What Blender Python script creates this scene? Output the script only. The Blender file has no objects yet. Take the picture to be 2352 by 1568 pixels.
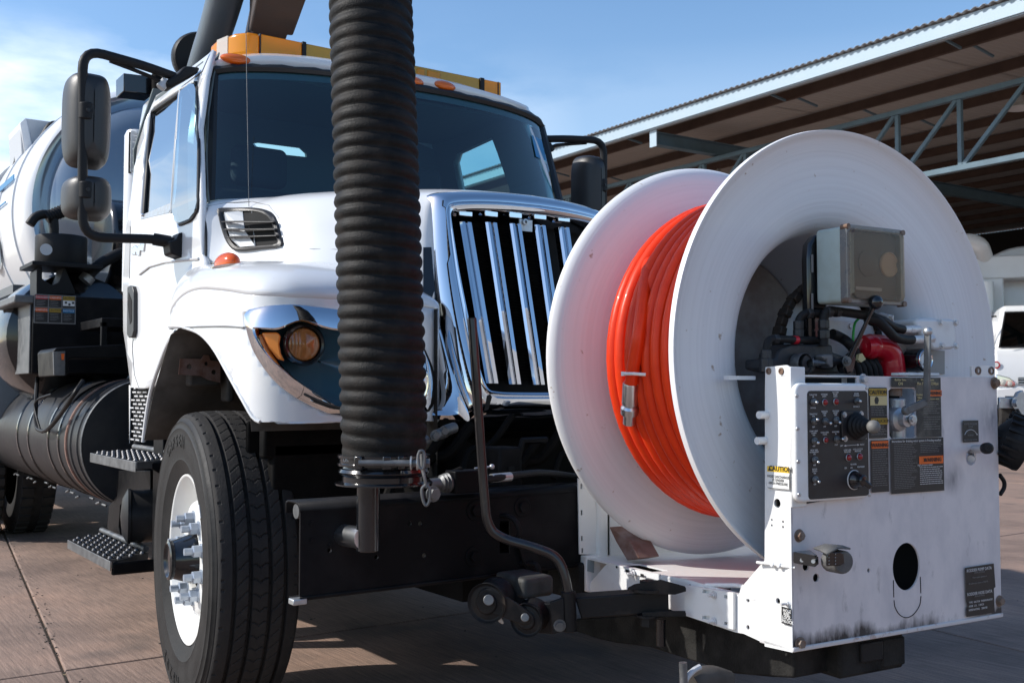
import bpy, bmesh, math, random
from mathutils import Vector as V, Matrix, noise
from mathutils.geometry import tessellate_polygon
from math import sin, cos, pi, radians, atan, sqrt, atan2
rnd = random.Random(7)
SC = bpy.context.scene
COL = SC.collection
# ------------------------------------------------------------------ camera
F = 2420.0; YAW = radians(35); PIT = atan(111 / F); CH = 1.126
_s, _c, _sp, _cp = sin(YAW), cos(YAW), sin(PIT), cos(PIT)
CF = V((_s * _cp, _c * _cp, _sp)); CR = V((_c, -_s, 0)); CU = V((-_s * _sp, -_c * _sp, _cp)); CO = V((0, 0, CH))
cam_d = bpy.data.cameras.new('camera'); cam = bpy.data.objects.new('camera', cam_d); COL.objects.link(cam)
cam_d.lens = 36 * F / 2352; cam_d.sensor_width = 36; cam_d.clip_end = 3000; cam_d.clip_start = .05
cam.matrix_world = Matrix(((CR.x, CU.x, -CF.x, 0), (CR.y, CU.y, -CF.y, 0), (CR.z, CU.z, -CF.z, CH), (0, 0, 0, 1)))
cam_d.dof.use_dof = True; cam_d.dof.focus_distance = 3.2; cam_d.dof.aperture_fstop = 13
SC.camera = cam
# ------------------------------------------------------------------ light
SUN_AZ = radians(31.5); SUN_EL = radians(36)
sdir = V((-cos(SUN_AZ) * cos(SUN_EL), sin(SUN_AZ) * cos(SUN_EL), sin(SUN_EL)))
sl = bpy.data.lights.new('sun', 'SUN'); sl.energy = 3.6; sl.angle = radians(.53); sl.color = (1, .955, .89)
so = bpy.data.objects.new('sun', sl); COL.objects.link(so)
so.rotation_euler = (-sdir).to_track_quat('-Z', 'Y').to_euler()
W = bpy.data.worlds.new('World'); SC.world = W; W.use_nodes = True
nt = W.node_tree; nt.nodes.clear()
def N(t, ty, **k):
    n = t.nodes.new(ty)
    for a, b in k.items():
        if a.startswith('i_'):
            key = a[2:]; key = int(key) if key.isdigit() else key.replace('_', ' ')
            n.inputs[key].default_value = b
        else: setattr(n, a, b)
    return n
def ln(t, a, b): t.links.new(a, b)
sky = N(nt, 'ShaderNodeTexSky', sky_type='NISHITA', sun_disc=False, sun_elevation=SUN_EL,
        sun_rotation=atan2(sdir.x, sdir.y), altitude=0, air_density=1.0, dust_density=.6, ozone_density=1.5)
tc = N(nt, 'ShaderNodeTexCoord')
mp = N(nt, 'ShaderNodeMapping'); mp.inputs['Scale'].default_value = (1, 1, 3.2); mp.inputs['Location'].default_value = (1.32, .4, .17)
no = N(nt, 'ShaderNodeTexNoise', i_Scale=2.6, i_Detail=9, i_Roughness=.55)
cr_ = N(nt, 'ShaderNodeValToRGB'); cr_.color_ramp.elements[0].position = .40; cr_.color_ramp.elements[1].position = .56
sep = N(nt, 'ShaderNodeSeparateXYZ')
band = N(nt, 'ShaderNodeValToRGB')
be = band.color_ramp.elements
be[0].position = 0; be[0].color = (.75, .75, .75, 1); be[1].position = .27; be[1].color = (1, 1, 1, 1)
e = be.new(.315); e.color = (.12, .12, .12, 1); e = be.new(.36); e.color = (0, 0, 0, 1)
mul = N(nt, 'ShaderNodeMath', operation='MULTIPLY')
mul2 = N(nt, 'ShaderNodeMath', operation='MULTIPLY')
azd = N(nt, 'ShaderNodeVectorMath', operation='DOT_PRODUCT'); azd.inputs[1].default_value = (-.34, .94, 0)
azr = N(nt, 'ShaderNodeMapRange', i_1=.5, i_2=.78, i_3=.1, i_4=.88)
mix = N(nt, 'ShaderNodeMix', data_type='RGBA'); mix.inputs['B'].default_value = (6.6, 7.2, 7.8, 1)
gma = N(nt, 'ShaderNodeHueSaturation', i_Saturation=1.15, i_Value=1.0)
bg = N(nt, 'ShaderNodeBackground', i_Strength=.15); wo = N(nt, 'ShaderNodeOutputWorld')
ln(nt, tc.outputs['Generated'], mp.inputs[0]); ln(nt, mp.outputs[0], no.inputs['Vector']); ln(nt, no.outputs['Fac'], cr_.inputs[0])
ln(nt, tc.outputs['Generated'], sep.inputs[0]); ln(nt, sep.outputs['Z'], band.inputs[0])
ln(nt, cr_.outputs[0], mul.inputs[0]); ln(nt, band.outputs[0], mul.inputs[1]); ln(nt, mul.outputs[0], mul2.inputs[0]); ln(nt, tc.outputs['Generated'], azd.inputs[0]); ln(nt, azd.outputs['Value'], azr.inputs[0]); ln(nt, azr.outputs[0], mul2.inputs[1])
ln(nt, sky.outputs[0], gma.inputs['Color']); ln(nt, gma.outputs[0], mix.inputs['A']); ln(nt, mul2.outputs[0], mix.inputs['Factor'])
ln(nt, mix.outputs['Result'], bg.inputs[0]); ln(nt, bg.outputs[0], wo.inputs[0])
SC.view_settings.view_transform = 'Standard'; SC.view_settings.look = 'None'; SC.view_settings.exposure = 0.4; SC.view_settings.gamma = 1
SC.view_settings.use_curve_mapping = False
# ------------------------------------------------------------------ frames and picking helpers
def ray(u, v): return CF * F + CR * (u - 1176) + CU * (784 - v)
class Fr:
    """right-handed local frame standing upright"""
    def __init__(s, o, a=0, ex=None, ey=None, ez=None):
        s.o = V(o); s.ex = V(ex) if ex else V((cos(a), sin(a), 0)); s.ey = V(ey) if ey else V((-sin(a), cos(a), 0)); s.ez = V(ez) if ez else V((0, 0, 1))
    def w(s, x, y, z): return s.o + s.ex * x + s.ey * y + s.ez * z
    def l(s, p): d = V(p) - s.o; return V((d.dot(s.ex), d.dot(s.ey), d.dot(s.ez)))
    def p(s, u, v, x=None, y=None, z=None):
        r = ray(u, v); o = CO - s.o
        e, k = (s.ex, x) if x is not None else (s.ey, y) if y is not None else (s.ez, z)
        return CO + r * ((k - o.dot(e)) / r.dot(e))
G = Fr((0, 0, 0))
def pt(u, v, X=None, Y=None, Z=None, d=None):
    if d is not None: return CO + ray(u, v) * (d / F)
    return G.p(u, v, X, Y, Z)
def hitter(rows):
    from mathutils.bvhtree import BVHTree
    m, n = len(rows), len(rows[0]); return BVHTree.FromPolygons([tuple(p) for r in rows for p in r], [(i * n + j, i * n + j + 1, (i + 1) * n + j + 1, (i + 1) * n + j) for i in range(m - 1) for j in range(n - 1)])
def on(bv, u, v, off=0):
    d = ray(u, v).normalized(); h = bv.ray_cast(CO, d)
    if h[0] is None:
        best = bv.find_nearest(CO + d * 4); h = (best[0], best[1])
    n = h[1]; n = -n if n.dot(d) > 0 else n
    return h[0] + n * off
def solve(u, v, fn, n=14, X=None):
    """point on the ray where X == fn(Y,Z) (axis x) or Y == fn(X,Z)"""
    if X is not None:
        p = pt(u, v, X=X)
        for _ in range(n): p = pt(u, v, X=fn(p.y, p.z))
    else:
        p = pt(u, v, Y=3)
        for _ in range(n): p = pt(u, v, Y=fn(p.x, p.z))
    return p
def qproj(p):
    d = V(p) - CO; k = d.dot(CF); return 1176 + d.dot(CR) / k * F, 784 - d.dot(CU) / k * F
# ------------------------------------------------------------------ materials
MATS = {}; PEND = {}
def mat(name, col, rough=.5, metal=0, bump=0, bscale=60, var=0, vscale=4, vcol=None, coat=0, spec=.5, stretch=None, aniso=0, trans=0, mask=(.4, .6), detail=6, subsurf=0, transl=0):
    if name in MATS: return MATS[name]
    m = PEND.pop(name, None) or bpy.data.materials.new(name); m.use_nodes = True; t = m.node_tree; b = t.nodes['Principled BSDF']
    b.inputs['Base Color'].default_value = (*col, 1); b.inputs['Roughness'].default_value = rough; b.inputs['Metallic'].default_value = metal
    b.inputs['Specular IOR Level'].default_value = spec; b.inputs['Coat Weight'].default_value = coat; b.inputs['Coat Roughness'].default_value = .04
    b.inputs['Transmission Weight'].default_value = trans
    tc = N(t, 'ShaderNodeTexCoord'); src = tc.outputs['Object']
    if stretch:
        mp = N(t, 'ShaderNodeMapping'); mp.inputs['Scale'].default_value = stretch; ln(t, src, mp.inputs[0]); src = mp.outputs[0]
    if var:
        n = N(t, 'ShaderNodeTexNoise', i_Scale=vscale, i_Detail=detail, i_Roughness=.6); ln(t, src, n.inputs['Vector'])
        r = N(t, 'ShaderNodeValToRGB'); r.color_ramp.elements[0].position = mask[0]; r.color_ramp.elements[1].position = mask[1]
        ln(t, n.outputs['Fac'], r.inputs[0])
        mx = N(t, 'ShaderNodeMix', data_type='RGBA'); vc = vcol or tuple(c * .5 for c in col)
        mx.inputs['A'].default_value = (*col, 1); mx.inputs['B'].default_value = (*vc, 1)
        ml = N(t, 'ShaderNodeMath', operation='MULTIPLY', i_1=var); ln(t, r.outputs[0], ml.inputs[0]); ln(t, ml.outputs[0], mx.inputs['Factor'])
        ln(t, mx.outputs['Result'], b.inputs['Base Color'])
        ra = N(t, 'ShaderNodeMath', operation='MULTIPLY_ADD', i_1=.25, i_2=rough); ln(t, ml.outputs[0], ra.inputs[0]); ln(t, ra.outputs[0], b.inputs['Roughness'])
    if bump:
        n2 = N(t, 'ShaderNodeTexNoise', i_Scale=bscale, i_Detail=4); ln(t, src, n2.inputs['Vector'])
        bp = N(t, 'ShaderNodeBump', i_Strength=bump, i_Distance=.004); ln(t, n2.outputs['Fac'], bp.inputs['Height']); ln(t, bp.outputs[0], b.inputs['Normal'])
    if transl:
        tr = N(t, 'ShaderNodeBsdfTranslucent'); tr.inputs[0].default_value = (*col, 1); ms = N(t, 'ShaderNodeMixShader'); ms.inputs[0].default_value = transl
        ln(t, b.outputs[0], ms.inputs[1]); ln(t, tr.outputs[0], ms.inputs[2]); ln(t, ms.outputs[0], t.nodes['Material Output'].inputs[0])
    MATS[name] = m; return m
def glass(name, tint, rough=.02, base=.06, refl=1.45):
    m = bpy.data.materials.new(name); m.use_nodes = True; t = m.node_tree; t.nodes.remove(t.nodes['Principled BSDF'])
    tr = N(t, 'ShaderNodeBsdfTransparent'); tr.inputs[0].default_value = (*tint, 1)
    gl = N(t, 'ShaderNodeBsdfGlossy', i_Roughness=rough); gl.inputs[0].default_value = (1, 1, 1, 1)
    fr = N(t, 'ShaderNodeLayerWeight', i_Blend=.5); pw = N(t, 'ShaderNodeMath', operation='POWER', i_1=5.0); ad = N(t, 'ShaderNodeMath', operation='MULTIPLY_ADD', i_1=1 - base, i_2=base); ad.use_clamp = True
    ms = N(t, 'ShaderNodeMixShader'); ln(t, fr.outputs['Facing'], pw.inputs[0]); ln(t, pw.outputs[0], ad.inputs[0]); ln(t, ad.outputs[0], ms.inputs[0])
    ln(t, tr.outputs[0], ms.inputs[1]); ln(t, gl.outputs[0], ms.inputs[2]); ln(t, ms.outputs[0], t.nodes['Material Output'].inputs[0])
    MATS[name] = m; return m
def add_specks(name, col, scale=45, thr=(.20, .225)):
    m = MATS[name]; t = m.node_tree; b = t.nodes['Principled BSDF']; src = b.inputs['Base Color'].links[0].from_socket
    tc = N(t, 'ShaderNodeTexCoord'); n = N(t, 'ShaderNodeTexNoise', i_Scale=scale, i_Detail=3, i_Roughness=.7); ln(t, tc.outputs['Object'], n.inputs['Vector'])
    r = N(t, 'ShaderNodeValToRGB'); r.color_ramp.elements[0].position = thr[0]; r.color_ramp.elements[0].color = (1, 1, 1, 1); r.color_ramp.elements[1].position = thr[1]; r.color_ramp.elements[1].color = (0, 0, 0, 1); ln(t, n.outputs['Fac'], r.inputs[0])
    mx = N(t, 'ShaderNodeMix', data_type='RGBA'); mx.inputs['B'].default_value = (*col, 1); ln(t, src, mx.inputs['A']); ln(t, r.outputs[0], mx.inputs['Factor']); ln(t, mx.outputs['Result'], b.inputs['Base Color'])
def M(n):
    if n not in MATS and n not in PEND: PEND[n] = bpy.data.materials.new(n)
    return MATS.get(n) or PEND[n]
mat('white_paint', (.74, .75, .76), .22, coat=.5, var=.10, vscale=3, vcol=(.62, .62, .6), bump=.02, bscale=6)
add_specks('white_paint', (.12, .11, .1), 38, (.235, .25))
mat('reel_white', (.74, .74, .74), .5, bump=.05, bscale=40, var=.22, vscale=5, vcol=(.5, .48, .47))
mat('frame_white', (.76, .76, .75), .45, bump=.12, bscale=55, var=.3, vscale=9, vcol=(.5, .44, .38), mask=(.52, .72))
mat('grey_white', (.5, .52, .54), .5)
mat('chrome', (.72, .73, .75), .035, metal=1, bump=.015, bscale=5)
mat('bright_steel', (.62, .64, .66), .3, metal=1, bump=.1)
mat('zinc', (.5, .53, .56), .4, metal=.8, bump=.1, var=.3, vcol=(.3, .27, .22), vscale=30)
mat('rusty_bolt', (.22, .18, .15), .6, metal=.5, bump=.3, var=.5, vscale=60, vcol=(.2, .08, .03))
mat('rust_brown', (.16, .075, .05), .75, bump=.4, bscale=90, var=.5, vscale=20, vcol=(.3, .22, .2))
mat('black_paint', (.009, .009, .01), .38, bump=.12, bscale=45, var=.5, vscale=12, vcol=(.022, .02, .019), mask=(.45, .7), spec=.1)
mat('black_gloss', (.008, .009, .011), .16, coat=.4, bump=.03)
mat('bumper_black', (.006, .006, .007), .42, bump=.15, bscale=30, var=.6, vscale=5, vcol=(.024, .022, .023), mask=(.45, .7), spec=.08)
mat('black_plastic', (.018, .018, .019), .48, bump=.25, bscale=250, spec=.16)
mat('mirror_plastic', (.024, .023, .023), .42, bump=.2, bscale=300)
mat('seal_black', (.01, .01, .011), .5)
mat('void_black', (.004, .004, .004), .9)
mat('engine_dark', (.006, .006, .006), .6, bump=.3, bscale=30, var=.5, vscale=14, vcol=(.014, .012, .011), spec=.06)
mat('arch_grey', (.07, .063, .057), .75, bump=.4, bscale=30, var=.6, vscale=7, vcol=(.03, .026, .022))
mat('tyre_rubber', (.028, .027, .027), .72, bump=.3, bscale=120, var=.35, vscale=10, vcol=(.06, .055, .05), spec=.16)
mat('tyre_side', (.02, .02, .02), .5, bump=.25, bscale=80, var=.35, vscale=12, vcol=(.045, .042, .04), spec=.16)
mat('rim_white', (.8, .8, .78), .35, coat=.3, bump=.05, var=.12, vscale=8, vcol=(.6, .57, .5))
mat('hose_rubber', (.009, .0088, .0085), .55, bump=.35, bscale=200, var=.5, vscale=16, vcol=(.036, .03, .026), mask=(.45, .65), spec=.16)
mat('red_hose', (.76, .046, .006), .34, spec=.25, coat=.06, bump=.08, bscale=60, var=.3, vscale=14, vcol=(.6, .02, .004))
mat('red_plastic', (.5, .005, .02), .3, coat=.3, bump=.05)
mat('red_lens', (.3, .008, .01), .15, coat=.5)
mat('orange_lens', (.85, .13, .01), .15, coat=.6, transl=.25)
mat('amber_lens', (.98, .44, .012), .14, coat=.7, transl=.5)
mat('amber_dark', (.6, .34, .01), .2, coat=.6, transl=.3)
mat('clear_lens', (.75, .74, .68), .25, transl=.4)
mat('green_box', (.42, .5, .47), .5, bump=.15, var=.2, vcol=(.3, .3, .22), vscale=25)
mat('tan_dial', (.62, .48, .33), .5)
mat('dial_white', (.75, .75, .73), .4)
mat('decal_black', (.017, .017, .019), .42, bump=.05, var=.35, vscale=25, vcol=(.06, .058, .055), mask=(.5, .75))
mat('decal_worn', (.02, .02, .02), .5, bump=.05, var=.6, vscale=18, vcol=(.16, .15, .12), mask=(.5, .62))
mat('print_white', (.62, .62, .62), .5)
mat('print_grey', (.2, .2, .2), .5)
mat('print_black', (.02, .02, .02), .5)
mat('decal_yellow', (.8, .5, .02), .4)
mat('decal_yellow_dull', (.42, .27, .03), .4)
mat('decal_orange', (.75, .13, .01), .4)
mat('decal_red', (.45, .03, .04), .4)
mat('decal_blue', (.02, .2, .42), .4)
mat('decal_white', (.75, .75, .73), .45)
mat('decal_cream', (.6, .5, .25), .45)
mat('headlight_blue', (.05, .13, .18), .3, coat=.3, metal=.3)
mat('lens_amber_glass', (.42, .17, .05), .12, coat=.8, var=.4, vscale=30, vcol=(.16, .06, .02))
mat('turn_amber', (.95, .3, .03), .2, coat=.6, transl=.3)
mat('interior', (.10, .125, .13), .8)
mat('seat_cloth', (.03, .03, .035), .9)
mat('visor', (.3, .36, .38), .8)
mat('tank_white', (.76, .77, .78), .3, coat=.3, var=.15, vscale=2.5, vcol=(.55, .55, .55))
mat('tank_gloss', (.2, .25, .3), .12, coat=1, metal=.4)
mat('grey_pipe', (.09, .12, .15), .45, bump=.1, var=.4, vscale=3, vcol=(.15, .18, .2))
mat('boom_brown', (.028, .02, .017), .6, bump=.2, var=.5, vscale=2, vcol=(.075, .04, .026))
mat('tank_black', (.022, .023, .026), .36, bump=.08, bscale=30, var=.4, vscale=6, vcol=(.06, .055, .05), mask=(.4, .7), spec=.16)
mat('shed_fascia', (.36, .47, .55), .5, var=.15, vscale=1, vcol=(.5, .56, .6))
mat('shed_steel', (.1, .17, .22), .55, var=.3, vscale=2, vcol=(.07, .1, .12))
mat('shed_purlin', (.075, .045, .032), .7, var=.4, vscale=1.5, vcol=(.04, .025, .02))
mat('shed_sheet', (.36, .35, .34), .55, var=.3, vscale=1.2, vcol=(.35, .33, .31), stretch=(1, 6, 1))
mat('shed_unlit', (.02, .018, .016), .9)  # darkness of the unlit shed interior put into the wall colour
mat('marker_orange', (.85, .17, .01), .18, coat=.6, transl=.2)
mat('cable_white', (.75, .75, .74), .4)
mat('lamp_glass', (.12, .1, .07), .2, coat=.5)
mat('far_green', (.25, .3, .32), .5)
mat('wire_green', (.02, .4, .06), .5)
glass('wind_glass', (.4, .68, .74), base=.085)
glass('side_glass', (.3, .45, .52), base=.5)
glass('rear_glass', (.75, .92, .92), base=.04)
glass('vent_glass', (.35, .5, .5), base=.42)
glass('smoke_lid', (.8, .74, .66), rough=.2, base=.035)
glass('gauge_glass', (.9, .9, .9), base=.02)
glass('amber_clear', (1.0, .52, .02), rough=.05, base=.06)
glass('amber_dim', (.8, .55, .04), rough=.05, base=.06)
glass('truck_glass', (.1, .12, .12), base=.05)
# ------------------------------------------------------------------ things, parts, meshes
def tagp(o, label=None, cat=None, group=None, kind=None):
    if label: o['label'] = label
    if cat: o['category'] = cat
    if group: o['group'] = group
    if kind: o['kind'] = kind
    return o
def thing(name, label, cat, loc=(0, 0, 0), group=None):
    o = bpy.data.objects.new(name, None); COL.objects.link(o); o.location = loc; o.empty_display_size = .2
    return tagp(o, label, cat, group)
def par(o, parent):
    if parent is not None:
        o.parent = parent
        if parent.parent is None: o.matrix_parent_inverse = Matrix.Translation(parent.location).inverted()
    return o
def empty(name, parent):
    o = bpy.data.objects.new(name, None); COL.objects.link(o); o.empty_display_size = .1; return par(o, parent)
class FrS(Fr):
    k = 1.6
    def w(s, x, y, z): return V((s.o.x, s.o.y, 0)) * s.k + (s.ex * x + s.ey * y) * s.k + V((0, 0, CH + (z - CH) * s.k))
class MB:
    def __init__(s): s.v = []; s.f = []; s.m = []
    def add(s, vs, fs):
        n = len(s.v); s.v += [V(a) for a in vs]; s.f += [tuple(i + n for i in f) for f in fs]; return s
    def hexa(s, p): return s.add(p, [(3, 2, 1, 0), (4, 5, 6, 7), (0, 1, 5, 4), (1, 2, 6, 5), (2, 3, 7, 6), (3, 0, 4, 7)])
    def box(s, fr, x0, x1, y0, y1, z0, z1):
        return s.hexa([fr.w(x, y, z) for z in (z0, z1) for x, y in ((x0, y0), (x1, y0), (x1, y1), (x0, y1))])
    def obox(s, c, a, b, d):
        c, a, b, d = V(c), V(a), V(b), V(d)
        return s.hexa([c + d * k + a * i + b * j for k in (-1, 1) for i, j in ((-1, -1), (1, -1), (1, 1), (-1, 1))])
    def prism(s, poly, vec):
        n = len(poly); vec = V(vec); poly = [V(p) for p in poly]
        return s.add(poly + [p + vec for p in poly], [tuple(range(n - 1, -1, -1)), tuple(range(n, 2 * n))] + [(i, (i + 1) % n, (i + 1) % n + n, i + n) for i in range(n)])
    def beam(s, a, b, w, h, up=(0, 0, 1)):
        a, b = V(a), V(b); d = (b - a).normalized(); x = d.cross(V(up)).normalized(); y = x.cross(d)
        q = [(-w / 2, -h / 2), (w / 2, -h / 2), (w / 2, h / 2), (-w / 2, h / 2)]
        return s.prism([a + x * i + y * j for i, j in q], b - a)
    def tube(s, pts, r, n=12, caps=True, flat=1.0):
        pts = [V(p) for p in pts]; m = len(pts); rs = r if isinstance(r, (list, tuple)) else [r] * m
        t0 = (pts[1] - pts[0]).normalized(); a = t0.cross(V((0, 0, 1)))
        if a.length < .05: a = t0.cross(V((0, 1, 0)))
        a.normalize(); vs = []
        for i, p in enumerate(pts):
            t = (pts[min(i + 1, m - 1)] - pts[max(i - 1, 0)])
            if t.length < 1e-9: t = t0
            t.normalize(); a = (a - t * a.dot(t)).normalized(); b = t.cross(a)
            vs += [p + a * (cos(k * 2 * pi / n) * rs[i]) + b * (sin(k * 2 * pi / n) * rs[i] * flat) for k in range(n)]
        fs = [(i * n + k, i * n + (k + 1) % n, (i + 1) * n + (k + 1) % n, (i + 1) * n + k) for i in range(m - 1) for k in range(n)]
        if caps: fs += [tuple(range(n - 1, -1, -1)), tuple((m - 1) * n + k for k in range(n))]
        return s.add(vs, fs)
    def lathe(s, c, ax, prof, n=48, cap0=False, cap1=False, ref=None):
        """prof: (radius, distance along ax)"""
        c = V(c); ax = V(ax).normalized(); a = V(ref) if ref else ax.cross(V((0, 0, 1)))
        if a.length < .05: a = ax.cross(V((0, 1, 0)))
        a = (a - ax * a.dot(ax)).normalized(); b = ax.cross(a); m = len(prof)
        vs = [c + ax * h + (a * cos(k * 2 * pi / n) + b * sin(k * 2 * pi / n)) * r for r, h in prof for k in range(n)]
        fs = [(i * n + k, i * n + (k + 1) % n, (i + 1) * n + (k + 1) % n, (i + 1) * n + k) for i in range(m - 1) for k in range(n)]
        if cap0: fs.append(tuple(range(n - 1, -1, -1)))
        if cap1: fs.append(tuple((m - 1) * n + k for k in range(n)))
        return s.add(vs, fs)
    def cyl(s, a, b, r, n=20, r2=None):
        a, b = V(a), V(b); return s.lathe(a, b - a, [(r, 0), (r2 if r2 is not None else r, (b - a).length)], n, True, True)
    def ball(s, c, r, n=12, sc=(1, 1, 1)):
        c = V(c); rows = [(max(sin(pi * i / n), 1e-3) * r, -cos(pi * i / n) * r) for i in range(n + 1)]
        k0 = len(s.v); s.lathe((0, 0, 0), (0, 0, 1), rows, n * 2, True, True)
        for i in range(k0, len(s.v)): v = s.v[i]; s.v[i] = c + V((v.x * sc[0], v.y * sc[1], v.z * sc[2]))
        return s
    def grid(s, rows):
        m, n = len(rows), len(rows[0])
        return s.add([p for r in rows for p in r], [(i * n + j, i * n + j + 1, (i + 1) * n + j + 1, (i + 1) * n + j) for i in range(m - 1) for j in range(n - 1)])
    def hexbolt(s, c, ax, r, h, washer=True, stud=0):
        c, ax = V(c), V(ax).normalized()
        if washer: s.cyl(c, c + ax * h * .2, r * 1.45, 16)
        s.cyl(c, c + ax * h, r, 6)
        if stud: s.cyl(c, c + ax * (h + stud), r * .55, 10)
        return s
    def build(s, name, mt, parent=None, bevel=0, smooth=True, solid=0, seg=2, label=None, kind=None, angle=38, merge=False, nrm=True, off=-1):
        me = bpy.data.meshes.new(name); me.from_pydata([tuple(v) for v in s.v], [], s.f); me.validate()
        b = bmesh.new(); b.from_mesh(me)
        if merge: bmesh.ops.remove_doubles(b, verts=b.verts, dist=1e-4)
        if nrm: bmesh.ops.recalc_face_normals(b, faces=b.faces)
        b.to_mesh(me); b.free()
        for x in (mt if isinstance(mt, (list, tuple)) else [mt]): me.materials.append(M(x))
        if smooth: me.shade_smooth(); me.set_sharp_from_angle(angle=radians(angle))
        o = bpy.data.objects.new(name, me); COL.objects.link(o); par(o, parent)
        if solid:
            q = o.modifiers.new('solid', 'SOLIDIFY'); q.thickness = solid; q.offset = off
        if bevel:
            q = o.modifiers.new('bevel', 'BEVEL'); q.width = bevel; q.segments = seg; q.limit_method = 'ANGLE'; q.angle_limit = radians(35); q.use_clamp_overlap = True
        if label: o['label'] = label
        if kind: o['kind'] = kind
        return o
def arcpts(c, r, a0, a1, n): return [(c[0] + r * cos(a0 + (a1 - a0) * i / n), c[1] + r * sin(a0 + (a1 - a0) * i / n)) for i in range(n + 1)]
def cr1(P, t, closed=False):
    n = len(P); i = int(math.floor(t)); f = t - i
    if not closed and i >= n - 1: i = n - 2; f = 1.0
    g = (lambda k: P[k % n]) if closed else (lambda k: P[max(0, min(n - 1, k))])
    a, b, c, d = V(g(i - 1)), V(g(i)), V(g(i + 1)), V(g(i + 2))
    if not closed:
        if i == 0: a = b * 2 - c
        if i >= n - 2: d = c * 2 - b
    return .5 * ((2 * b) + (c - a) * f + (2 * a - 5 * b + 4 * c - d) * f * f + (3 * b - a - 3 * c + d) * f ** 3)
def curve(P, k=6, closed=False):
    n = len(P); m = n if closed else n - 1
    return [cr1(P, i / k, closed) for i in range(m * k + (0 if closed else 1))]
def surf(rows, ku=4, kv=4):
    r2 = [curve(r, kv) for r in rows]; cols = list(zip(*r2)); c2 = [curve(list(c), ku) for c in cols]
    return [list(r) for r in zip(*c2)]
def fillet(P, r, k=5):
    """round the corners of an open polyline with radius r"""
    P = [V(p) for p in P]; out = [P[0]]
    for i in range(1, len(P) - 1):
        a, b, c = P[i - 1], P[i], P[i + 1]; d1 = (a - b); d2 = (c - b); q = min(r, d1.length * .45, d2.length * .45)
        p0 = b + d1.normalized() * q; p1 = b + d2.normalized() * q
        out += [p0.lerp(b, t / k).lerp(b.lerp(p1, t / k), t / k) for t in range(k + 1)]
    return out + [P[-1]]
def rrect(x0, x1, z0, z1, r, k=4):
    o = []
    for cx, cz, a in ((x1 - r, z1 - r, 0), (x0 + r, z1 - r, 90), (x0 + r, z0 + r, 180), (x1 - r, z0 + r, 270)):
        o += [(cx + r * cos(radians(a + 90 * i / k)), cz + r * sin(radians(a + 90 * i / k))) for i in range(k + 1)]
    return o
def plate(outer, holes, fmap, thick, name, mt, parent, cuts=(), axis=1, bevel=0, label=None, smooth=True, two=True, cuts0=()):
    """2D polygon with holes -> optional slicing -> mapped to 3D -> thickness along mapped normal"""
    loops = [[V((a, b, 0)) for a, b in L] for L in [outer] + list(holes)]
    tri = tessellate_polygon(loops); flat = [p for L in loops for p in L]
    b = bmesh.new(); vs = [b.verts.new(p) for p in flat]
    for t in tri:
        try: b.faces.new([vs[i] for i in t])
        except ValueError: pass
    bmesh.ops.recalc_face_normals(b, faces=b.faces)
    for ax_, cs in ((axis, cuts), (1 - axis, cuts0)):
        for c in cs:
            co = [0, 0, 0]; co[ax_] = c; no = [0, 0, 0]; no[ax_] = 1
            bmesh.ops.bisect_plane(b, geom=b.verts[:] + b.edges[:] + b.faces[:], plane_co=co, plane_no=no, dist=1e-6)
    for v in b.verts: v.co = fmap(v.co.x, v.co.y)
    b.normal_update(); an = sum((f.normal * f.calc_area() for f in b.faces), V()); ct = sum((v.co for v in b.verts), V()) / len(b.verts)
    if an.dot(CO - ct) < 0: bmesh.ops.reverse_faces(b, faces=b.faces)
    me = bpy.data.meshes.new(name); b.to_mesh(me); b.free(); me.materials.append(M(mt))
    if smooth: me.shade_smooth(); me.set_sharp_from_angle(angle=radians(35))
    o = bpy.data.objects.new(name, me); COL.objects.link(o); par(o, parent)
    if thick: q = o.modifiers.new('solid', 'SOLIDIFY'); q.thickness = abs(thick); q.offset = -1; q.use_even_offset = False
    if bevel: q = o.modifiers.new('bevel', 'BEVEL'); q.width = bevel; q.segments = 2; q.limit_method = 'ANGLE'; q.angle_limit = radians(50)
    if label: o['label'] = label
    return o
def text(s, org, xd, zd, h, mt, parent, align='CENTER', ext=.0002, sx=1.0, name='lettering', bold=0):
    cu = bpy.data.curves.new(name, 'FONT'); cu.body = s; cu.size = h * 1.4; cu.align_x = align; cu.align_y = 'CENTER'; cu.extrude = ext; cu.offset = bold
    cu.space_line = .85; cu.resolution_u = 2; cu.materials.append(M(mt)); t0 = bpy.data.objects.new(name, cu); me = bpy.data.meshes.new_from_object(t0); bpy.data.objects.remove(t0); bpy.data.curves.remove(cu)
    if not me.materials: me.materials.append(M(mt))
    o = bpy.data.objects.new(name, me); COL.objects.link(o); par(o, parent)
    xd, zd = V(xd).normalized(), V(zd).normalized(); n = xd.cross(zd); org = V(org); xd = xd * sx
    pin = o.matrix_parent_inverse.inverted() if parent is not None and parent.parent is None else Matrix()
    mw = Matrix(((xd.x, zd.x, n.x, org.x), (xd.y, zd.y, n.y, org.y), (xd.z, zd.z, n.z, org.z), (0, 0, 0, 1)))
    o.matrix_basis = mw
    return o
def copytree(o, dx, parent=None):
    c = o.copy(); COL.objects.link(c); c.parent = parent
    if parent is None: c.location = o.location + V(dx)
    for ch in list(o.children): copytree(ch, dx, c)
    return c
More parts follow.
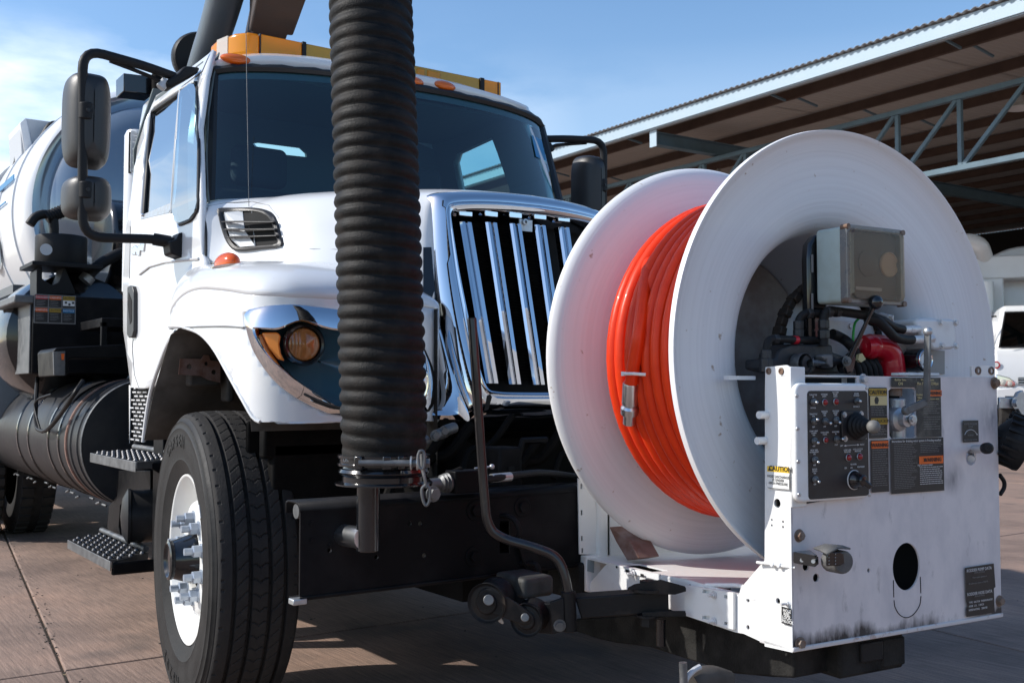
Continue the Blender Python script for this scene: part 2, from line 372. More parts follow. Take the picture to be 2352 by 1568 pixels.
# ================================================================== SETTING
def concrete():
    m = bpy.data.materials.new('concrete'); m.use_nodes = True; t = m.node_tree; b = t.nodes['Principled BSDF']; MATS['concrete'] = m
    g = N(t, 'ShaderNodeNewGeometry'); oi = N(t, 'ShaderNodeObjectInfo')
    n1 = N(t, 'ShaderNodeTexNoise', i_Scale=.9, i_Detail=8, i_Roughness=.62); ln(t, g.outputs['Position'], n1.inputs['Vector'])
    r1 = N(t, 'ShaderNodeValToRGB'); e = r1.color_ramp.elements; e[0].position = .36; e[0].color = (.18, .122, .095, 1); e[1].position = .66; e[1].color = (.35, .225, .165, 1)
    x = e.new(.5); x.color = (.275, .187, .143, 1); ln(t, n1.outputs['Fac'], r1.inputs[0])
    mp = N(t, 'ShaderNodeMapping'); mp.inputs['Rotation'].default_value = (0, 0, radians(24)); mp.inputs['Scale'].default_value = (90, 5, 1)
    ln(t, g.outputs['Position'], mp.inputs[0]); n2 = N(t, 'ShaderNodeTexNoise', i_Scale=1.0, i_Detail=4); ln(t, mp.outputs[0], n2.inputs['Vector'])
    r2 = N(t, 'ShaderNodeMapRange', i_1=.3, i_2=.7, i_3=.72, i_4=1.22); ln(t, n2.outputs['Fac'], r2.inputs[0])
    m1 = N(t, 'ShaderNodeVectorMath', operation='SCALE'); ln(t, r1.outputs[0], m1.inputs[0]); ln(t, r2.outputs[0], m1.inputs['Scale'])
    n3 = N(t, 'ShaderNodeTexNoise', i_Scale=160, i_Detail=3); ln(t, g.outputs['Position'], n3.inputs['Vector'])
    r3 = N(t, 'ShaderNodeMapRange', i_1=.3, i_2=.7, i_3=.82, i_4=1.15); ln(t, n3.outputs['Fac'], r3.inputs[0])
    m2 = N(t, 'ShaderNodeVectorMath', operation='SCALE'); ln(t, m1.outputs[0], m2.inputs[0]); ln(t, r3.outputs[0], m2.inputs['Scale'])
    r4 = N(t, 'ShaderNodeMapRange', i_3=.9, i_4=1.1); ln(t, oi.outputs['Random'], r4.inputs[0])
    m3 = N(t, 'ShaderNodeVectorMath', operation='SCALE'); ln(t, m2.outputs[0], m3.inputs[0]); ln(t, r4.outputs[0], m3.inputs['Scale'])
    # old oil stains
    n5 = N(t, 'ShaderNodeTexNoise', i_Scale=1.7, i_Detail=3); 
    mp5 = N(t, 'ShaderNodeMapping'); mp5.inputs['Location'].default_value = (3.1, 7.7, 0); ln(t, g.outputs['Position'], mp5.inputs[0]); ln(t, mp5.outputs[0], n5.inputs['Vector'])
    r5 = N(t, 'ShaderNodeValToRGB'); r5.color_ramp.elements[0].position = .58; r5.color_ramp.elements[1].position = .72; ln(t, n5.outputs['Fac'], r5.inputs[0])
    k5 = N(t, 'ShaderNodeMath', operation='MULTIPLY', i_1=.55); ln(t, r5.outputs[0], k5.inputs[0])
    mx = N(t, 'ShaderNodeMix', data_type='RGBA'); mx.inputs['B'].default_value = (.07, .06, .055, 1); ln(t, m3.outputs[0], mx.inputs['A']); ln(t, k5.outputs[0], mx.inputs['Factor'])
    ln(t, mx.outputs['Result'], b.inputs['Base Color']); b.inputs['Roughness'].default_value = .82
    ad = N(t, 'ShaderNodeMath', operation='ADD'); ln(t, n2.outputs['Fac'], ad.inputs[0]); ln(t, n3.outputs['Fac'], ad.inputs[1])
    bp = N(t, 'ShaderNodeBump', i_Strength=.55, i_Distance=.004); ln(t, ad.outputs[0], bp.inputs['Height']); ln(t, bp.outputs[0], b.inputs['Normal'])
concrete()
mat('joint_sand', (.36, .28, .16), .9, bump=.5, bscale=80, var=.6, vscale=9, vcol=(.1, .07, .05))
ground = MB().add([(-600, -600, -.014), (900, -600, -.014), (900, 900, -.014), (-600, 900, -.014)], [(0, 1, 2, 3)]).build('ground', 'joint_sand', kind='structure', smooth=False)
far = MB()
SW, SL, SK = 3.7, 4.58, .116                       # slab width, length, skew of the long joints
def gx(i, y): return .985 + SK * (y - 4.55) + SW * i
I0, I1, J0, J1 = -2, 9, -2, 9
gap = .013
q = [(0, 0), (SW - gap, 0), (SW - gap + SK * (SL - gap), SL - gap), (SK * (SL - gap), SL - gap)]
sm = MB().prism([(x, y, -.045) for x, y in q], (0, 0, .045))
slab0 = sm.build('slab', 'concrete', ground, bevel=.006, smooth=False)
for i in range(I0, I1):
    for j in range(J0, J1):
        o = slab0 if (i, j) == (I0, J0) else slab0.copy()
        if o is not slab0: COL.objects.link(o)
        y = 4.55 + SL * j + gap / 2; o.location = (gx(i, y) + gap / 2, y, rnd.uniform(-.0015, .0015)); o.rotation_euler = (rnd.uniform(-.0003, .0003), rnd.uniform(-.0003, .0003), 0)
# the yard beyond the separate slabs: one sheet with a hole for them
ya, yb = 4.55 + SL * J0, 4.55 + SL * J1
A = [(gx(I0, ya), ya), (gx(I1, ya), ya), (gx(I1, yb), yb), (gx(I0, yb), yb)]
O = [(-500, -500), (800, -500), (800, 800), (-500, 800)]
far.add([(x, y, 0) for x, y in A + O], [(0, 1, 5, 4), (1, 2, 6, 5), (2, 3, 7, 6), (3, 0, 4, 7)])
far.build('yard_pavement', 'concrete', smooth=False, kind='structure')

gm = MB()
for k in range(520):
    x, y = rnd.uniform(-.3, 5.5), rnd.uniform(3.0, 11.0)
    if rnd.random() < .5: i = rnd.choice((0, 1)); y = rnd.uniform(3.2, 9.5); x = gx(i, y) + rnd.gauss(0, .03)
    r = rnd.uniform(.0015, .006); gm.hexa([V((x + sx_ * r * rnd.uniform(.5, 1), y + sy_ * r * rnd.uniform(.5, 1), z_ * r * .7)) for z_ in (0, 1) for sx_, sy_ in ((-1, -1), (1, -1), (1, 1), (-1, 1))])
gm.build('grit', 'arch_grey', kind='stuff', smooth=False)['category'] = 'grit'
# ------------------------------------------------------------------ open steel shed
SF = FrS((12, 6.58, 0), radians(-1.5))
shed = thing('open_shed', 'long open-fronted steel shed with corrugated roof and blue lattice girder behind the reel', 'shed', SF.w(6, 12, 0))
Y0, Y1, XD = -7, 34, 22
MB().box(SF, -.05, .0, Y0, Y1, 5.57, 5.765).box(SF, -.03, .06, Y0, Y1, 5.555, 5.569).build('fascia', 'shed_fascia', shed, bevel=.008)
# corrugated sheets: ribs run from the eave inwards
for k in range(int((Y1 - Y0) / 3.04)):
    y0 = Y0 + 3.04 * k; pr = []; n = 26
    for i in range(n + 1):
        y = y0 + 3.06 * i / n; pr += [(y, 0), (y + .03, 0), (y + .045, .022), (y + .075, .022)] if i < n else [(y, 0)]
    rows = [[SF.w(-.12, y, 5.772 + z) for y, z in pr], [SF.w(XD, y, 5.775 + z + XD * .035) for y, z in pr]]
    MB().grid(rows).build('roof_sheet', 'shed_sheet', shed, smooth=False, solid=.004, nrm=False)
for k, x in enumerate([.72, 2.3, 3.85, 5.4, 6.95, 8.5, 10.05, 11.6, 13.2, 15, 17, 19]):
    z = 5.76 + x * .035
    MB().box(SF, x, x + .012, Y0, Y1, z - .15, z).box(SF, x + .012, x + .06, Y0, Y1, z - .15, z - .14).build('purlin', 'shed_purlin', shed)
# bridging pieces between purlins
for y in (1.2, 4.2, 7.6, 10.8, 14, 18):
    for x in (.0, .73, 2.31, 3.86): MB().beam(SF.w(x + .08, y, 5.66 + x * .03), SF.w(x + .62, y + .03, 5.60 + x * .03), 0.048, 0.048).build('bridging', 'shed_steel', shed)
def girder(x, zt, zb, name='lattice_girder'):
    g = MB().beam(SF.w(x, Y0, zt), SF.w(x, Y1, zt), 0.144, 0.120).beam(SF.w(x, Y0, zb), SF.w(x, Y1, zb), 0.144, 0.128).build(name, 'shed_steel', shed, bevel=.006)
    w = MB(); y = .82 - 1.02 * 7
    while y < Y1 - 1:
        MB().beam(SF.w(x, y, zb + .04), SF.w(x, y, zt - .04), 0.096, 0.096, up=(0, 1, 0)).build('upright', 'shed_steel', g) if y < 14 else w.beam(SF.w(x, y, zb), SF.w(x, y, zt), 0.096, 0.096, up=(0, 1, 0))
        (MB().beam(SF.w(x, y + .97, zb + .04), SF.w(x, y + .05, zt - .04), 0.088, 0.088).build('diagonal', 'shed_steel', g)) if y < 14 else w.beam(SF.w(x, y + .97, zb), SF.w(x, y + .05, zt), 0.088, 0.088)
        y += 1.02
    w.build('far_webbing', 'shed_steel', g)
girder(1.5, 5.235, 4.23)
for y in (-5.5, 6.65, 18.9, 30.5):
    r = MB().box(SF, .05, XD, y - .08, y + .08, 5.30, 5.315).box(SF, .05, XD, y - .08, y + .08, 5.51, 5.525).box(SF, .05, XD, y - .006, y + .006, 5.315, 5.51).build('rafter', 'shed_steel', shed)
    MB().box(SF, .03, .048, y - .085, y + .085, 5.27, 5.56).build('end_plate', 'shed_fascia', r)
for y in (-5.5, 6.65 + 6.1, 18.9, 30.5):
    for x in (6.2, 14.5): MB().box(SF, x - .12, x + .12, y - .12, y + .12, 0, 5.5 if x < 10 else 5.9).build('column', 'shed_steel', shed)
# rear wall with daylight holes, its near-black colour standing for the unlit interior
holes = []
for i in range(16):
    for j in range(5):
        if rnd.random() < .5: holes.append([(a, b) for a, b in rrect(10.5 + i * .33, 10.5 + i * .33 + .05, 4.5 + j * .22, 4.5 + j * .22 + .1, .01, 1)])
plate([(Y0, 0), (Y1, 0), (Y1, 6.5), (Y0, 6.5)], holes, lambda a, b: SF.w(XD - .3, a, b), .03, 'rear_wall', 'shed_unlit', shed, smooth=False)
plate([(0.4, 0), (XD, 0), (XD, 6.4), (.4, 5.5)], [], lambda a, b: SF.w(a, Y1, b), .03, 'end_wall', 'shed_unlit', shed, smooth=False)
for y in (1.9, 8.2): 
    l = MB().lathe(SF.w(3.1, y, 5.42), (0, 0, -1), [(.05, -.16), (.08, 0), (.32, .14), (.33, .16)], 20); l.build('pendant_lamp', 'grey_white', shed, solid=.004)

# ------------------------------------------------------------------ background truck (cab-over with a vacuum tank), about 25 m away
TB = Fr(pt(2330, 895, d=25), radians(-52)); TB.o.z = 0
bt = thing('tank_truck', 'white cab-over tank truck parked in sunlight in front of the dark shed', 'truck', TB.o)
def bx(a): return a
# local x runs to the truck's own left (image right), y backwards; front at y=0; cab spans x 0 .. 2.3
x0, x1 = -.42, 1.9
sec = [(0, .78), (-.03, 1.0), (-.03, 1.45), (.02, 1.95), (.14, 2.12), (2.0, 2.12), (2.0, .78)]
body = MB().prism([TB.w(x0, y, z) for y, z in sec], TB.ex * (x1 - x0)).build('cab_body', 'white_paint', bt, bevel=.07, seg=4)
TP = .26; uc = [TB.w(x0 + .02, .14, 2.08), TB.w(x1 - .02, .14, 2.08), TB.w(x1 - .02, 2.0, 2.08), TB.w(x0 + .02, 2.0, 2.08), TB.w(x0 + TP, .62, 3.18), TB.w(x1 - TP, .62, 3.18), TB.w(x1 - TP, 1.95, 3.18), TB.w(x0 + TP, 1.95, 3.18)]
MB().hexa(uc).build('cab_top', 'white_paint', bt, bevel=.12, seg=5)
fc = lambda a, b, o: uc[0].lerp(uc[1], a).lerp(uc[4].lerp(uc[5], a), b) - TB.ey * o
MB().add([fc(.035, .05, .02), fc(.965, .05, .02), fc(.95, .86, .02), fc(.05, .86, .02)], [(0, 1, 2, 3)]).build('windscreen_seal', 'seal_black', bt, smooth=False)
MB().add([fc(.05, .08, .028), fc(.95, .08, .028), fc(.935, .83, .028), fc(.065, .83, .028)], [(0, 1, 2, 3)]).build('windscreen', 'truck_glass', bt, smooth=False)
for i in (0, 1): MB().beam(TB.w(x0 + .35 + i * .9, .06, 2.13), TB.w(x0 + 1.0 + i * .9, .15, 2.3), .02, .015).build('wiper', 'black_plastic', bt)
gr = MB().box(TB, x0 + .5, x1 - .5, -.055, -.03, 1.24, 1.42).build('grille', 'seal_black', bt)
for k in range(3): MB().box(TB, x0 + .5, x1 - .5, -.075, -.05, 1.255 + k * .06, 1.28 + k * .06).build('grille_bar', 'zinc', gr)
MB().prism([TB.w(x0 + .03 + .0, -.09, .76), TB.w(x1 - .03, -.09, .76), TB.w(x1, -.09, 1.0), TB.w(x1, -.09, 1.15), TB.w(x1 - .5, -.09, 1.2), TB.w(x1 - .75, -.09, 1.09), TB.w(x0 + .75, -.09, 1.09), TB.w(x0 + .5, -.09, 1.2), TB.w(x0, -.09, 1.15), TB.w(x0, -.09, 1.0)], TB.ey * .3).build('front_bumper', 'white_paint', bt, bevel=.03)
for s in (0, 1):
    f = (lambda x: x0 + x) if not s else (lambda x: x1 - x)
    h = MB().prism([TB.w(f(.02), -.07, 1.22), TB.w(f(.42), -.07, 1.16), TB.w(f(.46), -.07, 1.3), TB.w(f(.3), -.07, 1.42), TB.w(f(.02), -.06, 1.5)], TB.ey * .1).build('headlight', 'chrome', bt, bevel=.02)
    MB().lathe(TB.w(f(.16), -.09, 1.31), -TB.ey, [(.075, 0), (.06, .03), (.001, .045)], 20).build('lens', 'clear_lens', h)
    MB().lathe(TB.w(f(.31), -.09, 1.27), -TB.ey, [(.055, 0), (.045, .03), (.001, .04)], 20).build('lens', 'clear_lens', h)
    MB().box(TB, min(f(.2), f(.55)), max(f(.2), f(.55)), -.1, -.085, .86, .98).build('fog_lamp_recess', 'seal_black', bt)
    MB().cyl(TB.w(f(.37), -.098, .92), TB.w(f(.37), -.115, .92), .05).build('fog_lamp', 'lamp_glass', bt)
    # mirror arm and mirror
    sg = -1 if not s else 1
    MB().tube(fillet([TB.w(f(.1), .3, 2.9), TB.w(f(-.5), .1, 2.84), TB.w(f(-.52), .1, 1.95), TB.w(f(.0), .1, 1.9)], .12), .02, 8).build('mirror_arm', 'black_plastic', bt)
    MB().box(TB, min(f(-.62), f(-.4)), max(f(-.62), f(-.4)), .1, .2, 2.1, 2.7).build('mirror', 'black_plastic', bt, bevel=.04)
    wh = MB().lathe(TB.w(f(.3) , 1.0, .5), TB.ex, [(.3, -.14), (.46, -.14), (.5, -.1), (.5, .1), (.46, .14), (.3, .14)], 32).build('tyre', 'tyre_rubber', bt)
MB().lathe(TB.w(x0 + .03, -.035, 1.72), -TB.ey, [(.09, 0), (.088, .004), (.001, .005)], 24).build('emblem', 'decal_red', bt)
MB().lathe(TB.w(x0 + .03, -.041, 1.72), -TB.ey, [(.055, 0), (.001, .001)], 24).build('emblem_centre', 'decal_white', bt)
# body behind the cab
MB().box(TB, x0 - .2, x1 + .2, 2.2, 9, .8, 1.05).build('chassis_frame', 'engine_dark', bt)
MB().lathe(TB.w(.85, 3.2, 3.4), TB.ey, [(.01, -.25), (.9, -.2), (1.5, 0), (1.55, .1), (1.55, 6)], 48, cap1=True).build('tank', 'tank_white', bt)
MB().box(TB, -1.3, .15, 2.3, 2.9, 1.9, 4.5).build('filter_housing', 'tank_white', bt, bevel=.05)
MB().box(TB, -1.1, 1.6, 2.25, 2.95, 4.0, 4.6).build('filter_lid', 'tank_white', bt, bevel=.04)
MB().cyl(TB.w(-.3, 2.0, 1.7), TB.w(-.3, 2.0, 3.9), .16).build('standpipe', 'tank_white', bt)
pp = curve([TB.w(-1.05, 2.0, 3.9), TB.w(-1.05, 2.0, 4.45), TB.w(-1.0, 2.0, 4.8), TB.w(-.75, 2.0, 4.95), TB.w(-.45, 2.1, 4.85), TB.w(-.3, 2.4, 4.6)], 6)
MB().tube(pp, .22, 20).build('elbow_pipe', 'tank_white', bt)
MB().cyl(TB.w(-1.05, 2.0, 4.25), TB.w(-1.05, 2.0, 4.4), .27).build('pipe_flange', 'tank_white', bt)
MB().tube(curve([TB.w(-1.05, 2.0, 4.25), TB.w(-1.08, 1.95, 3.5), TB.w(-1.0, 1.95, 2.9), TB.w(-.95, 2, 2.3)], 5), [.2] * 6 + [.17] * 4 + [.24] * 6, 16).build('black_hose', 'black_plastic', bt)
for y in (3.6, 5.2, 6.8): MB().lathe(TB.w(.3, y, .5), TB.ex, [(.3, -.3), (.46, -.3), (.5, -.25), (.5, .25), (.46, .3), (.3, .3)], 28).build('tyre', 'tyre_rubber', bt)

# ------------------------------------------------------------------ box lorry parked behind the photographer, seen mirrored in the chrome
BL = Fr((9.0, -6.5, 0), radians(-8)); lo = thing('box_lorry', 'white lorry with a red stripe seen only as a reflection in the chrome grille', 'lorry', BL.o)
MB().box(BL, -3.5, 3.0, -2.4, 0, 1.0, 3.3).build('cargo_box', 'white_paint', lo, bevel=.03)
MB().box(BL, -3.5, 3.0, .002, .006, 1.5, 2.0).build('red_stripe', 'decal_red', lo); MB().box(BL, -3.5, 3.0, .002, .006, 1.02, 1.2).build('lower_stripe', 'decal_orange', lo)
MB().box(BL, -5.4, -3.6, -2.3, -.1, .7, 2.5).build('cab_body', 'decal_red', lo, bevel=.15, seg=4); MB().box(BL, -5.0, -4.0, -.095, -.08, 1.6, 2.3).build('side_window', 'black_gloss', lo)
MB().box(BL, -3.4, 2.9, -2.2, -.2, .6, .99).build('chassis', 'engine_dark', lo)
for x in (-4.5, 1.6): MB().lathe(BL.w(x, -.12, .5), -BL.ey, [(.3, -.02), (.47, -.03), (.5, 0), (.5, .25), (.3, .28)], 32, True, True).build('tyre', 'tyre_rubber', lo)
# ================================================================== VACUUM TRUCK
XC = 2.365
truck = thing('vacuum_truck', 'large white vacuum truck with chrome grille and amber roof light bar', 'truck', (XC, 4.2, 0))
def mir(p): return V((2 * XC - p[0], p[1], p[2]))
# ---------------------------------------------------------------- front wheel, steered a little to its own side
def truck_wheel(c, dl, name='front_wheel', full=True):
    ax = V((-cos(dl), sin(dl), 0)); fw = V((-sin(dl), -cos(dl), 0)); up = V((0, 0, 1)); c = V(c)
    wh = empty(name, truck)
    # tyre: tread cut with grooves and sipes
    prof = [(.300, .118), (.318, .128), (.345, .140), (.39, .148), (.44, .149), (.475, .144), (.497, .134), (.5, .131), (.506, .129), (.511, .125)]
    nW, nT = 92, 840 if full else 140
    tw = [.122 - .244 * i / nW for i in range(nW + 1)]
    def rr(h, k):
        th = k * 2 * pi / nT; r = .5245 - .011 * (abs(h) / .122) ** 3.2
        zig = .006 * (1 if (k % 8) < 4 else -1)
        for g in (-.083, -.031, .031, .083):
            d = abs(h - g)
            if d < .0062: r -= .017
        if full:
            if abs(h) > .112: r -= .004 if (k % 16) < 2 else 0
            if .034 < abs(h) < .080 and (k + int(h * 230)) % 12 == 0: r -= .004
            if abs(h) < .028 and (k + int(3 * abs((h * 55) % 2 - 1))) % 12 == 0: r -= .005
        return r
    mb = MB(); rows = []
    for r, h in prof: rows.append([(r, h)] * nT)
    for h in tw: rows.append([(rr(h, k), h) for k in range(nT)])
    for r, h in reversed(prof): rows.append([(r, -h)] * nT)
    vs = []
    for R_ in rows:
        for k, (r, h) in enumerate(R_):
            a = k * 2 * pi / nT; vs.append(c + ax * h + fw * (cos(a) * r) + up * (sin(a) * r))
    m = len(rows); fs = [(i * nT + k, i * nT + (k + 1) % nT, (i + 1) * nT + (k + 1) % nT, (i + 1) * nT + k) for i in range(m - 1) for k in range(nT)]
    mb.add(vs, fs); ty = mb.build('tyre', 'tyre_rubber', wh, angle=25)
    if full:
        MB().lathe(c, ax, [(.303, .1235), (.32, .1305), (.348, .1425), (.352, .1445), (.356, .1435), (.39, .1505), (.44, .1515), (.46, .1495), (.463, .1508), (.467, .1475), (.482, .144), (.486, .145), (.49, .1395), (.499, .1335)], 160, ref=fw).build('sidewall', 'tyre_side', wh, label='scuffed outer sidewall with raised lettering')
        def arc(s, r, a0, da, h, flip=1):
            for i, ch in enumerate(s):
                a = a0 + da * i; d = fw * cos(a) + up * sin(a); tn = (-fw * sin(a) + up * cos(a)) * (-flip)
                text(ch, c + ax * .1512 + d * r, -tn if flip < 0 else tn, d * (1 if flip > 0 else -1) * 1.0, h, 'tyre_side', wh, ext=.0018, bold=.0015, name='raised_lettering')
        arc('CAPSEN', .418, radians(118), radians(-7), .042)
        arc('HS205', .425, radians(-88), radians(-7.5), .045)
        MB().obox(c + ax * .152 + fw * .33 + up * .20, ax * .0012, (fw * -.5 + up * .85) * .024, (fw * .85 + up * .5) * .006).build('balance_weight', 'rim_white', wh)
    rp = [(.292, .105), (.300, .118), (.2985, .124), (.293, .125), (.287, .119), (.283, .105), (.268, .085), (.262, .045), (.256, .015), (.246, .004), (.232, .006), (.222, .018), (.214, .045), (.207, .075), (.197, .092), (.18, .098), (.11, .1), (.108, .094), (.108, .06)]
    MB().lathe(c, ax, rp, 96, ref=fw).build('rim', 'rim_white', wh, angle=60)
    MB().cyl(c + ax * .04, c + ax * .082, .106, 32).build('hub_plate', 'engine_dark', wh)
    hb = MB().lathe(c, ax, [(.09, .06), (.09, .105), (.086, .112), (.066, .172), (.069, .175), (.069, .186), (.06, .19), (.054, .182), (.001, .18)], 40, ref=fw).build('hub', 'black_gloss', wh, label='black conical oil hub in the middle of the rim')
    for k in range(10):
        a = 2 * pi * (k + .5) / 10; d = fw * cos(a) + up * sin(a); p = c + ax * .098 + d * .1435
        MB().cyl(p, p + ax * .005, .0255, 20).lathe(p, ax, [(.0215, .004), (.0215, .031), (.019, .034)], 6, cap1=True).cyl(p + ax * .03, p + ax * .062, .0125, 14).build('lug_nut', 'lugsteel', wh, smooth=True, angle=30)
    if full:
        for k in range(4):
            a = 2 * pi * (k + .3) / 4; d = fw * cos(a) + up * sin(a); p = c + ax * .08 + d * .097
            MB().hexbolt(p, ax, .009, .015).build('hub_bolt', 'engine_dark', wh)
mat('lugsteel', (.38, .43, .5), .38, metal=.35, bump=.1)
truck_wheel((1.342, 3.751, .526), radians(6))
# other front wheel (seen only as dark rubber under the hood)
MB().lathe((3.4, 3.751, .526), (1, 0, 0), [(.3, -.13), (.47, -.14), (.52, -.11), (.52, .11), (.47, .14), (.3, .13)], 40).build('tyre', 'tyre_rubber', truck)
MB().cyl((1.45, 3.76, .5), (3.3, 3.76, .5), .07).box(G, 1.6, 3.1, 3.68, 3.84, .42, .56).build('front_axle', 'engine_dark', truck, bevel=.01)
# ---------------------------------------------------------------- hood and fender
PL = [(1.20, 3.90), (1.18, 3.865), (1.17, 3.75), (1.165, 3.62), (1.165, 3.48), (1.165, 3.35), (1.168, 3.22), (1.178, 3.12), (1.197, 3.06), (1.235, 3.015), (1.30, 2.985), (1.45, 2.965), (1.61, 2.98), (1.74, 3.02), (1.85, 3.09), (1.905, 3.16)]
ZB = [1.352, 1.356, 1.352, 1.338, 1.312, 1.26, 1.175, 1.095, 1.035, 1.03, 1.03, 1.03, 1.03, 1.025, 1.02, 1.02]
ZS = [1.37, 1.40, 1.44, 1.46, 1.462, 1.45, 1.435, 1.42, 1.412, 1.408, 1.405, 1.405, 1.40, 1.40, 1.40, 1.40]
K = 5
plc = curve([(x, y, 0) for x, y in PL], K); zs = curve([(z, 0, 0) for z in ZS], K)
arc = [0]
for a, b in zip(plc, plc[1:]): arc.append(arc[-1] + (b - a).length)
def plan_at(L):
    L = max(0, min(arc[-1] - 1e-6, L)); i = max(k for k in range(len(arc) - 1) if arc[k] <= L); f = (L - arc[i]) / (arc[i + 1] - arc[i]); p = plc[i].lerp(plc[i + 1], f); return p, (plc[i + 1] - plc[i]).normalized(), zs[i].lerp(zs[i + 1], f).x
def skin(L, z, off=0):
    p, t, _ = plan_at(L); return V((p.x, p.y, z)) + V((t.y, -t.x, 0)) * off
def skin_uv(u, v):
    """arc length and height where the ray through (u,v) meets the upright front skin"""
    best = None
    r = ray(u, v)
    for i in range(len(plc) - 1):
        a, b = plc[i], plc[i + 1]; d = b - a; den = r.x * d.y - r.y * d.x
        if abs(den) < 1e-12: continue
        t = (a.x * d.y - a.y * d.x) / den; f = ((r.x * t - a.x) * d.x + (r.y * t - a.y) * d.y) / d.length_squared
        if -.001 <= f <= 1.001 and t > 0 and (best is None or t < best[0]): best = (t, arc[i] + f * d.length, CH + r.z * t)
    if best is None:
        e = arc[-1]; return (e, CH + r.z * (plc[-1].y / r.y)) if u > 900 else (0, 1.4)
    return best[1], best[2]
BZ_O = [(562, 722), (598, 706), (645, 700), (700, 701), (776, 711), (860, 722), (930, 742), (975, 800), (1000, 880), (985, 945), (880, 957), (776, 955), (730, 941), (680, 916), (632, 878), (597, 832), (574, 785)]
BZ_I = [(600, 757), (618, 757), (644, 757), (690, 738), (752, 757), (840, 768), (905, 785), (945, 830), (962, 880), (940, 925), (870, 938), (776, 932), (738, 912), (696, 884), (658, 850), (630, 818), (610, 786)]
bo = [skin_uv(*p) for p in BZ_O]; bi = [skin_uv(*p) for p in BZ_I]
bo3 = curve([V((a, b, 0)) for a, b in bo], 4, True); bi3 = curve([V((a, b, 0)) for a, b in bi], 4, True)
kb = [(arc[i * K], ZB[i]) for i in range(len(PL))]; kbc = curve([V((a, b, 0)) for a, b in kb], 4)
outer = [(p.x, p.y) for p in kbc] + [(arc[i], zs[i].x) for i in range(len(arc) - 1, -1, -2)]
hole = [(p.x, min(p.y, plan_at(p.x)[2] - .008)) for p in bo3]
plate(outer, [hole], lambda a, b: skin(a, b), .006, 'front_skin', 'white_paint', truck, cuts=(1.1, 1.2, 1.3), cuts0=[arc[i] for i in range(2, len(arc) - 1, 2)])
# fender crown, from the wall shoulder inwards to the foot of the hood side
A0 = [(1.376, 4.09, 1.61), (1.425, 3.99, 1.61), (1.47, 3.85, 1.60), (1.53, 3.6, 1.58), (1.67, 3.40, 1.55), (1.90, 3.19, 1.44)]
foot = lambda t: cr1([V(p) for p in A0], min(5, max(0, t + 1)) if t > 0 else 1 + t)
fk = [-.75, -.3, .55, .95, 1.3, 1.65, 2.0, 2.25, 2.45, 2.6, 2.75, 2.95, 3.2, 3.5, 3.8, 4.0]
fkc = [p.x for p in curve([(a, 0, 0) for a in fk], K)]
rows = []
for i, p in enumerate(plc):
    q_ = foot(min(4, max(-1, fkc[i]))); z0 = zs[i].x; row = []
    for j in range(13):
        ph = pi / 2 * j / 12; e = 1 - cos(ph) ** .9 if j < 12 else 1
        b = V((p.x, p.y, 0)).lerp(V((q_.x, q_.y, 0)), e); row.append(V((b.x, b.y, z0 + (q_.z - z0) * sin(ph) ** .95)))
    rows.append(row)
rows_f = rows
MB().grid(rows).build('fender', 'white_paint', truck, solid=.004, nrm=True)
# lip of the wheel opening
lip = [skin(p.x, p.y) for p in kbc if p.x < arc[8 * K] + .02]
MB().tube(lip, .006, 8).build('arch_lip', 'white_paint', truck)
# hood side and top
H = [[(1.374, 4.09, 1.61), (1.376, 4.10, 1.73), (1.384, 4.105, 1.835), (1.45, 4.14, 1.893), (1.78, 4.10, 1.922), (2.1, 4.05, 1.938), (XC, 4.03, 1.943)],
     [(1.425, 3.99, 1.61), (1.457, 3.995, 1.715), (1.488, 4.0, 1.815), (1.575, 4.0, 1.888), (1.82, 3.98, 1.922), (2.1, 3.95, 1.937), (XC, 3.93, 1.942)],
     [(1.47, 3.85, 1.60), (1.50, 3.85, 1.70), (1.53, 3.85, 1.80), (1.62, 3.85, 1.88), (1.85, 3.84, 1.92), (2.1, 3.83, 1.935), (XC, 3.82, 1.94)],
     [(1.53, 3.6, 1.58), (1.57, 3.62, 1.68), (1.605, 3.63, 1.77), (1.70, 3.64, 1.86), (1.9, 3.64, 1.902), (2.15, 3.63, 1.918), (XC, 3.62, 1.922)],
     [(1.67, 3.40, 1.55), (1.72, 3.42, 1.66), (1.77, 3.43, 1.76), (1.85, 3.44, 1.842), (2.0, 3.43, 1.882), (2.18, 3.42, 1.898), (XC, 3.41, 1.902)],
     [(1.90, 3.19, 1.44), (1.925, 3.235, 1.6), (1.938, 3.262, 1.72), (1.962, 3.28, 1.82), (2.05, 3.27, 1.855), (2.2, 3.255, 1.868), (XC, 3.25, 1.872)]]
g = surf(H, 6, 5)
MB().grid(g).build('hood', 'white_paint', truck, solid=.004, label='white hood side and top left of the grille')
# the unseen half of the hood, mirrored
MB().grid([[mir(p) for p in r] for r in g]).grid([[mir(p) for p in r] for r in rows_f]).build('hood', 'white_paint', truck, solid=.004, label='far half of the white hood')
MB().grid([[mir(skin(L * arc[-1] / 30, z)) for z in (1.03, 1.2, 1.41)] for L in range(9, 31)]).build('front_skin', 'white_paint', truck)
def hside(y, z): return 1.437 + (4.13 - y) * .28 + (z - 1.75) * .3
HB = hitter(g)
def hs(u, v, o=0): return on(HB, u, v, o + .001)
# seam between hood and door, seam of the upper hood
MB().tube([hs(u, v, .002) for u, v in ((474, 478), (474, 540), (474, 588), (469, 605), (467, 622))], .0045, 6).build('seam', 'seal_black', truck)
MB().tube([hs(u, v, -.0012) for u, v in ((476, 474), (520, 466), (580, 463), (618, 472), (640, 500), (652, 545), (662, 570), (720, 572), (776, 573))], .0016, 6).build('seam', 'print_grey', truck)
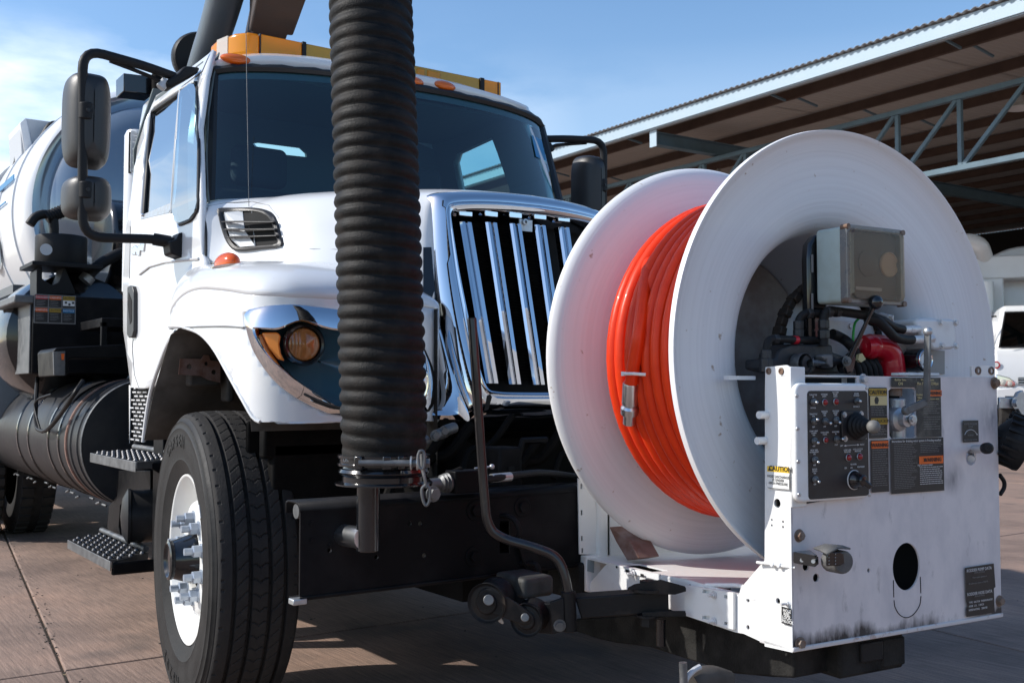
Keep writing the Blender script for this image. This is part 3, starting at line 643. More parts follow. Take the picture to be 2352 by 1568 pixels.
# fender-to-lower-panel seam
MB().tube([skin(*skin_uv(u, v)) + V((-.003, -.001, 0)) for u, v in ((392, 755), (420, 752), (460, 750), (520, 749), (562, 752))], .003, 6).build('seam', 'print_grey', truck)
# air intake grille in the hood side
VO = [(506, 480), (540, 478), (590, 478), (622, 487), (638, 508), (646, 540), (649, 566), (600, 573), (548, 577), (527, 558), (514, 525), (508, 500)]
VI = [(516, 488), (545, 486), (588, 485), (616, 494), (630, 512), (638, 540), (642, 560), (600, 565), (555, 569), (535, 552), (523, 522), (517, 503)]
vo = curve([hs(*p) for p in VO], 3, True); vi = curve([hs(*p) for p in VI], 3, True); vo.append(vo[0]); vi.append(vi[0])
vent = MB().grid([[p + V((.004, 0, 0)) for p in vo], [p - V((.010, 0, 0)) for p in vo], [(p + q) / 2 - V((.014, 0, 0)) for p, q in zip(vo, vi)], [p - V((.011, 0, 0)) for p in vi], [p - V((.003, 0, 0)) for p in vi]]).build('air_intake', 'mirror_plastic', truck, label='grey slatted air intake in the hood side')
vic = sum(vi[:-1], V()) / (len(vi) - 1); MB().grid([[hs(*qproj(p.lerp(vic, f)), .004) for p in vi] for f in (0, .25, .5, .75, .97)]).build('intake_back', 'void_black', vent, smooth=False)
MB().prism([hs(u, v, .0065) for u, v in ((517, 490), (560, 487), (562, 500), (566, 530), (590, 566), (556, 569), (535, 552), (523, 522))], (-.002, 0, 0)).build('intake_panel', 'grey_white', vent, smooth=False)
for (a, b) in (((516, 512), (640, 514)), ((522, 530), (643, 530)), ((530, 548), (646, 545))):
    MB().beam(hs(*a, .016), hs(*b, .016), .018, .005, up=(-.3, 0, 1))  .build('slat', 'mirror_plastic', vent, bevel=.002)
for (a, b) in (((582, 480), (590, 568)),): MB().beam(hs(*a, .009), hs(*b, .009), .004, .004).build('rib', 'grey_white', vent)
# side marker lamp on the fender
FB = hitter(rows_f)
def on_fender(u, v): return on(FB, u, v, 0)
ml = on_fender(522, 606)
mk = MB().ball((0, 0, 0), .062, 12, (.6, 1.3, .62))
mk.v = [ml + V((v.x, v.y, max(v.z, -.012))) for v in mk.v]; mk.build('marker_lamp', 'orange_lens', truck, label='orange teardrop marker lamp on the fender')
b = MB().ball((0, 0, 0), .072, 12, (.68, 1.75, .5)); b.v = [ml + V((v.x, v.y - .016, min(max(v.z, -.03), .001) - .012)) for v in b.v]; b.build('lamp_base', 'chrome', truck)
MB().ball(on_fender(604, 620) + V((.03, 0, -.004)), .014, 6, (1, 1, .4)).build('washer_jet', 'zinc', truck)
# ---------------------------------------------------------------- headlight
hl = empty('headlight', truck); hl['label'] = 'headlight in a pointed chrome bezel below the white fender'
ba = [skin(p.x, min(p.y, plan_at(p.x)[2] - .006)) for p in bo3] ; bb = [skin(p.x, p.y) for p in bi3]
nrm_ = [V((t.y, -t.x, 0)) for t in [plan_at(p.x)[1] for p in bo3]]
def ring(A, B, f, on, back): return [a.lerp(b, f) + n * on + V((0, back, 0)) for a, b, n in zip(A, B, nrm_)]
rows = [ring(ba, bb, 0, -.004, .01), ring(ba, bb, 0, .002, 0), ring(ba, bb, .08, .007, 0), ring(ba, bb, .35, .016, 0), ring(ba, bb, .7, .024, 0), ring(ba, bb, .93, .027, 0), ring(ba, bb, 1, .022, .0), ring(ba, bb, 1.01, -.004, .004)]
for r in rows: r.append(r[0])
MB().grid(rows).build('bezel', 'chrome', hl)
rows = [ring(ba, bb, 1, -.004, .004), ring(ba, bb, 1.06, 0, .03)]; ctr = sum(bb, V()) / len(bb)
inn = [V((p.x, p.y + .045, p.z)).lerp(V((ctr.x, 3.06, ctr.z)), .25) + V((0, .01, 0)) for p in bb]; rows.append(inn); rows.append([p.lerp(V((ctr.x, 3.085, ctr.z)), .6) for p in inn]); rows.append([p.lerp(V((ctr.x, 3.09, ctr.z)), .97) for p in inn])
for r in rows: r.append(r[0])
MB().grid(rows).add(rows[-1][:-1], [tuple(range(len(inn)))]).build('pocket', 'headlight_blue', hl)
lc = pt(696, 791, Y=3.005); fa = V((-.12, -1, 0)).normalized()
MB().lathe(lc, fa, [(.052, -.05), (.064, -.02), (.066, .012), (.06, .02), (.053, .018), (.051, .006)], 48).build('lamp_ring', 'black_gloss', hl)
MB().lathe(lc, fa, [(.053, 0), (.048, .012), (.03, .022), (.001, .027)], 40).build('lamp_lens', 'lens_amber_glass', hl)
for k in range(-4, 5):
    w = sqrt(max(.0001, .047 ** 2 - (k * .011) ** 2)); MB().tube([lc + V((k * .011, 0, -w)) + fa * .012, lc + V((k * .011, 0, 0)) + fa * (.027 - abs(k) * .002), lc + V((k * .011, 0, w)) + fa * .012], .0022, 6).build('lens_flute', 'lens_amber_glass', hl)
lc2 = pt(900, 850, Y=3.1); MB().lathe(lc2, (0, -1, 0), [(.07, 0), (.075, .03), (.065, .035), (.06, .02), (.001, .03)], 36).build('lamp_lens', 'clear_lens', hl)
ta = [(606, 764), (640, 763), (648, 772), (644, 790), (648, 812), (656, 830), (640, 824), (622, 800)]
MB().prism([skin(*skin_uv(u, v), off=.012) for u, v in ta], (.004, .02, 0)).build('turn_signal', 'turn_amber', hl, bevel=.006, seg=3)
# ---------------------------------------------------------------- chrome grille surround and bars
def yg(x, z): return 3.05 + .27 * (z - 1.15) + .08 * ((x - XC) / .5) ** 2
def gr3(u, v, o=0): p = solve(u, v, yg); return V((p.x, p.y - o, p.z))
GO = [(1262, 962), (1190, 962), (1130, 962), (1080, 955), (1048, 900), (1026, 830), (1008, 750), (996, 670), (988, 590), (984, 510), (983, 455), (992, 432), (1060, 428), (1150, 431), (1235, 437)]
GI = [(1262, 905), (1190, 905), (1133, 903), (1112, 893), (1096, 850), (1080, 780), (1064, 700), (1050, 630), (1040, 570), (1032, 520), (1031, 500), (1046, 492), (1090, 489), (1150, 491), (1218, 496)]
L_o = [gr3(*p) for p in GO]; L_i = [gr3(*p) for p in GI]
L_o[0].x = L_i[0].x = L_o[-1].x = L_i[-1].x = XC
L_o[-1].z = L_o[-2].z + .004; L_i[-1].z = L_i[-2].z + .002
oc = curve(L_o, 4); ic = curve(L_i, 4)
oc += [mir(p) for p in reversed(oc[:-1])]; ic += [mir(p) for p in reversed(ic[:-1])]
rows = []
for f, onn in ((-.06, -.09), (0, -.05), (.1, -.018), (.25, .006), (.45, .024), (.65, .032), (.735, .030), (.775, .022), (.81, .023), (.86, .030), (.93, .027), (1, .012), (1.0, -.06)):
    rows.append([a.lerp(b, f) + V((0, -onn, onn * .45)) for a, b in zip(oc, ic)])
for r in rows: r.append(r[0])
grille = empty('grille', truck)
MB().grid(rows).build('grille_surround', 'chrome', grille, label='polished chrome surround reflecting the sky')
# roll of the chrome over the hood top
top = [p for p in rows[1][:-1] if p.z > 1.8]
MB().grid([[p for p in top], [p + V((0, .03, .012)) for p in top], [p + V((0, .09, .018)) for p in top]]).build('hood_lip', 'white_paint', truck)
# chrome corner that runs down from the surround to the headlight
sk = [(976, 800), (985, 740), (1000, 800), (1020, 870), (1040, 925), (1062, 958), (1020, 962), (976, 962), (976, 920), (990, 930), (1002, 900)]
def cor(u, v): p = gr3(u, v); return p + V((0, -.035, 0))
cA = [cor(976, 938), cor(1004, 936), cor(1012, 900), cor(1000, 830), cor(984, 770)]; cB = [cor(976, 962), cor(1040, 962), cor(1066, 958), cor(1030, 860), cor(1000, 750)]
ca, cb = curve(cA, 5), curve(cB, 5)
MB().grid([[a.lerp(b, f) + V((0, -o, 0)) for a, b in zip(ca, cb)] for f, o in ((0, -.03), (0, 0), (.3, .012), (.6, .014), (1, 0), (1, -.03))]).build('chrome_corner', 'chrome', grille)
# black gloss strip beside the surround, a dark chrome reflection put into its colour
MB().grid([[gr3(972, v) + V((0, .0, 0)), gr3(u2, v) + V((0, -.006, 0))] for v, u2 in ((568, 989), (620, 993), (680, 999), (730, 1006), (770, 1014))]).build('dark_reflection', 'black_gloss', grille)
# back of the grille
MB().grid([[V((x, yg(x, z) + .09, z)) for x in [1.9 + i * .1 for i in range(10)]] for z in (1.0, 1.2, 1.4, 1.6, 1.82)]).build('radiator', 'void_black', grille)
fins = MB()
for k in range(54):
    z = 1.16 + k * .0115
    for xa, xb in ((1.99, 2.16), (2.165, 2.30), (2.31, 2.45)): fins.hexa([V((x, yg(x, z) + .072 + o, z + d)) for d in (0, .004) for x, o in ((xa, 0), (xb, 0), (xb, .012), (xa, .012))])
fins.build('radiator_fins', 'engine_dark', grille, kind='stuff', smooth=False)
for (u0, v0, u1, v1) in ((1057, 509, 1118, 880), (1116, 510, 1171, 882), (1172, 513, 1226, 883), (1229, 516, 1280, 882), (1284, 521, 1335, 884)):
    p, q = gr3(u0, v0), gr3(u1, v1); w = .047
    cs = [(0, .028), (0, .0), (.006, -.01), (.016, -.012), (.020, .0), (.021, .006), (.023, 0), (.026, -.014), (w - .004, -.013), (w, -.008), (w, .028)]
    rows = []
    for f in [i / 8 for i in range(9)]:
        b = p.lerp(q, f); b.y = yg(b.x, b.z) + .004; rows.append([b + V((x, y, 0)) for x, y in cs])
    bar = MB().grid(rows).add([rows[0][i] for i in range(len(cs))], [tuple(range(len(cs)))]).add(rows[-1], [tuple(range(len(cs)))]).build('grille_bar', 'chrome', grille, angle=25)
    c = p + V((w / 2, .008, .03)); MB().box(Fr(c), -.03, .028, -.012, .01, -.008, .014).build('bar_cap', 'chrome', grille, bevel=.002)
c = gr3(1208, 513); MB().box(Fr(c), -.03, .03, .0, .006, -.03, .014).build('badge_bracket', 'zinc', grille)
MB().lathe(c + V((-.006, -.002, .004)), (0, -1, 0), [(.012, 0), (.012, .006), (.006, .007), (.005, .0)], 16).build('badge_boss', 'zinc', grille)
# ---------------------------------------------------------------- bumper
BY = 2.64
bz = [(.585, 0), (.58, .02), (.575, .012), (.60, .0), (.79, .0), (.815, .012), (.826, .035), (.826, .07)]
bx0, bx1 = 1.16, 3.57
def bum(u, v, y=0): return pt(u, v, Y=BY + y)
hl_ = []
for u, v, r in ((765, 1252, 5), (975, 1244, 5)): p = bum(u, v); hl_.append(arcpts((p.x, p.z), r * .0012, 0, 2 * pi, 8)[:-1])
p = bum(872, 1219); 
hh = [[(p.x + .045, p.z + .03), (p.x - .0, p.z + .03), (p.x, p.z - .05), (p.x + .045, p.z - .05)]]
bp = plate([(bx0, .578), (bx1, .578), (bx1, .80), (bx0, .80)], [arcpts((bum(*q_).x, bum(*q_).z), .007, 0, 2 * pi, 10)[:-1] for q_ in ((695 + 12 + 50, 1310 - 47), (865, 1279), (974, 1275), (941, 1202), (965, 1202))] + [[(bum(1148, 1195).x, bum(1148, 1195).z), (bum(1172, 1195).x, bum(1172, 1195).z), (bum(1172, 1270).x, bum(1172, 1270).z), (bum(1148, 1270).x, bum(1148, 1270).z)]],
           lambda a, b: V((a, BY, b)), -.008, 'front_bumper', 'bumper_black', truck, smooth=False, cuts0=[bx0 + .2 * i for i in range(1, 12)])
MB().grid([[V((x, BY + dy, z)) for x in (bx0, 2, 2.8, bx1)] for z, dy in ((.80, 0), (.808, .002), (.818, .009), (.824, .02), (.826, .036), (.826, .085), (.82, .1), (.79, .1))]).build('bumper_top', 'bumper_black', truck, solid=.006)
MB().grid([[V((x, BY + dy, z)) for x in (bx0, 2, 2.8, bx1)] for z, dy in ((.578, 0), (.572, .003), (.569, .012), (.568, .07))]).build('bumper_foot', 'bumper_black', truck, solid=.006)
MB().cyl(V((bx0 - .0, BY + .03, .80)), V((bx0 + .012, BY + .03, .80)), .02, 16).build('bumper_end', 'zinc_dark', truck)
MB().box(G, bx0 - .02, bx0 + .02, BY - .005, BY + .03, .556, .572).build('bumper_end', 'zinc', truck, bevel=.003)
for u, v in ((1091, 1172), (1199, 1164), (1088, 1277)):
    MB().hexbolt(bum(u, v), (0, -1, 0), .017, .014).cyl(bum(u, v), bum(u, v) + V((0, -.004, 0)), .03, 20).build('bumper_bolt', 'bumper_black', truck, bevel=.002)
for u, v in ((716, 1200), (716, 1240), (758, 1252)): MB().hexbolt(bum(u, v) + V((0, -.001, 0)), (0, -1, 0), .006, .003).build('bumper_bolt', 'bumper_black', truck)
for (u, v), s in (((1160, 1190), 1), ((1205, 1285), -1)):       # tow hook loops
    c = bum(u, v); MB().tube(curve([c + V((-.02, .02, .01 * s)), c + V((.0, -.02, .008 * s)), c + V((.012, -.045, -.01)), c + V((.018, -.05, -.04)), c + V((.01, -.035, -.06)), c + V((0, .02, -.065))], 4), .011, 10, flat=.7).build('tow_hook', 'bumper_black', truck)
tg = bum(1210, 1272); 
plate([(-.045, .03), (.045, .035), (.02, -.035), (0, -.05), (-.02, -.035)], [arcpts((0, -.025), .009, 0, 2 * pi, 10)[:-1]], lambda a, b: tg + V((a, -.02, b)), .008, 'tow_eye', 'bumper_black', truck, smooth=False)
# hose peg welded to the bumper
pg = bum(790, 1228); MB().cyl(pg, pg + V((.0, -.12, .004)), .029, 24).build('peg_stub', 'bright_steel', truck, label='bare steel stub that carries the hose peg')
pt0 = pt(845, 1265, Y=2.525); pt1 = V((pt0.x, pt0.y, .90)); MB().cyl(pt0, pt1, .031, 24).build('hose_peg', 'black_gloss', truck, bevel=.003, label='upright black tube below the suction hose')
# chassis clutter behind the bumper
MB().box(G, 1.75, 1.87, 2.75, 12, .58, .83).box(G, 2.86, 2.98, 2.75, 12, .58, .83).build('chassis_rail', 'engine_dark', truck)
MB().box(G, 1.35, 3.4, 3.3, 3.35, .62, .95).box(G, 1.3, 3.45, 3.4, 3.42, .86, 1.02).build('crossmember', 'engine_dark', truck, bevel=.01)
b_ = pt(1150, 1060, Y=2.85)
MB().box(Fr(b_), -.045, .045, -.06, .05, -.13, .05).build('bracket_box', 'bumper_black', truck, bevel=.008)
MB().box(Fr(b_), -.012, .012, -.063, -.058, -.03, -.012).build('bracket_slot', 'void_black', truck)
MB().tube([pt(1185, 1190, Y=2.8), pt(1188, 1060, Y=2.8), pt(1200, 1012, Y=2.8), pt(1255, 1010, Y=2.8)], .012, 6).build('bracket_arm', 'bumper_black', truck)
v0 = pt(1040, 1108, Y=2.62)
vb = MB().box(Fr(v0), -.01, .1, -.03, .03, -.03, .035).build('valve_block', 'bumper_black', truck, bevel=.004)
MB().lathe(v0 + V((-.01, 0, 0)), (-1, 0, 0), [(.025, 0), (.03, .01), (.022, .014), (.028, .02), (.02, .024), (.025, .03), (.016, .036), (.016, .07)], 16).hexbolt(v0 + V((-.085, -.03, -.025)), (0, -1, 0), .016, .018).build('valve_fitting', 'zinc_dark', vb)
MB().tube(curve([pt(1118, 1100, Y=2.6), pt(1150, 1096, Y=2.6), pt(1240, 1085, Y=2.66), pt(1330, 1095, Y=2.75)], 4), .011, 10).build('hydraulic_hose', 'black_plastic', truck)
MB().cyl(pt(1128, 1098, Y=2.6), pt(1172, 1094, Y=2.61), .0135, 14).build('hose_ferrule', 'zinc', truck)
MB().tube([pt(1090, 1075, Y=2.6), pt(1128, 1071, Y=2.59)], .003, 6).ball(pt(1130, 1071, Y=2.59), .008, 6).build('valve_lever', 'zinc', truck)
for (a, b, r) in (((985, 1112), (1060, 1080), .013), ((1000, 1118), (1040, 1100), .012)):
    MB().tube([pt(*a, Y=2.64), pt(*b, Y=2.64)], r, 10).build('corrugated_loom', 'engine_dark', truck)
for (u, v) in ((1000, 1000), (1020, 990), (955, 1020)):
    q_ = pt(u, v, Y=2.9); MB().cyl(q_, q_ + V((.05, .02, .01)), .018, 10).hexbolt(q_, (-.3, -1, 0), .012, .015).build('engine_fitting', 'zinc_dark', truck)
MB().box(G, 1.6, 3.1, 3.55, 3.95, .75, 1.25).ball((1.75, 3.3, .9), .12, 8).ball((2.0, 3.2, .85), .1, 8).build('engine', 'engine_dark', truck, bevel=.03)
MB().box(G, 1.5, 3.25, 4.3, 7.6, .60, .66).box(G, 1.9, 2.85, 3.0, 4.3, .42, .5).build('underbody_light_block', 'engine_dark', truck)  # unseen plates added to block light under the truck
for i in range(9):
    a = V((1.5 + .13 * i, 3.0 + .03 * (i % 3), .75 + .03 * (i % 4))); MB().tube(curve([a, a + V((.05, .02, .08)), a + V((.12, .0, .1)), a + V((.2, -.02, .2))], 4), .012 + .004 * (i % 3), 8).build('engine_hose', 'engine_dark', truck)
MB().tube(curve([pt(404, 762, X=1.27), pt(385, 790, X=1.27), pt(366, 838, X=1.27), pt(347, 895, X=1.27), pt(337, 950, X=1.27), pt(329, 1014, X=1.27)], 4), .009, 8).build('arch_lip', 'white_paint', truck)
# inside of the wheel arch
ra = [[V((1.20 + t * .62, y, z)) for t in (0, .25, .5, .75, 1)] for y, z in ((4.24, .93), (4.12, 1.12), (3.92, 1.33), (3.62, 1.39), (3.35, 1.34), (3.15, 1.2), (3.1, 1.0))]
MB().grid(ra).build('arch_liner', 'arch_grey', truck, solid=.003)
MB().grid([[V((1.83, y, z)) for y in (3.05, 3.4, 3.8, 4.3)] for z in (.7, 1.0, 1.4)]).build('inner_wall', 'arch_grey', truck)
MB().box(G, 1.44, 1.47, 3.98, 4.06, 1.08, 1.30).box(G, 1.30, 1.42, 4.0, 4.06, 1.14, 1.36).build('arch_bracket', 'arch_grey', truck, bevel=.01)
fl = pt(462, 842, Y=3.98); 
plate([(-.085, -.03), (-.08, .03), (-.0, .03), (.01, .045), (.03, .045), (.035, .025), (.075, .02), (.075, -.06), (.03, -.05), (0, -.035)], [arcpts((-.045, 0), .011, 0, 2 * pi, 8)[:-1], arcpts((.02, .012), .008, 0, 2 * pi, 8)[:-1], arcpts((.05, -.02), .01, 0, 2 * pi, 8)[:-1]], lambda a, b: fl + V((a, 0, b)), .006, 'rusty_plate', 'rust_brown', truck, smooth=False)
MB().box(G, 1.32, 1.85, 3.3, 3.35, .9, 1.03).build('arch_flap', 'engine_dark', truck, bevel=.01)
# ---------------------------------------------------------------- cab
def Xs(z):
    for (a, b), (c, d) in zip(((.9, 1.345), (1.3, 1.362), (1.9, 1.37), (2.2, 1.40), (2.45, 1.465), (2.62, 1.53)), ((1.3, 1.362), (1.9, 1.37), (2.2, 1.40), (2.45, 1.465), (2.62, 1.53), (2.8, 1.66))):
        if z <= c: return b + (d - b) * (z - a) / (c - a)
    return 1.66
def sd(u, v, o=0): p = solve(u, v, lambda y, z: Xs(z), X=1.4); return V((p.x - o, p.y, p.z))
def s2(u, v): p = sd(u, v); return (p.y, p.z)
smap = lambda a, b: V((Xs(b), a, b))
WIN = [(322, 503), (329, 400), (338, 300), (343, 262), (352, 245), (412, 205), (440, 189), (449, 191), (453, 204), (457, 330), (457, 460), (451, 490), (438, 507), (414, 516), (402, 510), (396, 492), (394, 470), (362, 487)]
win = [s2(*p) for p in WIN]
OUT = [s2(300, 888), s2(322, 893), s2(345, 890), (4.62, 1.145), (4.45, 1.20), (4.27, 1.30), (4.12, 1.37), (4.02, 1.45), (4.03, 1.62), (4.085, 1.66), (4.10, 1.88), (4.17, 2.05), (4.27, 2.28), (4.36, 2.47), (4.44, 2.60)] + [s2(*p) for p in ((443, 164), (418, 180), (382, 206), (345, 227), (329, 242), (321, 290), (312, 370), (301, 450), (289, 540), (282, 640), (283, 760))]
cab = empty('cab', truck)
plate(OUT, [win], smap, .02, 'side_panel', 'white_paint', cab, cuts=[1.2 + .05 * i for i in range(30)], cuts0=[4.3, 4.5, 4.8, 5.0, 5.1])
plate([(a + .02, b) for a, b in OUT], [win], lambda a, b: V((Xs(b) + .035, a, b)), .005, 'door_lining', 'interior', cab, smooth=False)
# far side with the driver's window
dw = [(4.66, 2.48), (5.03, 2.46), (5.08, 2.42), (5.09, 2.0), (4.62, 1.97), (4.60, 2.2)]
OUT2 = [(max(a, 4.2 + .16 * (b - 1.6)) if b > 1.5 else a, b) for a, b in OUT]
plate(OUT2, [dw], lambda a, b: mir(smap(a, b)) - V((.125, 0, 0)), .005, 'door_lining', 'interior', cab, smooth=False, cuts=[1.2 + .1 * i for i in range(15)])
plate(OUT2, [dw], lambda a, b: mir(smap(a, b)) - V((.10, 0, 0)), -.02, 'side_panel', 'white_paint', cab, cuts=[1.2 + .1 * i for i in range(15)], label='far side panel seen through the windscreen')
MB().add([mir(smap(a, b)) - V((.09, 0, 0)) for a, b in dw], [tuple(range(len(dw)))]).build('side_window', 'rear_glass', cab)
# wall behind the seats
wl = [(.93, 1.14), (.95, 2.3), (.86, 2.62), (-.86, 2.62), (-.95, 2.3), (-.93, 1.14)]
rw = [(XC - .62, 1.98), (XC + .55, 1.98), (XC + .55, 2.36), (XC + .5, 2.41), (XC - .30, 2.42), (XC - .35, 2.38), (XC - .62, 2.3)]
plate([(XC + a, b) for a, b in wl], [[(pt(u, v, Y=5.25).x, pt(u, v, Y=5.25).z) for u, v in ((580, 329), (596, 327), (690, 339), (703, 351), (705, 361), (650, 355), (604, 350), (590, 342))]], lambda a, b: V((a, 5.25, b)), .02, 'rear_panel', 'interior', cab, smooth=False)
# door seams
def seam(L, r=.0035, mt='seal_black'): MB().tube([sd(u, v, .001) for u, v in L], r, 6).build('seam', mt, cab)
seam(((306, 660 + 120), (304, 800), (309, 860), (320, 893)), .002, 'print_grey')
seam(((300, 520), (298, 640)), .0015, 'print_grey')
MB().tube([sd(u, v, .004) for u, v in ((322, 630), (345, 612), (380, 602), (420, 598), (458, 594))], .005, 8).build('door_crease', 'white_paint', cab)
# window glass
dz = lambda L, o: [sd(u, v, o) for u, v in L]
GL1 = [(328, 496), (335, 400), (344, 300), (349, 256), (412, 215), (404, 330), (398, 430), (393, 468)]
wcut = [1.9 + .06 * i for i in range(13)]
plate([s2(*p) for p in GL1], [], lambda a, b: V((Xs(b) + .014, a, b)), 0, 'side_window', 'side_glass', cab, cuts=wcut, label='door window reflecting the sky')
GL2 = [(412, 214), (438, 192), (448, 194), (452, 206), (456, 330), (455, 462), (449, 487), (437, 503), (414, 512), (403, 506), (398, 490), (398, 430), (405, 320)]
vp = plate([s2(*p) for p in GL2], [], lambda a, b: V((Xs(b) - .006, a, b)), 0, 'vent_window', 'vent_glass', cab, cuts=wcut)
MB().tube(curve(dz([(449, 190), (454, 204), (458, 330), (457, 462), (451, 489), (438, 506), (414, 516)], .002), 4), .007, 8).build('vent_seal', 'seal_black', vp)
MB().tube(dz([(416, 207), (406, 320), (399, 430), (396, 490)], .004), .006, 8).build('vent_post', 'grey_white', vp)
MB().tube(curve(dz([(421, 198), (432, 222), (447, 240)], -.02), 4), .006, 6).build('strap', 'seal_black', cab)
MB().tube(dz([(326, 500), (333, 400), (342, 300), (347, 256), (411, 212)], -.008), .009, 8).build('window_seal', 'seal_black', cab)
MB().add(dz([(323, 504), (327, 494), (393, 466), (393, 480), (388, 489)], .002), [(0, 1, 2, 3, 4)]).build('window_sill', 'zinc', cab, smooth=False)
MB().ball(sd(331, 494, .006), .008, 6).build('sill_bolt', 'chrome', cab)
# door handle and badge
hp = [s2(u, v) for u, v in ((301, 660), (306, 656), (313, 658), (316, 670), (316, 760), (312, 775), (304, 776), (300, 768))]
dh = MB().prism([V((Xs(b) - .018, a, b)) for a, b in hp], (.02, 0, 0)).build('door_handle', 'mirror_plastic', cab, bevel=.004)
hp2 = [s2(u, v) for u, v in ((305, 672), (312, 690), (312, 738), (308, 745), (303, 700))]
MB().prism([V((Xs(b) - .0195, a, b)) for a, b in hp2], (.002, 0, 0)).build('handle_recess', 'void_black', dh)
bd = MB()
for k in range(9): p = sd(306 + k * 3.2, 577 - k * 1.4 + (6 if k in (4, 5) else 0), .004); bd.obox(p, (.003, 0, 0), (0, .014, .004), (0, -.004, .014 + .004 * (k % 3)))
bd.build('door_badge', 'chrome', cab, bevel=.002)
# perforated grille strips at the back corner of the cab
def perf(u0, v0, u1, v1, y0, nm):
    a, b = pt(u0, v0, Y=y0), pt(u1, v1, Y=y0); W_, Hh = b.x - a.x, a.z - b.z; hs_ = []
    r = int(Hh / .017); cn = max(2, int(W_ / .034))
    for i in range(r):
        for j in range(cn):
            x = .006 + j * W_ / cn + (.5 * W_ / cn if i % 2 else 0)
            if x + W_ / cn * .7 > W_: continue
            z = .01 + i * Hh / r; hs_.append([(x, z), (x + W_ / cn * .66, z), (x + W_ / cn * .66, z + Hh / r * .38), (x, z + Hh / r * .38)])
    plate([(0, 0), (W_, 0), (W_, Hh), (0, Hh)], hs_, lambda p, q_: V((a.x + p, y0, b.z + q_)), .004, nm, 'white_paint', cab, smooth=False)
    MB().box(G, a.x, b.x, y0 + .03, y0 + .04, b.z, a.z).build('perforated_back', 'void_black', cab, smooth=False)
def perf_side(L, x, nm):
    q_ = [(pt(u, v, X=x).y, pt(u, v, X=x).z) for u, v in L]; ya, yb = min(a for a, b in q_), max(a for a, b in q_); za, zb_ = min(b for a, b in q_), max(b for a, b in q_); hs_ = []
    y_at = lambda z: q_[0][0] + (q_[3][0] - q_[0][0]) * (z - q_[0][1]) / (q_[3][1] - q_[0][1]); y_b = lambda z: q_[1][0] + (q_[2][0] - q_[1][0]) * (z - q_[1][1]) / (q_[2][1] - q_[1][1])
    r = int((zb_ - za) / .0175)
    for i in range(1, r):
        z = za + i * (zb_ - za) / r; lo, hi = sorted((y_at(z), y_b(z))); cn = int((hi - lo) / .085)
        for j in range(cn):
            y = lo + .012 + j * .085 + (.042 if i % 2 else 0)
            if y + .06 < hi: hs_.append([(y, z), (y + .058, z), (y + .058, z + .0065), (y, z + .0065)])
    plate(q_, hs_, lambda a, b: V((x, a, b)), .003, nm, 'white_paint', cab, smooth=False)
    MB().add([V((x + .02, a, b)) for a, b in q_], [(0, 1, 2, 3)]).build('perforated_back', 'void_black', cab, smooth=False)
perf_side(((297, 1018), (327, 1012), (346, 890), (296, 884)), 1.385, 'perforated_panel')
perf(301, 300, 330, 398, 5.34, 'perforated_panel')
MB().lathe(pt(318, 400, Y=5.42) * 1, (0, 0, 1), [(.07, -.6), (.07, .19), (.06, .215), (.001, .22)], 28).build('exhaust_guard', 'white_paint', truck)
# windscreen
yT = lambda x, z=0: 4.21 + .21 * min(1.3, abs((x - XC) / .86)) ** 2.6
yB = lambda x, z=0: 3.99 + .2 * min(1.3, abs((x - XC) / .93)) ** 2.6
def oT(u, v, o=0): p = solve(u, v, lambda x, z: yT(x)); return V((p.x, p.y - o, p.z))
TOPU = [(495, 169), (520, 165), (560, 163), (632, 164), (700, 168), (762, 174), (860, 189), (956, 207), (1025, 219), (1090, 233), (1150, 248), (1200, 265), (1228, 279), (1242, 291)]
tp = curve([oT(*p) for p in TOPU], 3)
xa, xb = XC - .925, XC + .925; n = len(tp); bt_ = [V((xa + (xb - xa) * (p.x - tp[0].x) / (tp[-1].x - tp[0].x), 0, 1.86)) for p in tp]
for p in bt_: p.y = yB(p.x)
ws = [[a.lerp(b, f) for a, b in zip(tp, bt_)] for f in [i / 6 for i in range(7)]]
MB().grid(ws).build('windscreen', 'wind_glass', cab, nrm=False)
# shade band and black seal all round
MB().grid([[a.lerp(b, f) + V((0, .004, 0)) for a, b in zip(tp, bt_)] for f in (0, .06)]).build('shade_band', 'interior', cab, nrm=False)
def seal(f, w, up): 
    L = [r[0] for r in ws]; return L
sT = [p + V((0, -.012, .0)) for p in tp]
SEALU = [(483, 156), (520, 151), (560, 149), (620, 150), (700, 156), (762, 163), (860, 179), (956, 195), (1030, 209), (1090, 222), (1150, 237), (1205, 255), (1234, 270), (1250, 292)]
st = curve([oT(u, v, .006) for u, v in SEALU], 3)
lead = [p + V((0, -.006, .003 * sin(i * 2.1))) for i, p in enumerate(st)]
MB().grid([[p + V((0, .02, .0)) for p in st], lead, [a.lerp(b, .5) + V((0, -.016, 0)) for a, b in zip(st, tp)], [p + V((0, -.01, -.004)) for p in tp], [p + V((0, .01, -.006)) for p in tp]]).build('windscreen_seal', 'seal_black', cab)
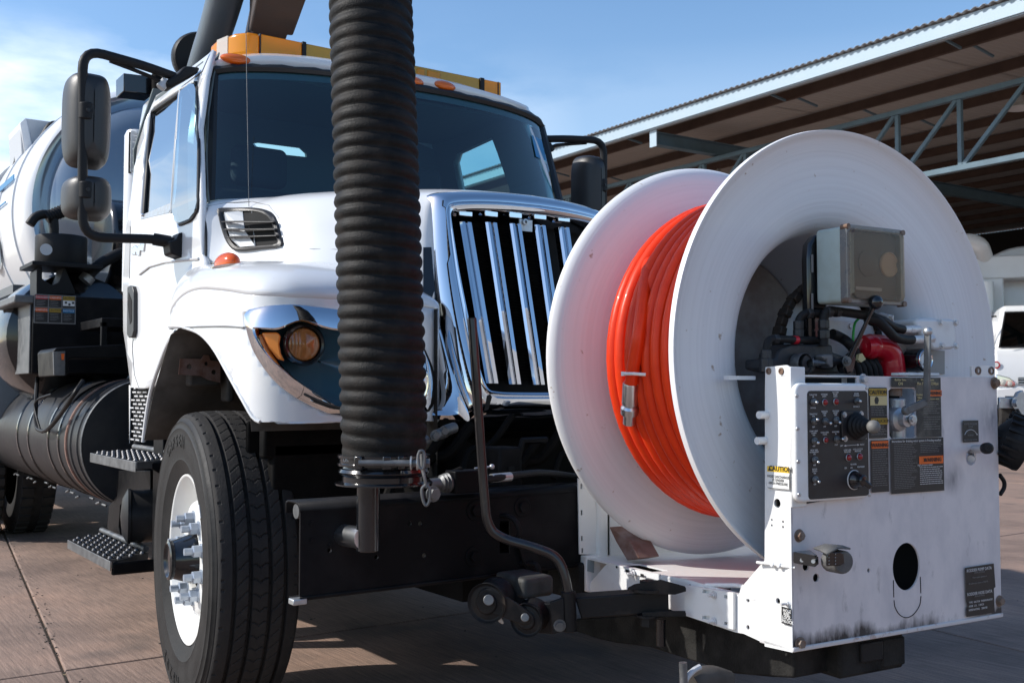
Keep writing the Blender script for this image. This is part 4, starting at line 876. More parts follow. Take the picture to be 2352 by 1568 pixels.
for side in (0, -1):
    s_ = 1 if side == 0 else -1
    e = [r[side] for r in ws]; MB().grid([[p + V((-.036 * s_, .035, 0)) for p in e], [p + V((-.030 * s_, .0, 0)) for p in e], [p + V((-.006 * s_, -.012, 0)) for p in e], [p + V((.012 * s_, -.006, 0)) for p in e], [p + V((.012 * s_, .01, 0)) for p in e]]).build('windscreen_seal', 'seal_black', cab)
    # A-pillar between the seal and the door
    if side == 0: q_ = [Xs(p.z) for p in e]
    rowsA = [[p + V((-.034 * s_, .03, 0)) for p in e], [V(((Xs(p.z) - .004 if side == 0 else 2 * XC - Xs(p.z) + .004), p.y + .062, p.z)) for p in e]]
    mid = [a.lerp(b, .55) + V((-.008 * s_, -.012, 0)) for a, b in zip(*rowsA)]
    if side == -1: continue
    pr = MB().grid([rowsA[0], mid, rowsA[1]]).build('pillar', 'white_paint', cab)
    MB().tube([p + V((-.038 * s_, .022, 0)) for p in e], .006, 8).build('pillar_strip', 'zinc', cab)
# cowl between windscreen foot and hood
MB().grid([[p + V((0, -.0, .02)) for p in bt_], [p + V((0, -.06, .0)) for p in bt_], [p + V((0, -.1, -.06)) for p in bt_]]).build('cowl', 'seal_black', cab)
MB().grid([[p + V((0, .01, .02)) for p in bt_], [p + V((0, .45, .0)) for p in bt_], [p + V((0, .5, -.6)) for p in bt_]]).build('dashboard', 'interior', cab)
# roof
RU = [(478, 154), (500, 143), (540, 134), (606, 128), (690, 133), (756, 141), (860, 158), (954, 175), (1030, 191), (1090, 207), (1148, 226), (1200, 249), (1228, 266), (1252, 293)]
rt0 = curve([oT(u, v, -.02) for u, v in SEALU], 3)
def oR(u, v): p = solve(u, v, lambda x, z: yT(x) + .10); return p
rt1 = curve([oR(*p) for p in RU], 3)
for p in rt0 + rt1: p.x = max(XC - .925, min(XC + .90, p.x)); p.y = min(p.y, 4.62)
edge_ = lambda p, y, dz: V((p.x, y, min(p.z + dz, 2.2 + 10)))
m1 = [a.lerp(b, .5) + V((0, -.028, .008)) for a, b in zip(rt0, rt1)]
def back(y, z, wd): return [V((XC + (p.x - XC) * wd, y, z - .09 * abs((p.x - XC) / .88) ** 4)) for p in rt1]
rfrows = [rt0, m1, rt1, [p + V((0, .12, .006)) for p in rt1], back(4.75, 2.672, .98), back(5.1, 2.66, .98), back(5.24, 2.62, .98), back(5.28, 2.45, .98)]
MB().grid(rfrows).build('roof', 'white_paint', cab, solid=-.01)
MB().grid([[smap(y, z) + V((-.004, 0, 0)) for y in (4.45, 4.55, 4.65, 4.75)] for z in (2.50, 2.53, 2.56, 2.585)] ).build('roof_edge', 'white_paint', cab)
RB = hitter(rfrows)
# roof marker lamps
for u, v, s, in ((546, 138, 1), (945, 187, .8), (1019, 198, .8), (1218, 259, .7)):
    p = on(RB, u, v); b = MB().ball((0, 0, 0), 1, 10, (.078 * s, .045, .026)); nn = V((0, -.5, .9))
    b.v = [p + V((v_.x, v_.y - v_.z * .0, v_.z + v_.y * .25)) for v_ in b.v]; b.build('roof_marker_lamp', 'marker_orange', cab)
# seats, visor and steering wheel seen through the glass
for x, w in ((1.95, .26), (2.85, .26)):
    MB().box(G, x - w, x + w, 4.92, 5.08, 1.5, 2.12).build('seat', 'seat_cloth', cab, bevel=.07, seg=4)
    MB().box(G, x - .14, x + .14, 4.93, 5.03, 2.13, 2.33).build('headrest', 'seat_cloth', cab, bevel=.04, seg=4)
MB().tube([V((2.85 + .22 * cos(a), 4.55 + .14 * sin(a), 1.98 + .17 * sin(a))) for a in [2 * pi * i / 24 for i in range(25)]], .014, 8).build('steering_wheel', 'seat_cloth', cab)
MB().box(G, 1.5, 3.22, 4.5, 5.2, 2.54, 2.56).build('headliner', 'interior', cab)
MB().box(G, 1.45, 3.28, 4.2, 5.24, 1.2, 1.24).build('cab_floor', 'interior', cab)
gtop, gbot = pt(565, 74, Y=3.98), pt(572, 446, Y=3.98)
MB().tube([gbot + V((0, 0, -.05)), gtop], .0014, 6).ball(gtop, .004, 6).build('whip_aerial', 'zinc_dark', truck)
# inspection stickers high in the corner of the glass
stk = MB().add([a for a in (ws[0][-6].lerp(ws[1][-6], .9) + V((0, -.006, 0)), ws[0][-3].lerp(ws[1][-3], .9) + V((0, -.006, 0)), ws[2][-3] + V((0, -.006, 0)), ws[2][-6] + V((0, -.006, 0)))], [(0, 1, 2, 3)]); stk.build('sticker', 'decal_blue', cab, smooth=False)
# ---------------------------------------------------------------- amber light bar
LBY = 4.62
def lb(u, v, y=LBY): return pt(u, v, Y=y)
zt, zb = lb(598, 78).z, lb(598, 129).z
lbx = [lb(u, 100).x for u in (543, 598, 694, 703, 810, 905, 1014, 1103, 1112, 1144, 1151)]
bar = empty('light_bar', truck); bar['label'] = 'long amber warning light bar across the cab roof'
def lens(x0, x1, mt, bev=.006, y0=LBY, y1=LBY + .28, lab=None):
    o = MB().box(G, x0, x1, y0, y1, zb, zt).build('lens', mt, bar, bevel=bev, seg=4)
    if lab: o['label'] = lab
ex = lb(483, 115, LBY + .3).x
MB().prism([V((lbx[1] - .002, LBY, zb)), V((lbx[1] - .002, LBY + .3, zb)), V((ex, LBY + .3, zb)), V((ex - .002, LBY + .22, zb)), V((ex + .03, LBY + .06, zb)), V((ex + .075, LBY + .004, zb))], (0, 0, zt - zb)).build('lens', 'amber_lens', bar, bevel=.014, seg=4, label='bright amber rounded end lens')
MB().prism([V((ex - .003, LBY + .20, zb + .001)), V((ex + .016, LBY + .11, zb + .001)), V((ex + .05, LBY + .12, zb + .001)), V((ex + .05, LBY + .2, zb + .001))], (0, 0, zt - zb - .002)).build('end_lamp', 'clear_lens', bar)
lens(lbx[1] + .002, lbx[2], 'amber_lens')
MB().box(G, ex + .06, lbx[2] - .03, LBY + .06, LBY + .2, zb + .01, zb + .06).box(G, lbx[1] + .02, lbx[2] - .05, LBY + .05, LBY + .06, zb + .012, zt - .012).build('reflector', 'amber_lens', bar, bevel=.006)
lens(lbx[3], lbx[7], 'amber_dark', y0=LBY + .004)
MB().box(G, lbx[3] + .02, lbx[7] - .02, LBY + .09, LBY + .2, zb + .006, zb + .05).build('lamp_tray', 'amber_dark', bar, bevel=.006)
for a, b in ((808, 860), (866, 898), (958, 976), (982, 1012)): MB().box(G, lb(a, 100).x, lb(b, 100).x, LBY - .002, LBY + .04, zb + .012, zt - .012).build('lamp_module', 'amber_lens', bar, bevel=.006)
MB().box(G, lbx[2], lbx[3], LBY - .006, LBY + .29, zb - .002, zt + .004).box(G, lbx[7], lbx[8], LBY - .006, LBY + .29, zb - .002, zt + .004).build('divider', 'black_plastic', bar, bevel=.003)
lens(lbx[8], lbx[9], 'amber_lens'); lens(lbx[9] + .003, lbx[10], 'amber_lens', .004)
MB().box(G, lbx[8] + .02, lbx[9] - .02, LBY + .08, LBY + .2, zb + .006, zb + .055).build('lamp_tray', 'amber_dark', bar, bevel=.006)
MB().box(G, lbx[1] - .003, lbx[1] + .003, LBY - .001, LBY + .28, zb, zt + .001).box(G, lbx[9], lbx[9] + .004, LBY - .001, LBY + .28, zb, zt + .001).build('gasket', 'seal_black', bar)
MB().box(G, lbx[0] + .05, lbx[10] - .02, LBY + .03, LBY + .25, zb - .025, zb - .002).build('base_rail', 'grey_white', bar, bevel=.004)
for x in (lbx[0] + .16, lbx[10] - .2): MB().box(G, x, x + .06, LBY + .06, LBY + .2, zb - .07, zb - .02).build('foot', 'zinc', bar, bevel=.004)
for k in range(6): MB().box(G, lbx[1] + .03, lbx[2] - .04, LBY + .02 + .001 * k, LBY + .03 + .001 * k, zb + .014 + k * .012, zb + .02 + k * .012).build('reflector_rib', 'amber_dark', bar)
# ---------------------------------------------------------------- mirrors
def mirror_set(m, full=True):
    root = empty('mirror_frame', truck); root['label'] = ('black tubular mirror frame with two mirrors beside the door' if full else 'far mirror frame in front of the shed roof')
    MY = 4.45
    P = fillet([pt(400, 176, Y=4.50), pt(330, 151, Y=4.47), pt(190, 112, Y=MY), pt(190, 545, Y=MY), pt(350, 549, Y=4.42), pt(398, 556, Y=4.38)], .085, 6)
    MB().tube([m(p) for p in P], .0195, 14).build('frame_tube', 'black_plastic', root)
    MB().tube([m(p) for p in (pt(252, 140, Y=4.47), pt(300, 158, Y=4.48), pt(350, 178, Y=4.5), pt(376, 194, Y=4.5))], .009, 8).build('stay_rod', 'black_plastic', root)
    def head(u0, u1, v0, v1, nm, bulge):
        a, b = pt(u0, v0, Y=MY), pt(u1, v1, Y=MY); cx, cz = (a.x + b.x) / 2, (a.z + b.z) / 2; hx, hz = (b.x - a.x) / 2, (a.z - b.z) / 2; rows = []
        for s, d in ((1.0, .06), (1.0, .045), (.985, .02), (.95, 0), (.85, -.022), (.65, -.04), (.35, -.05), (.02, -.054)):
            row = []
            for k in range(48):
                t = 2 * pi * k / 48; e = .42 if nm == 'mirror' else .5; ss = s if s < .94 else s
                x = math.copysign(abs(cos(t)) ** e, cos(t)) * hx * ss; z = math.copysign(abs(sin(t)) ** e, sin(t)) * hz * (1 - (1 - ss) * .45)
                row.append(m(V((cx + x * (1 - .05 * (z / hz) ** 2), MY + .04 + d * bulge + .015 * (x / hx) ** 2, cz + z))))
            rows.append(row + [row[0]])
        o = MB().grid(rows).add(rows[0][:-1], [tuple(range(48))]).build(nm, 'mirror_plastic', root, angle=60)
    head(160, 263, 152, 384, 'mirror', 1.25); head(157, 266, 394, 504, 'small_mirror', 1.3)
    for v in (257, 438):
        c = pt(198, v, Y=MY)
        MB().cyl(m(c + V((-.0, -.0, -.035))), m(c + V((0, 0, .035))), .032, 20).cyl(m(c + V((-.0, .0, 0))), m(c + V((.045, .012, 0))), .032, 20).cyl(m(c + V((.03, .04, 0))), m(c + V((.03, -.012, 0))), .036, 24).build('clamp', 'black_plastic', root, bevel=.006)
        MB().cyl(m(c + V((0, -.03, 0))), m(c + V((0, -.036, 0))), .008, 10).build('clamp_screw', 'seal_black', root)
    up = [(376, 190), (396, 178), (404, 168), (412, 162), (446, 166), (440, 178), (420, 190), (392, 206), (378, 214), (370, 208), (366, 200)]
    MB().prism([m(pt(u, v, Y=4.56)) for u, v in up], m(V((0, -.09, 0))) - m(V((0, 0, 0)))).build('upper_bracket', 'black_plastic', root, bevel=.012, seg=3)
    MB().cyl(m(pt(368, 202, Y=4.5)), m(pt(382, 186, Y=4.5)), .02, 14).build('bracket_joint', 'grey_white' if full else 'black_plastic', root)
    lo = [(372, 560), (388, 556), (396, 540), (411, 541), (413, 596), (404, 598), (376, 588)]
    MB().prism([m(pt(u, v, Y=4.43)) for u, v in lo], m(V((.0, -.10, 0))) - m(V((0, 0, 0)))).build('lower_bracket', 'black_plastic', root, bevel=.008, seg=3)
    MB().cyl(m(pt(352, 549, Y=4.42)), m(pt(392, 556, Y=4.40)), .026, 16).build('socket', 'black_plastic', root)
mirror_set(lambda p: V(p))
mirror_set(mir, False)
# ---------------------------------------------------------------- steps
def step(z, y0, y1, xo, xi, sk, nm='step'):
    r = empty(nm, truck); f = lambda x, y: V((x, y + (x - xo) * sk, z))
    MB().prism([f(xo, y0), f(xi, y0), f(xi, y1), f(xo, y1)], (0, 0, -.003)).build('tread', 'black_paint', r, smooth=False)
    MB().prism([f(xo, y0), f(xo, y1), f(xo, y1) - V((0, 0, .042)), f(xo, y0) - V((0, 0, .042))], (-.004, 0, 0)).prism([f(xo, y0), f(xi, y0), f(xi, y0) - V((0, 0, .03)), f(xo, y0) - V((0, 0, .03))], (0, -.004, 0)).build('edge', 'zinc_dark', r, bevel=.002)
    n = 17; hb = MB(); hr = MB()
    for i in range(n):
        for j in range(6):
            p = f(xo + .022 + j * (xi - xo - .04) / 5, y0 + .03 + i * (y1 - y0 - .05) / (n - 1))
            (hb if (i + j) % 2 else hr).lathe(p, (0, 0, 1), [(.0135, 0), (.009, .009), (.006, .0095)] if (i + j) % 2 else [(.012, .0008), (.009, .0016), (.001, .001)], 8)
    hb.build('tread_studs', 'stud_steel', r, kind='stuff'); hr.build('tread_holes', 'void_black', r, kind='stuff')
    MB().tube([f(xi - .004, y0 + .02) + V((0, 0, .018)), f(xi - .004, y1) + V((0, 0, .018))], .014, 10).build('rear_roll', 'zinc_dark', r)
    for k in range(44): hr
    return r
mat('stud_steel', (.09, .09, .095), .35, metal=.5)
mat('zinc_dark', (.12, .125, .13), .45, metal=.6, bump=.15, var=.5, vscale=20, vcol=(.25, .25, .25))
step(.838, 4.34, 5.08, 1.2, 1.42, .35)
step(.392, 4.72, 5.52, 1.205, 1.40, .7)
pl = [(345, 1012), (362, 995), (372, 995), (372, 1298), (345, 1304), (262, 1310), (256, 1296), (345, 1290)]
A_ = [pt(u, v, X=1.44) for u, v in ((372, 994), (344, 1012), (344, 1290), (280, 1302), (262, 1308), (300, 1312), (372, 1298))]
MB().box(G, 1.40, 1.425, 4.66, 4.80, .34, .93).build('step_bracket', 'black_paint', truck, bevel=.004)
MB().prism([V((x, y, .385)) for x, y in ((1.21, 4.72), (1.42, 4.72), (1.42, 4.74), (1.21, 4.74))], (0, 0, -.055)).build('step_arm', 'black_paint', truck, bevel=.008)
MB().prism([V((1.23, 4.36, .83)), V((1.42, 4.36, .83)), V((1.42, 4.36, .74)), V((1.34, 4.36, .76))], (0, .02, 0)).build('step_arm', 'black_paint', truck, bevel=.004)
br = [pt(u, v, X=1.44) for u, v in ((268, 1080), (345, 1080), (345, 1146), (290, 1146), (276, 1160), (272, 1210), (288, 1300), (246, 1210), (250, 1162), (268, 1138))]
MB().prism(br, (.02, 0, 0)).build('hanger_plate', 'black_paint', truck, bevel=.003)
ac = pt(345, 1186, X=1.62)
MB().lathe(pt(292, 1185, Y=5.0), (1, -.25, 0), [(.001, -.03), (.08, -.022), (.115, -.004), (.122, .0), (.126, .002), (.126, .014), (.12, .016), (.12, .4)], 48).build('air_tank', 'tank_black', truck)
# ---------------------------------------------------------------- fuel tank
FC = V((1.615, 5.62, .845)); FR = .335
ft = MB().lathe(FC, (0, 1, 0), [(.001, .004), (FR - .02, 0), (FR - .002, .004), (FR, .02), (FR, 3.2)], 80).build('fuel_tank', 'tank_black', truck, label='black cylindrical tank with strapped bands behind the cab step')
for y, w, mt_ in ((.09, .02, 'tank_black'), (.24, .022, 'tank_black'), (.52, .018, 'black_gloss'), (.78, .018, 'black_gloss'), (1.35, .02, 'black_gloss'), (1.7, .02, 'black_gloss')):
    MB().lathe(FC, (0, 1, 0), [(FR, y - w), (FR + .007, y - w * .7), (FR + .007, y + w * .7), (FR, y + w)], 80).build('band', mt_, ft)
MB().lathe(FC, (0, 1, 0), [(FR + .001, .315), (FR + .008, .32), (FR + .008, .345), (FR + .001, .35)], 80).build('rusty_strap', 'rust_brown', ft)
MB().lathe(FC, (0, 1, 0), [(FR, -.001), (FR + .004, .004), (FR + .004, .012), (FR, .016)], 80).build('end_rim', 'zinc_dark', ft)
wh_ = curve([pt(190, 875, X=1.32), pt(170, 905, X=1.26), pt(140, 950, X=1.25), pt(110, 985, X=1.24), pt(92, 988, X=1.24), pt(82, 970, X=1.24), pt(84, 900, X=1.26), pt(86, 868, X=1.3)], 5)
MB().tube(wh_, .012, 8).build('brake_hose', 'black_plastic', truck)
MB().tube(curve([pt(92, 985, X=1.24), pt(85, 960, X=1.235), pt(80, 930, X=1.235), pt(90, 915, X=1.24), pt(118, 905, X=1.25)], 4), .006, 6).build('wire', 'black_plastic', truck)
for i in range(14):
    p = FC + V((-.17 + .016 * (i % 3), .15 + i * .2, -FR + .01)); MB().cyl(p, p + V((0, .08, -.015 * (i % 2))), .006, 6).build('clamp_bolt', 'zinc_dark', truck)
# ---------------------------------------------------------------- rear equipment on the left side
YB = 6.6
def eb(u, v, y=YB): return pt(u, v, Y=y)
a, b, c_, d_ = eb(76, 676), eb(256, 672), eb(256, 862), eb(82, 862)
MB().prism([V((a.x, YB, a.z)), V((b.x + .2, YB, a.z)), V((b.x + .2, YB, 1.22)), V((a.x, YB, 1.22))], (0, .7, 0)).build('tool_box', 'black_paint', truck, bevel=.008, label='black box with a sheet of six warning stickers')
lid = MB().prism([V((a.x - .012, YB + .02, 1.22)), V((a.x - .012, YB + .62, 1.22)), V((a.x - .012, YB + .62, a.z - .04)), V((a.x - .012, YB + .02, a.z - .04))], (.01, 0, 0)).build('tool_box_side', 'zinc_dark', truck, bevel=.004)
MB().prism([V((a.x - .1, YB + .0, a.z - .055)), V((a.x + .01, YB + .0, a.z - .055)), V((a.x + .01, YB + .66, a.z - .055)), V((a.x - .1, YB + .66, a.z - .055))], (0, 0, .05)).build('tool_box_lid', 'zinc_dark', truck, bevel=.01)
dec = empty('sticker_sheet', truck)
DX = [eb(u, 700).x for u in (79, 111, 142, 173)]; DZ = [eb(120, v).z for v in (678, 707, 742)]
def qd(x0, x1, z0, z1, y, mt_, nm, pa): return MB().add([(x0, y, z0), (x1, y, z0), (x1, y, z1), (x0, y, z1)], [(0, 1, 2, 3)]).build(nm, mt_, pa, smooth=False)
MB().box(G, DX[0] - .003, DX[3] + .003, YB - .002, YB, DZ[2] - .003, DZ[0] + .003).build('sheet_backing', 'print_grey', dec)
hd = [['decal_red', 'decal_orange', 'decal_yellow_dull'], ['decal_orange', 'decal_yellow_dull', 'decal_blue']]; hw = [['DANGER', 'WARNING', 'CAUTION'], ['WARNING', 'CAUTION', 'NOTICE']]
lines = MB()
for r in range(2):
    for k in range(3):
        x0_, x1_ = DX[k] + .003, DX[k + 1] - .003; zt_, zb_ = DZ[r] - .002, DZ[r + 1] + .004
        qd(x0_, x1_, zb_, zt_, YB - .004, 'decal_black', 'sticker', dec); qd(x0_ + .002, x1_ - .002, zt_ - .024, zt_ - .002, YB - .006, hd[r][k], 'sticker_header', dec)
        text(hw[r][k], V(((x0_ + x1_) / 2, YB - .0075, zt_ - .013)), (1, 0, 0), (0, 0, 1), .012, 'print_black' if 'yellow' in hd[r][k] else 'print_white', dec)
        for i in range(7):
            z = zt_ - .034 - i * .0088
            if z > zb_ + .006 and not (r == 0 and k == 2 and i < 4): lines.add([(x0_ + .006, YB - .0062, z), (x1_ - .008 - rnd.random() * .03, YB - .0062, z), (x1_ - .008 - .01, YB - .0062, z + .0025), (x0_ + .006, YB - .0062, z + .0025)], [(0, 1, 2, 3)])
        if r == 0 and k == 2:
            qd(x0_ + .002, x1_ - .002, zt_ - .058, zt_ - .026, YB - .0061, 'decal_white', 'pictogram', dec)
            for i in range(3): MB().lathe(V((x0_ + .018 + i * .02, YB - .007, zt_ - .038 - .01 * (i == 1))), (0, -1, 0), [(.007, 0), (.001, .0002)], 12).build('pictogram_dot', 'print_black', dec)
lines.build('small_print', 'print_grey', dec, kind='stuff', smooth=False)
MB().box(G, b.x - .2, b.x + .35, 6.0, 6.5, 1.47, 1.52).box(G, b.x - .2, b.x - .17, 6.0, 6.03, 1.3, 1.5).box(G, b.x - .02, b.x + .3, 6.0, 6.1, 1.25, 1.55).build('shelf_bracket', 'black_paint', truck, bevel=.004)
sb = [eb(u, v, 5.9) for u, v in ((122, 806), (130, 798), (290, 790), (290, 822), (160, 822), (158, 862), (124, 864))]
MB().prism(sb, (0, .4, 0)).build('side_marker_bracket', 'black_paint', truck, bevel=.006)
sm_ = [eb(u, v, 5.88) for u, v in ((122, 808), (150, 806), (150, 862), (124, 862))]; MB().prism(sm_, (0, .015, 0)).build('marker_plate', 'zinc_dark', truck, bevel=.002)
MB().prism([eb(u, v, 5.87) for u, v in ((141, 812), (148, 812), (147, 826), (142, 826))], (0, .008, 0)).build('side_marker', 'decal_orange', truck)
# blower housing, relief valve and crane pipe
bc = eb(145, 736, 7.1)
MB().lathe(V((1.55, 7.0, 1.45)), (0, 1, 0), [(.001, -.06), (.3, -.05), (.4, 0), (.42, .08), (.42, .5), (.001, .52)], 48).build('blower_housing', 'black_gloss', truck)
h0, h1, h2 = eb(128, 614, 6.9), eb(128, 543, 6.9), eb(128, 676, 6.9)
sl_ = MB().lathe(V((h0.x + .03, 6.9, 0)), (0, 0, 1), [(.145, h0.z), (.15, h0.z + .01), (.15, h1.z - .01), (.146, h1.z), (.13, h1.z + .004), (.001, h1.z + .002)], 40).build('relief_valve', 'black_plastic', truck)
for du in (106, 148): p = eb(du, 573, 6.77); MB().lathe(p, (0, -1, 0), [(.001, -.0), (.035 if du < 120 else .028, .001)], 20).build('relief_hole', 'print_white' if du < 120 else 'far_green', sl_)
MB().box(Fr((h0.x + .03, 6.9, 0)), -.2, .2, -.2, .2, h0.z - .015, h0.z + .01).build('valve_plate', 'black_plastic', sl_, bevel=.003)
MB().prism([eb(u, v, 6.75) for u, v in ((90, 614), (97, 612), (97, 640), (112, 650), (120, 655), (134, 650), (142, 632), (148, 612), (152, 620), (172, 668), (172, 676), (84, 676), (84, 620))], (0, .2, 0)).build('valve_cradle', 'black_plastic', truck, bevel=.004)
MB().tube(curve([eb(u, v, 6.85) for u, v in ((124, 548), (124, 515), (121, 500), (110, 493), (95, 493), (80, 500), (68, 516))], 5), .028, 12).build('gooseneck_pipe', 'black_plastic', truck)
MB().tube(curve([eb(u, v, 6.85) for u, v in ((106, 500), (135, 490), (165, 478))], 4), .034, 12).build('corrugated_hose', 'black_plastic', truck)
for t_ in range(9):
    p = eb(106 + t_ * 6.4, 500 - t_ * 2.6, 6.85); q_ = eb(107 + t_ * 6.4, 499.6 - t_ * 2.6, 6.85); MB().cyl(p, p + (q_ - p).normalized() * .006, .04, 12).build('hose_ring', 'black_plastic', truck)
MB().tube(curve([eb(u, v, 6.9) for u, v in ((200, 640), (212, 622), (240, 600), (282, 580), (310, 575))], 5), .036, 12).build('coolant_hose', 'black_plastic', truck)
MB().cyl(eb(194, 646, 6.9), eb(204, 634, 6.9), .045, 16).build('hose_clamp', 'zinc', truck)
MB().cyl(V((1.95, 6.3, 1.3)), V((1.95, 6.3, 2.02)), .06, 16).build('exhaust_stack', 'zinc', truck)
# ---------------------------------------------------------------- debris tank
TC = V((XC, 8.0, 2.42)); TR = .98
MB().lathe(TC, (0, 1, 0), [(TR * .94, -.1), (TR * .975, -.07), (TR * .99, .0), (TR, .03), (TR, .26), (TR + .012, .265), (TR + .012, .30), (TR, .305), (TR, .9), (TR + .01, .905), (TR + .01, .94), (TR, .945), (TR, 6.0), (.01, 6.2)], 120).build('debris_tank', 'tank_white', truck, label='white cylindrical debris tank behind the cab')
MB().lathe(TC, (0, 1, 0), [(TR * .94, -.1), (TR * .9, -.085), (TR * .84, -.1), (TR * .82, -.16), (TR * .7, -.24), (TR * .45, -.33), (.001, -.38)], 120).build('tank_head', 'tank_gloss', truck)
MB().cyl(V((XC - .62, 7.2, 2.08)), V((XC + .7, 7.2, 2.08)), .3, 48).build('black_drum', 'black_gloss', truck, bevel=.03)  # black drum added for the dark band across the tank head
MB().box(G, XC - .85, XC + .85, 7.45, 7.5, 1.2, 1.93).build('bulkhead', 'tank_white', truck, bevel=.01)
MB().lathe(V((1.72, 8.0, 1.28)), (0, 1, 0), [(.001, -.08), (.45, -.06), (.56, 0), (.56, 5)], 80).build('water_tank', 'grey_pipe', truck)
for y in (.3, .9, 1.6): MB().lathe(V((1.72, 8.0, 1.28)), (0, 1, 0), [(.56, y), (.567, y + .005), (.567, y + .04), (.56, y + .045)], 60).build('tank_band', 'tank_black', truck)
MB().box(G, 1.35, 1.5, 8, 13, 1.8, 1.86).build('catwalk', 'zinc_dark', truck)
# lift hatch on the tank
ht = [eb(u, v, 8.9) for u, v in ((60, 272), (150, 284), (153, 300), (84, 372), (52, 395), (46, 282))]
MB().prism(ht, (0, .5, 0)).build('tank_bracket', 'grey_white', truck, bevel=.006)
MB().prism([eb(u, v, 8.88) for u, v in ((46, 282), (60, 270), (76, 340), (84, 372), (78, 396), (64, 400))], (0, .5, 0)).build('tank_bracket_web', 'tank_white', truck, bevel=.006)
MB().tube(curve([eb(u, v, 8.8) for u, v in ((145, 294), (138, 288), (118, 290), (104, 310), (90, 332), (80, 356), (79, 375))], 4), .035, 10).build('bracket_hose', 'black_plastic', truck)
for L in (((48, 290), (52, 330), (54, 380), (40, 425), (10, 470), (-10, 500)), ((46, 290), (40, 330), (38, 372), (20, 410)), ((0, 525), (20, 510), (50, 480), (70, 460)), ((0, 540), (30, 522), (60, 500), (72, 470))):
    MB().tube(curve([eb(u, v, 9.2) for u, v in L], 4), .022, 8).build('control_hose', 'black_plastic', truck)
MB().prism([eb(u, v, 9.4) for u, v in ((-30, 430), (10, 390), (48, 360), (54, 400), (10, 470), (-30, 480))], (0, .2, 0)).build('hatch_cover', 'grey_white', truck, bevel=.01)
MB().box(Fr(eb(84, 440, 8.9)), -.09, .08, -.06, .06, -.1, .08).build('junction_box', 'grey_white', truck, bevel=.01)
# blue lettering on the flank of the tank, mostly worn
def flank(ang, y, s, h): 
    n = V((-cos(ang), 0, sin(ang))); up = V((sin(ang), 0, cos(ang))); text(s, TC + n * (TR + .014) + V((0, y, 0)), (0, -1, 0), up, h, 'far_green', truck, ext=.0006, sx=1.6, name='tank_lettering')
flank(radians(-12), 1.55, 'ELO', .38)
MB().obox(TC + V((-TR - .008, .75, .1)), (.003, 0, 0), (0, .22, 0), (0, 0, .006)).obox(TC + V((-TR * .985, .7, .26)), (.003, 0, 0), (0, .35, 0), (0, 0, .02)).build('tank_stripe', 'decal_blue', truck)
# rear wheels
for y in (9.2, 10.5):
    for x in (1.32, 1.68):
        o = MB().lathe((x, y, .52), (1, 0, 0), [(.3, -.12), (.46, -.14), (.51, -.115), (.52, -.08), (.52, .08), (.51, .115), (.46, .14), (.3, .12)], 60)
        for k in range(40):
            a_ = 2 * pi * k / 40; d = V((0, cos(a_), sin(a_))); t_ = V((0, -sin(a_), cos(a_)))
            for s_ in (-1, 1): o.obox(V((x + s_ * .075, y, .52)) + d * .525, (.042, 0, 0), t_ * .026, d * .012)
        o.build('rear_tyre', 'tyre_rubber', truck)
MB().box(G, 1.3, 3.4, 7.2, 14, .85, .95).build('subframe', 'engine_dark', truck)
MB().box(G, 3.1, 3.5, 4.9, 8.5, .5, 1.3).build('far_side_box', 'engine_dark', truck, bevel=.02)
# ---------------------------------------------------------------- boom and its pipe
cq = [pt(462, 170, d=6.9), pt(478, 120, d=6.6), pt(500, 55, d=6.2), pt(528, -50, d=5.6), pt(548, -160, d=5.2)]
MB().tube(curve(cq, 4), .098, 28).build('boom_pipe', 'grey_pipe', truck, label='grey steel suction pipe rising behind the light bar')
MB().lathe(pt(455, 135, d=7.0), (pt(440, 140, d=7) - pt(470, 130, d=6.7)), [(.16, -.05), (.17, -.03), (.17, .03), (.16, .05)], 32, True, True).build('pipe_collar', 'black_plastic', truck)
p0, p1 = pt(600, 110, d=6.5), pt(660, -110, d=4.9)
MB().beam(p0, p1, .19, .22).build('boom', 'boom_brown', truck, bevel=.01, label='dark box-section boom reaching overhead')
e0, e1 = p0.lerp(p1, .47), p0.lerp(p1, .9)
MB().beam(e0, e1, .235, .27).build('boom_sleeve', 'boom_brown', truck, bevel=.012)
# bar and lamp behind the mirror
MB().prism([pt(u, v, Y=5.5) for u, v in ((284, 168), (352, 176), (352, 218), (284, 210))], (0, .15, 0)).build('rear_work_light', 'black_gloss', truck, bevel=.004)
MB().tube([pt(362, 172, Y=5.45), pt(362, 245, Y=5.45)], .03, 12).build('snorkel', 'engine_dark', truck)
# ================================================================== HOSE REEL UNIT on the front of the truck
RF = Fr((2.452, 1.86, 0), radians(-5)); RZ = 1.223; RR = .6266; RG = .587
zz = lambda ox, oy, s: (lambda x, y: ((ox + x / s) * .57422, (oy + y / s) * .57422))
z4 = zz(3100, 1380, 2.3614); z5 = zz(3100, 2000, 2.1446); z1 = zz(2960, 860, 2.0634); zf = zz(2300, 1850, 1.78); z7 = zz(1750, 2100, 2.24)
reel = thing('hose_reel', 'white flanged hose reel unit with control panel at the front of the truck', 'hose reel', RF.w(0, .3, .5))
c0 = RF.w(0, 0, RZ); ey = RF.ey; ex_ = RF.ex
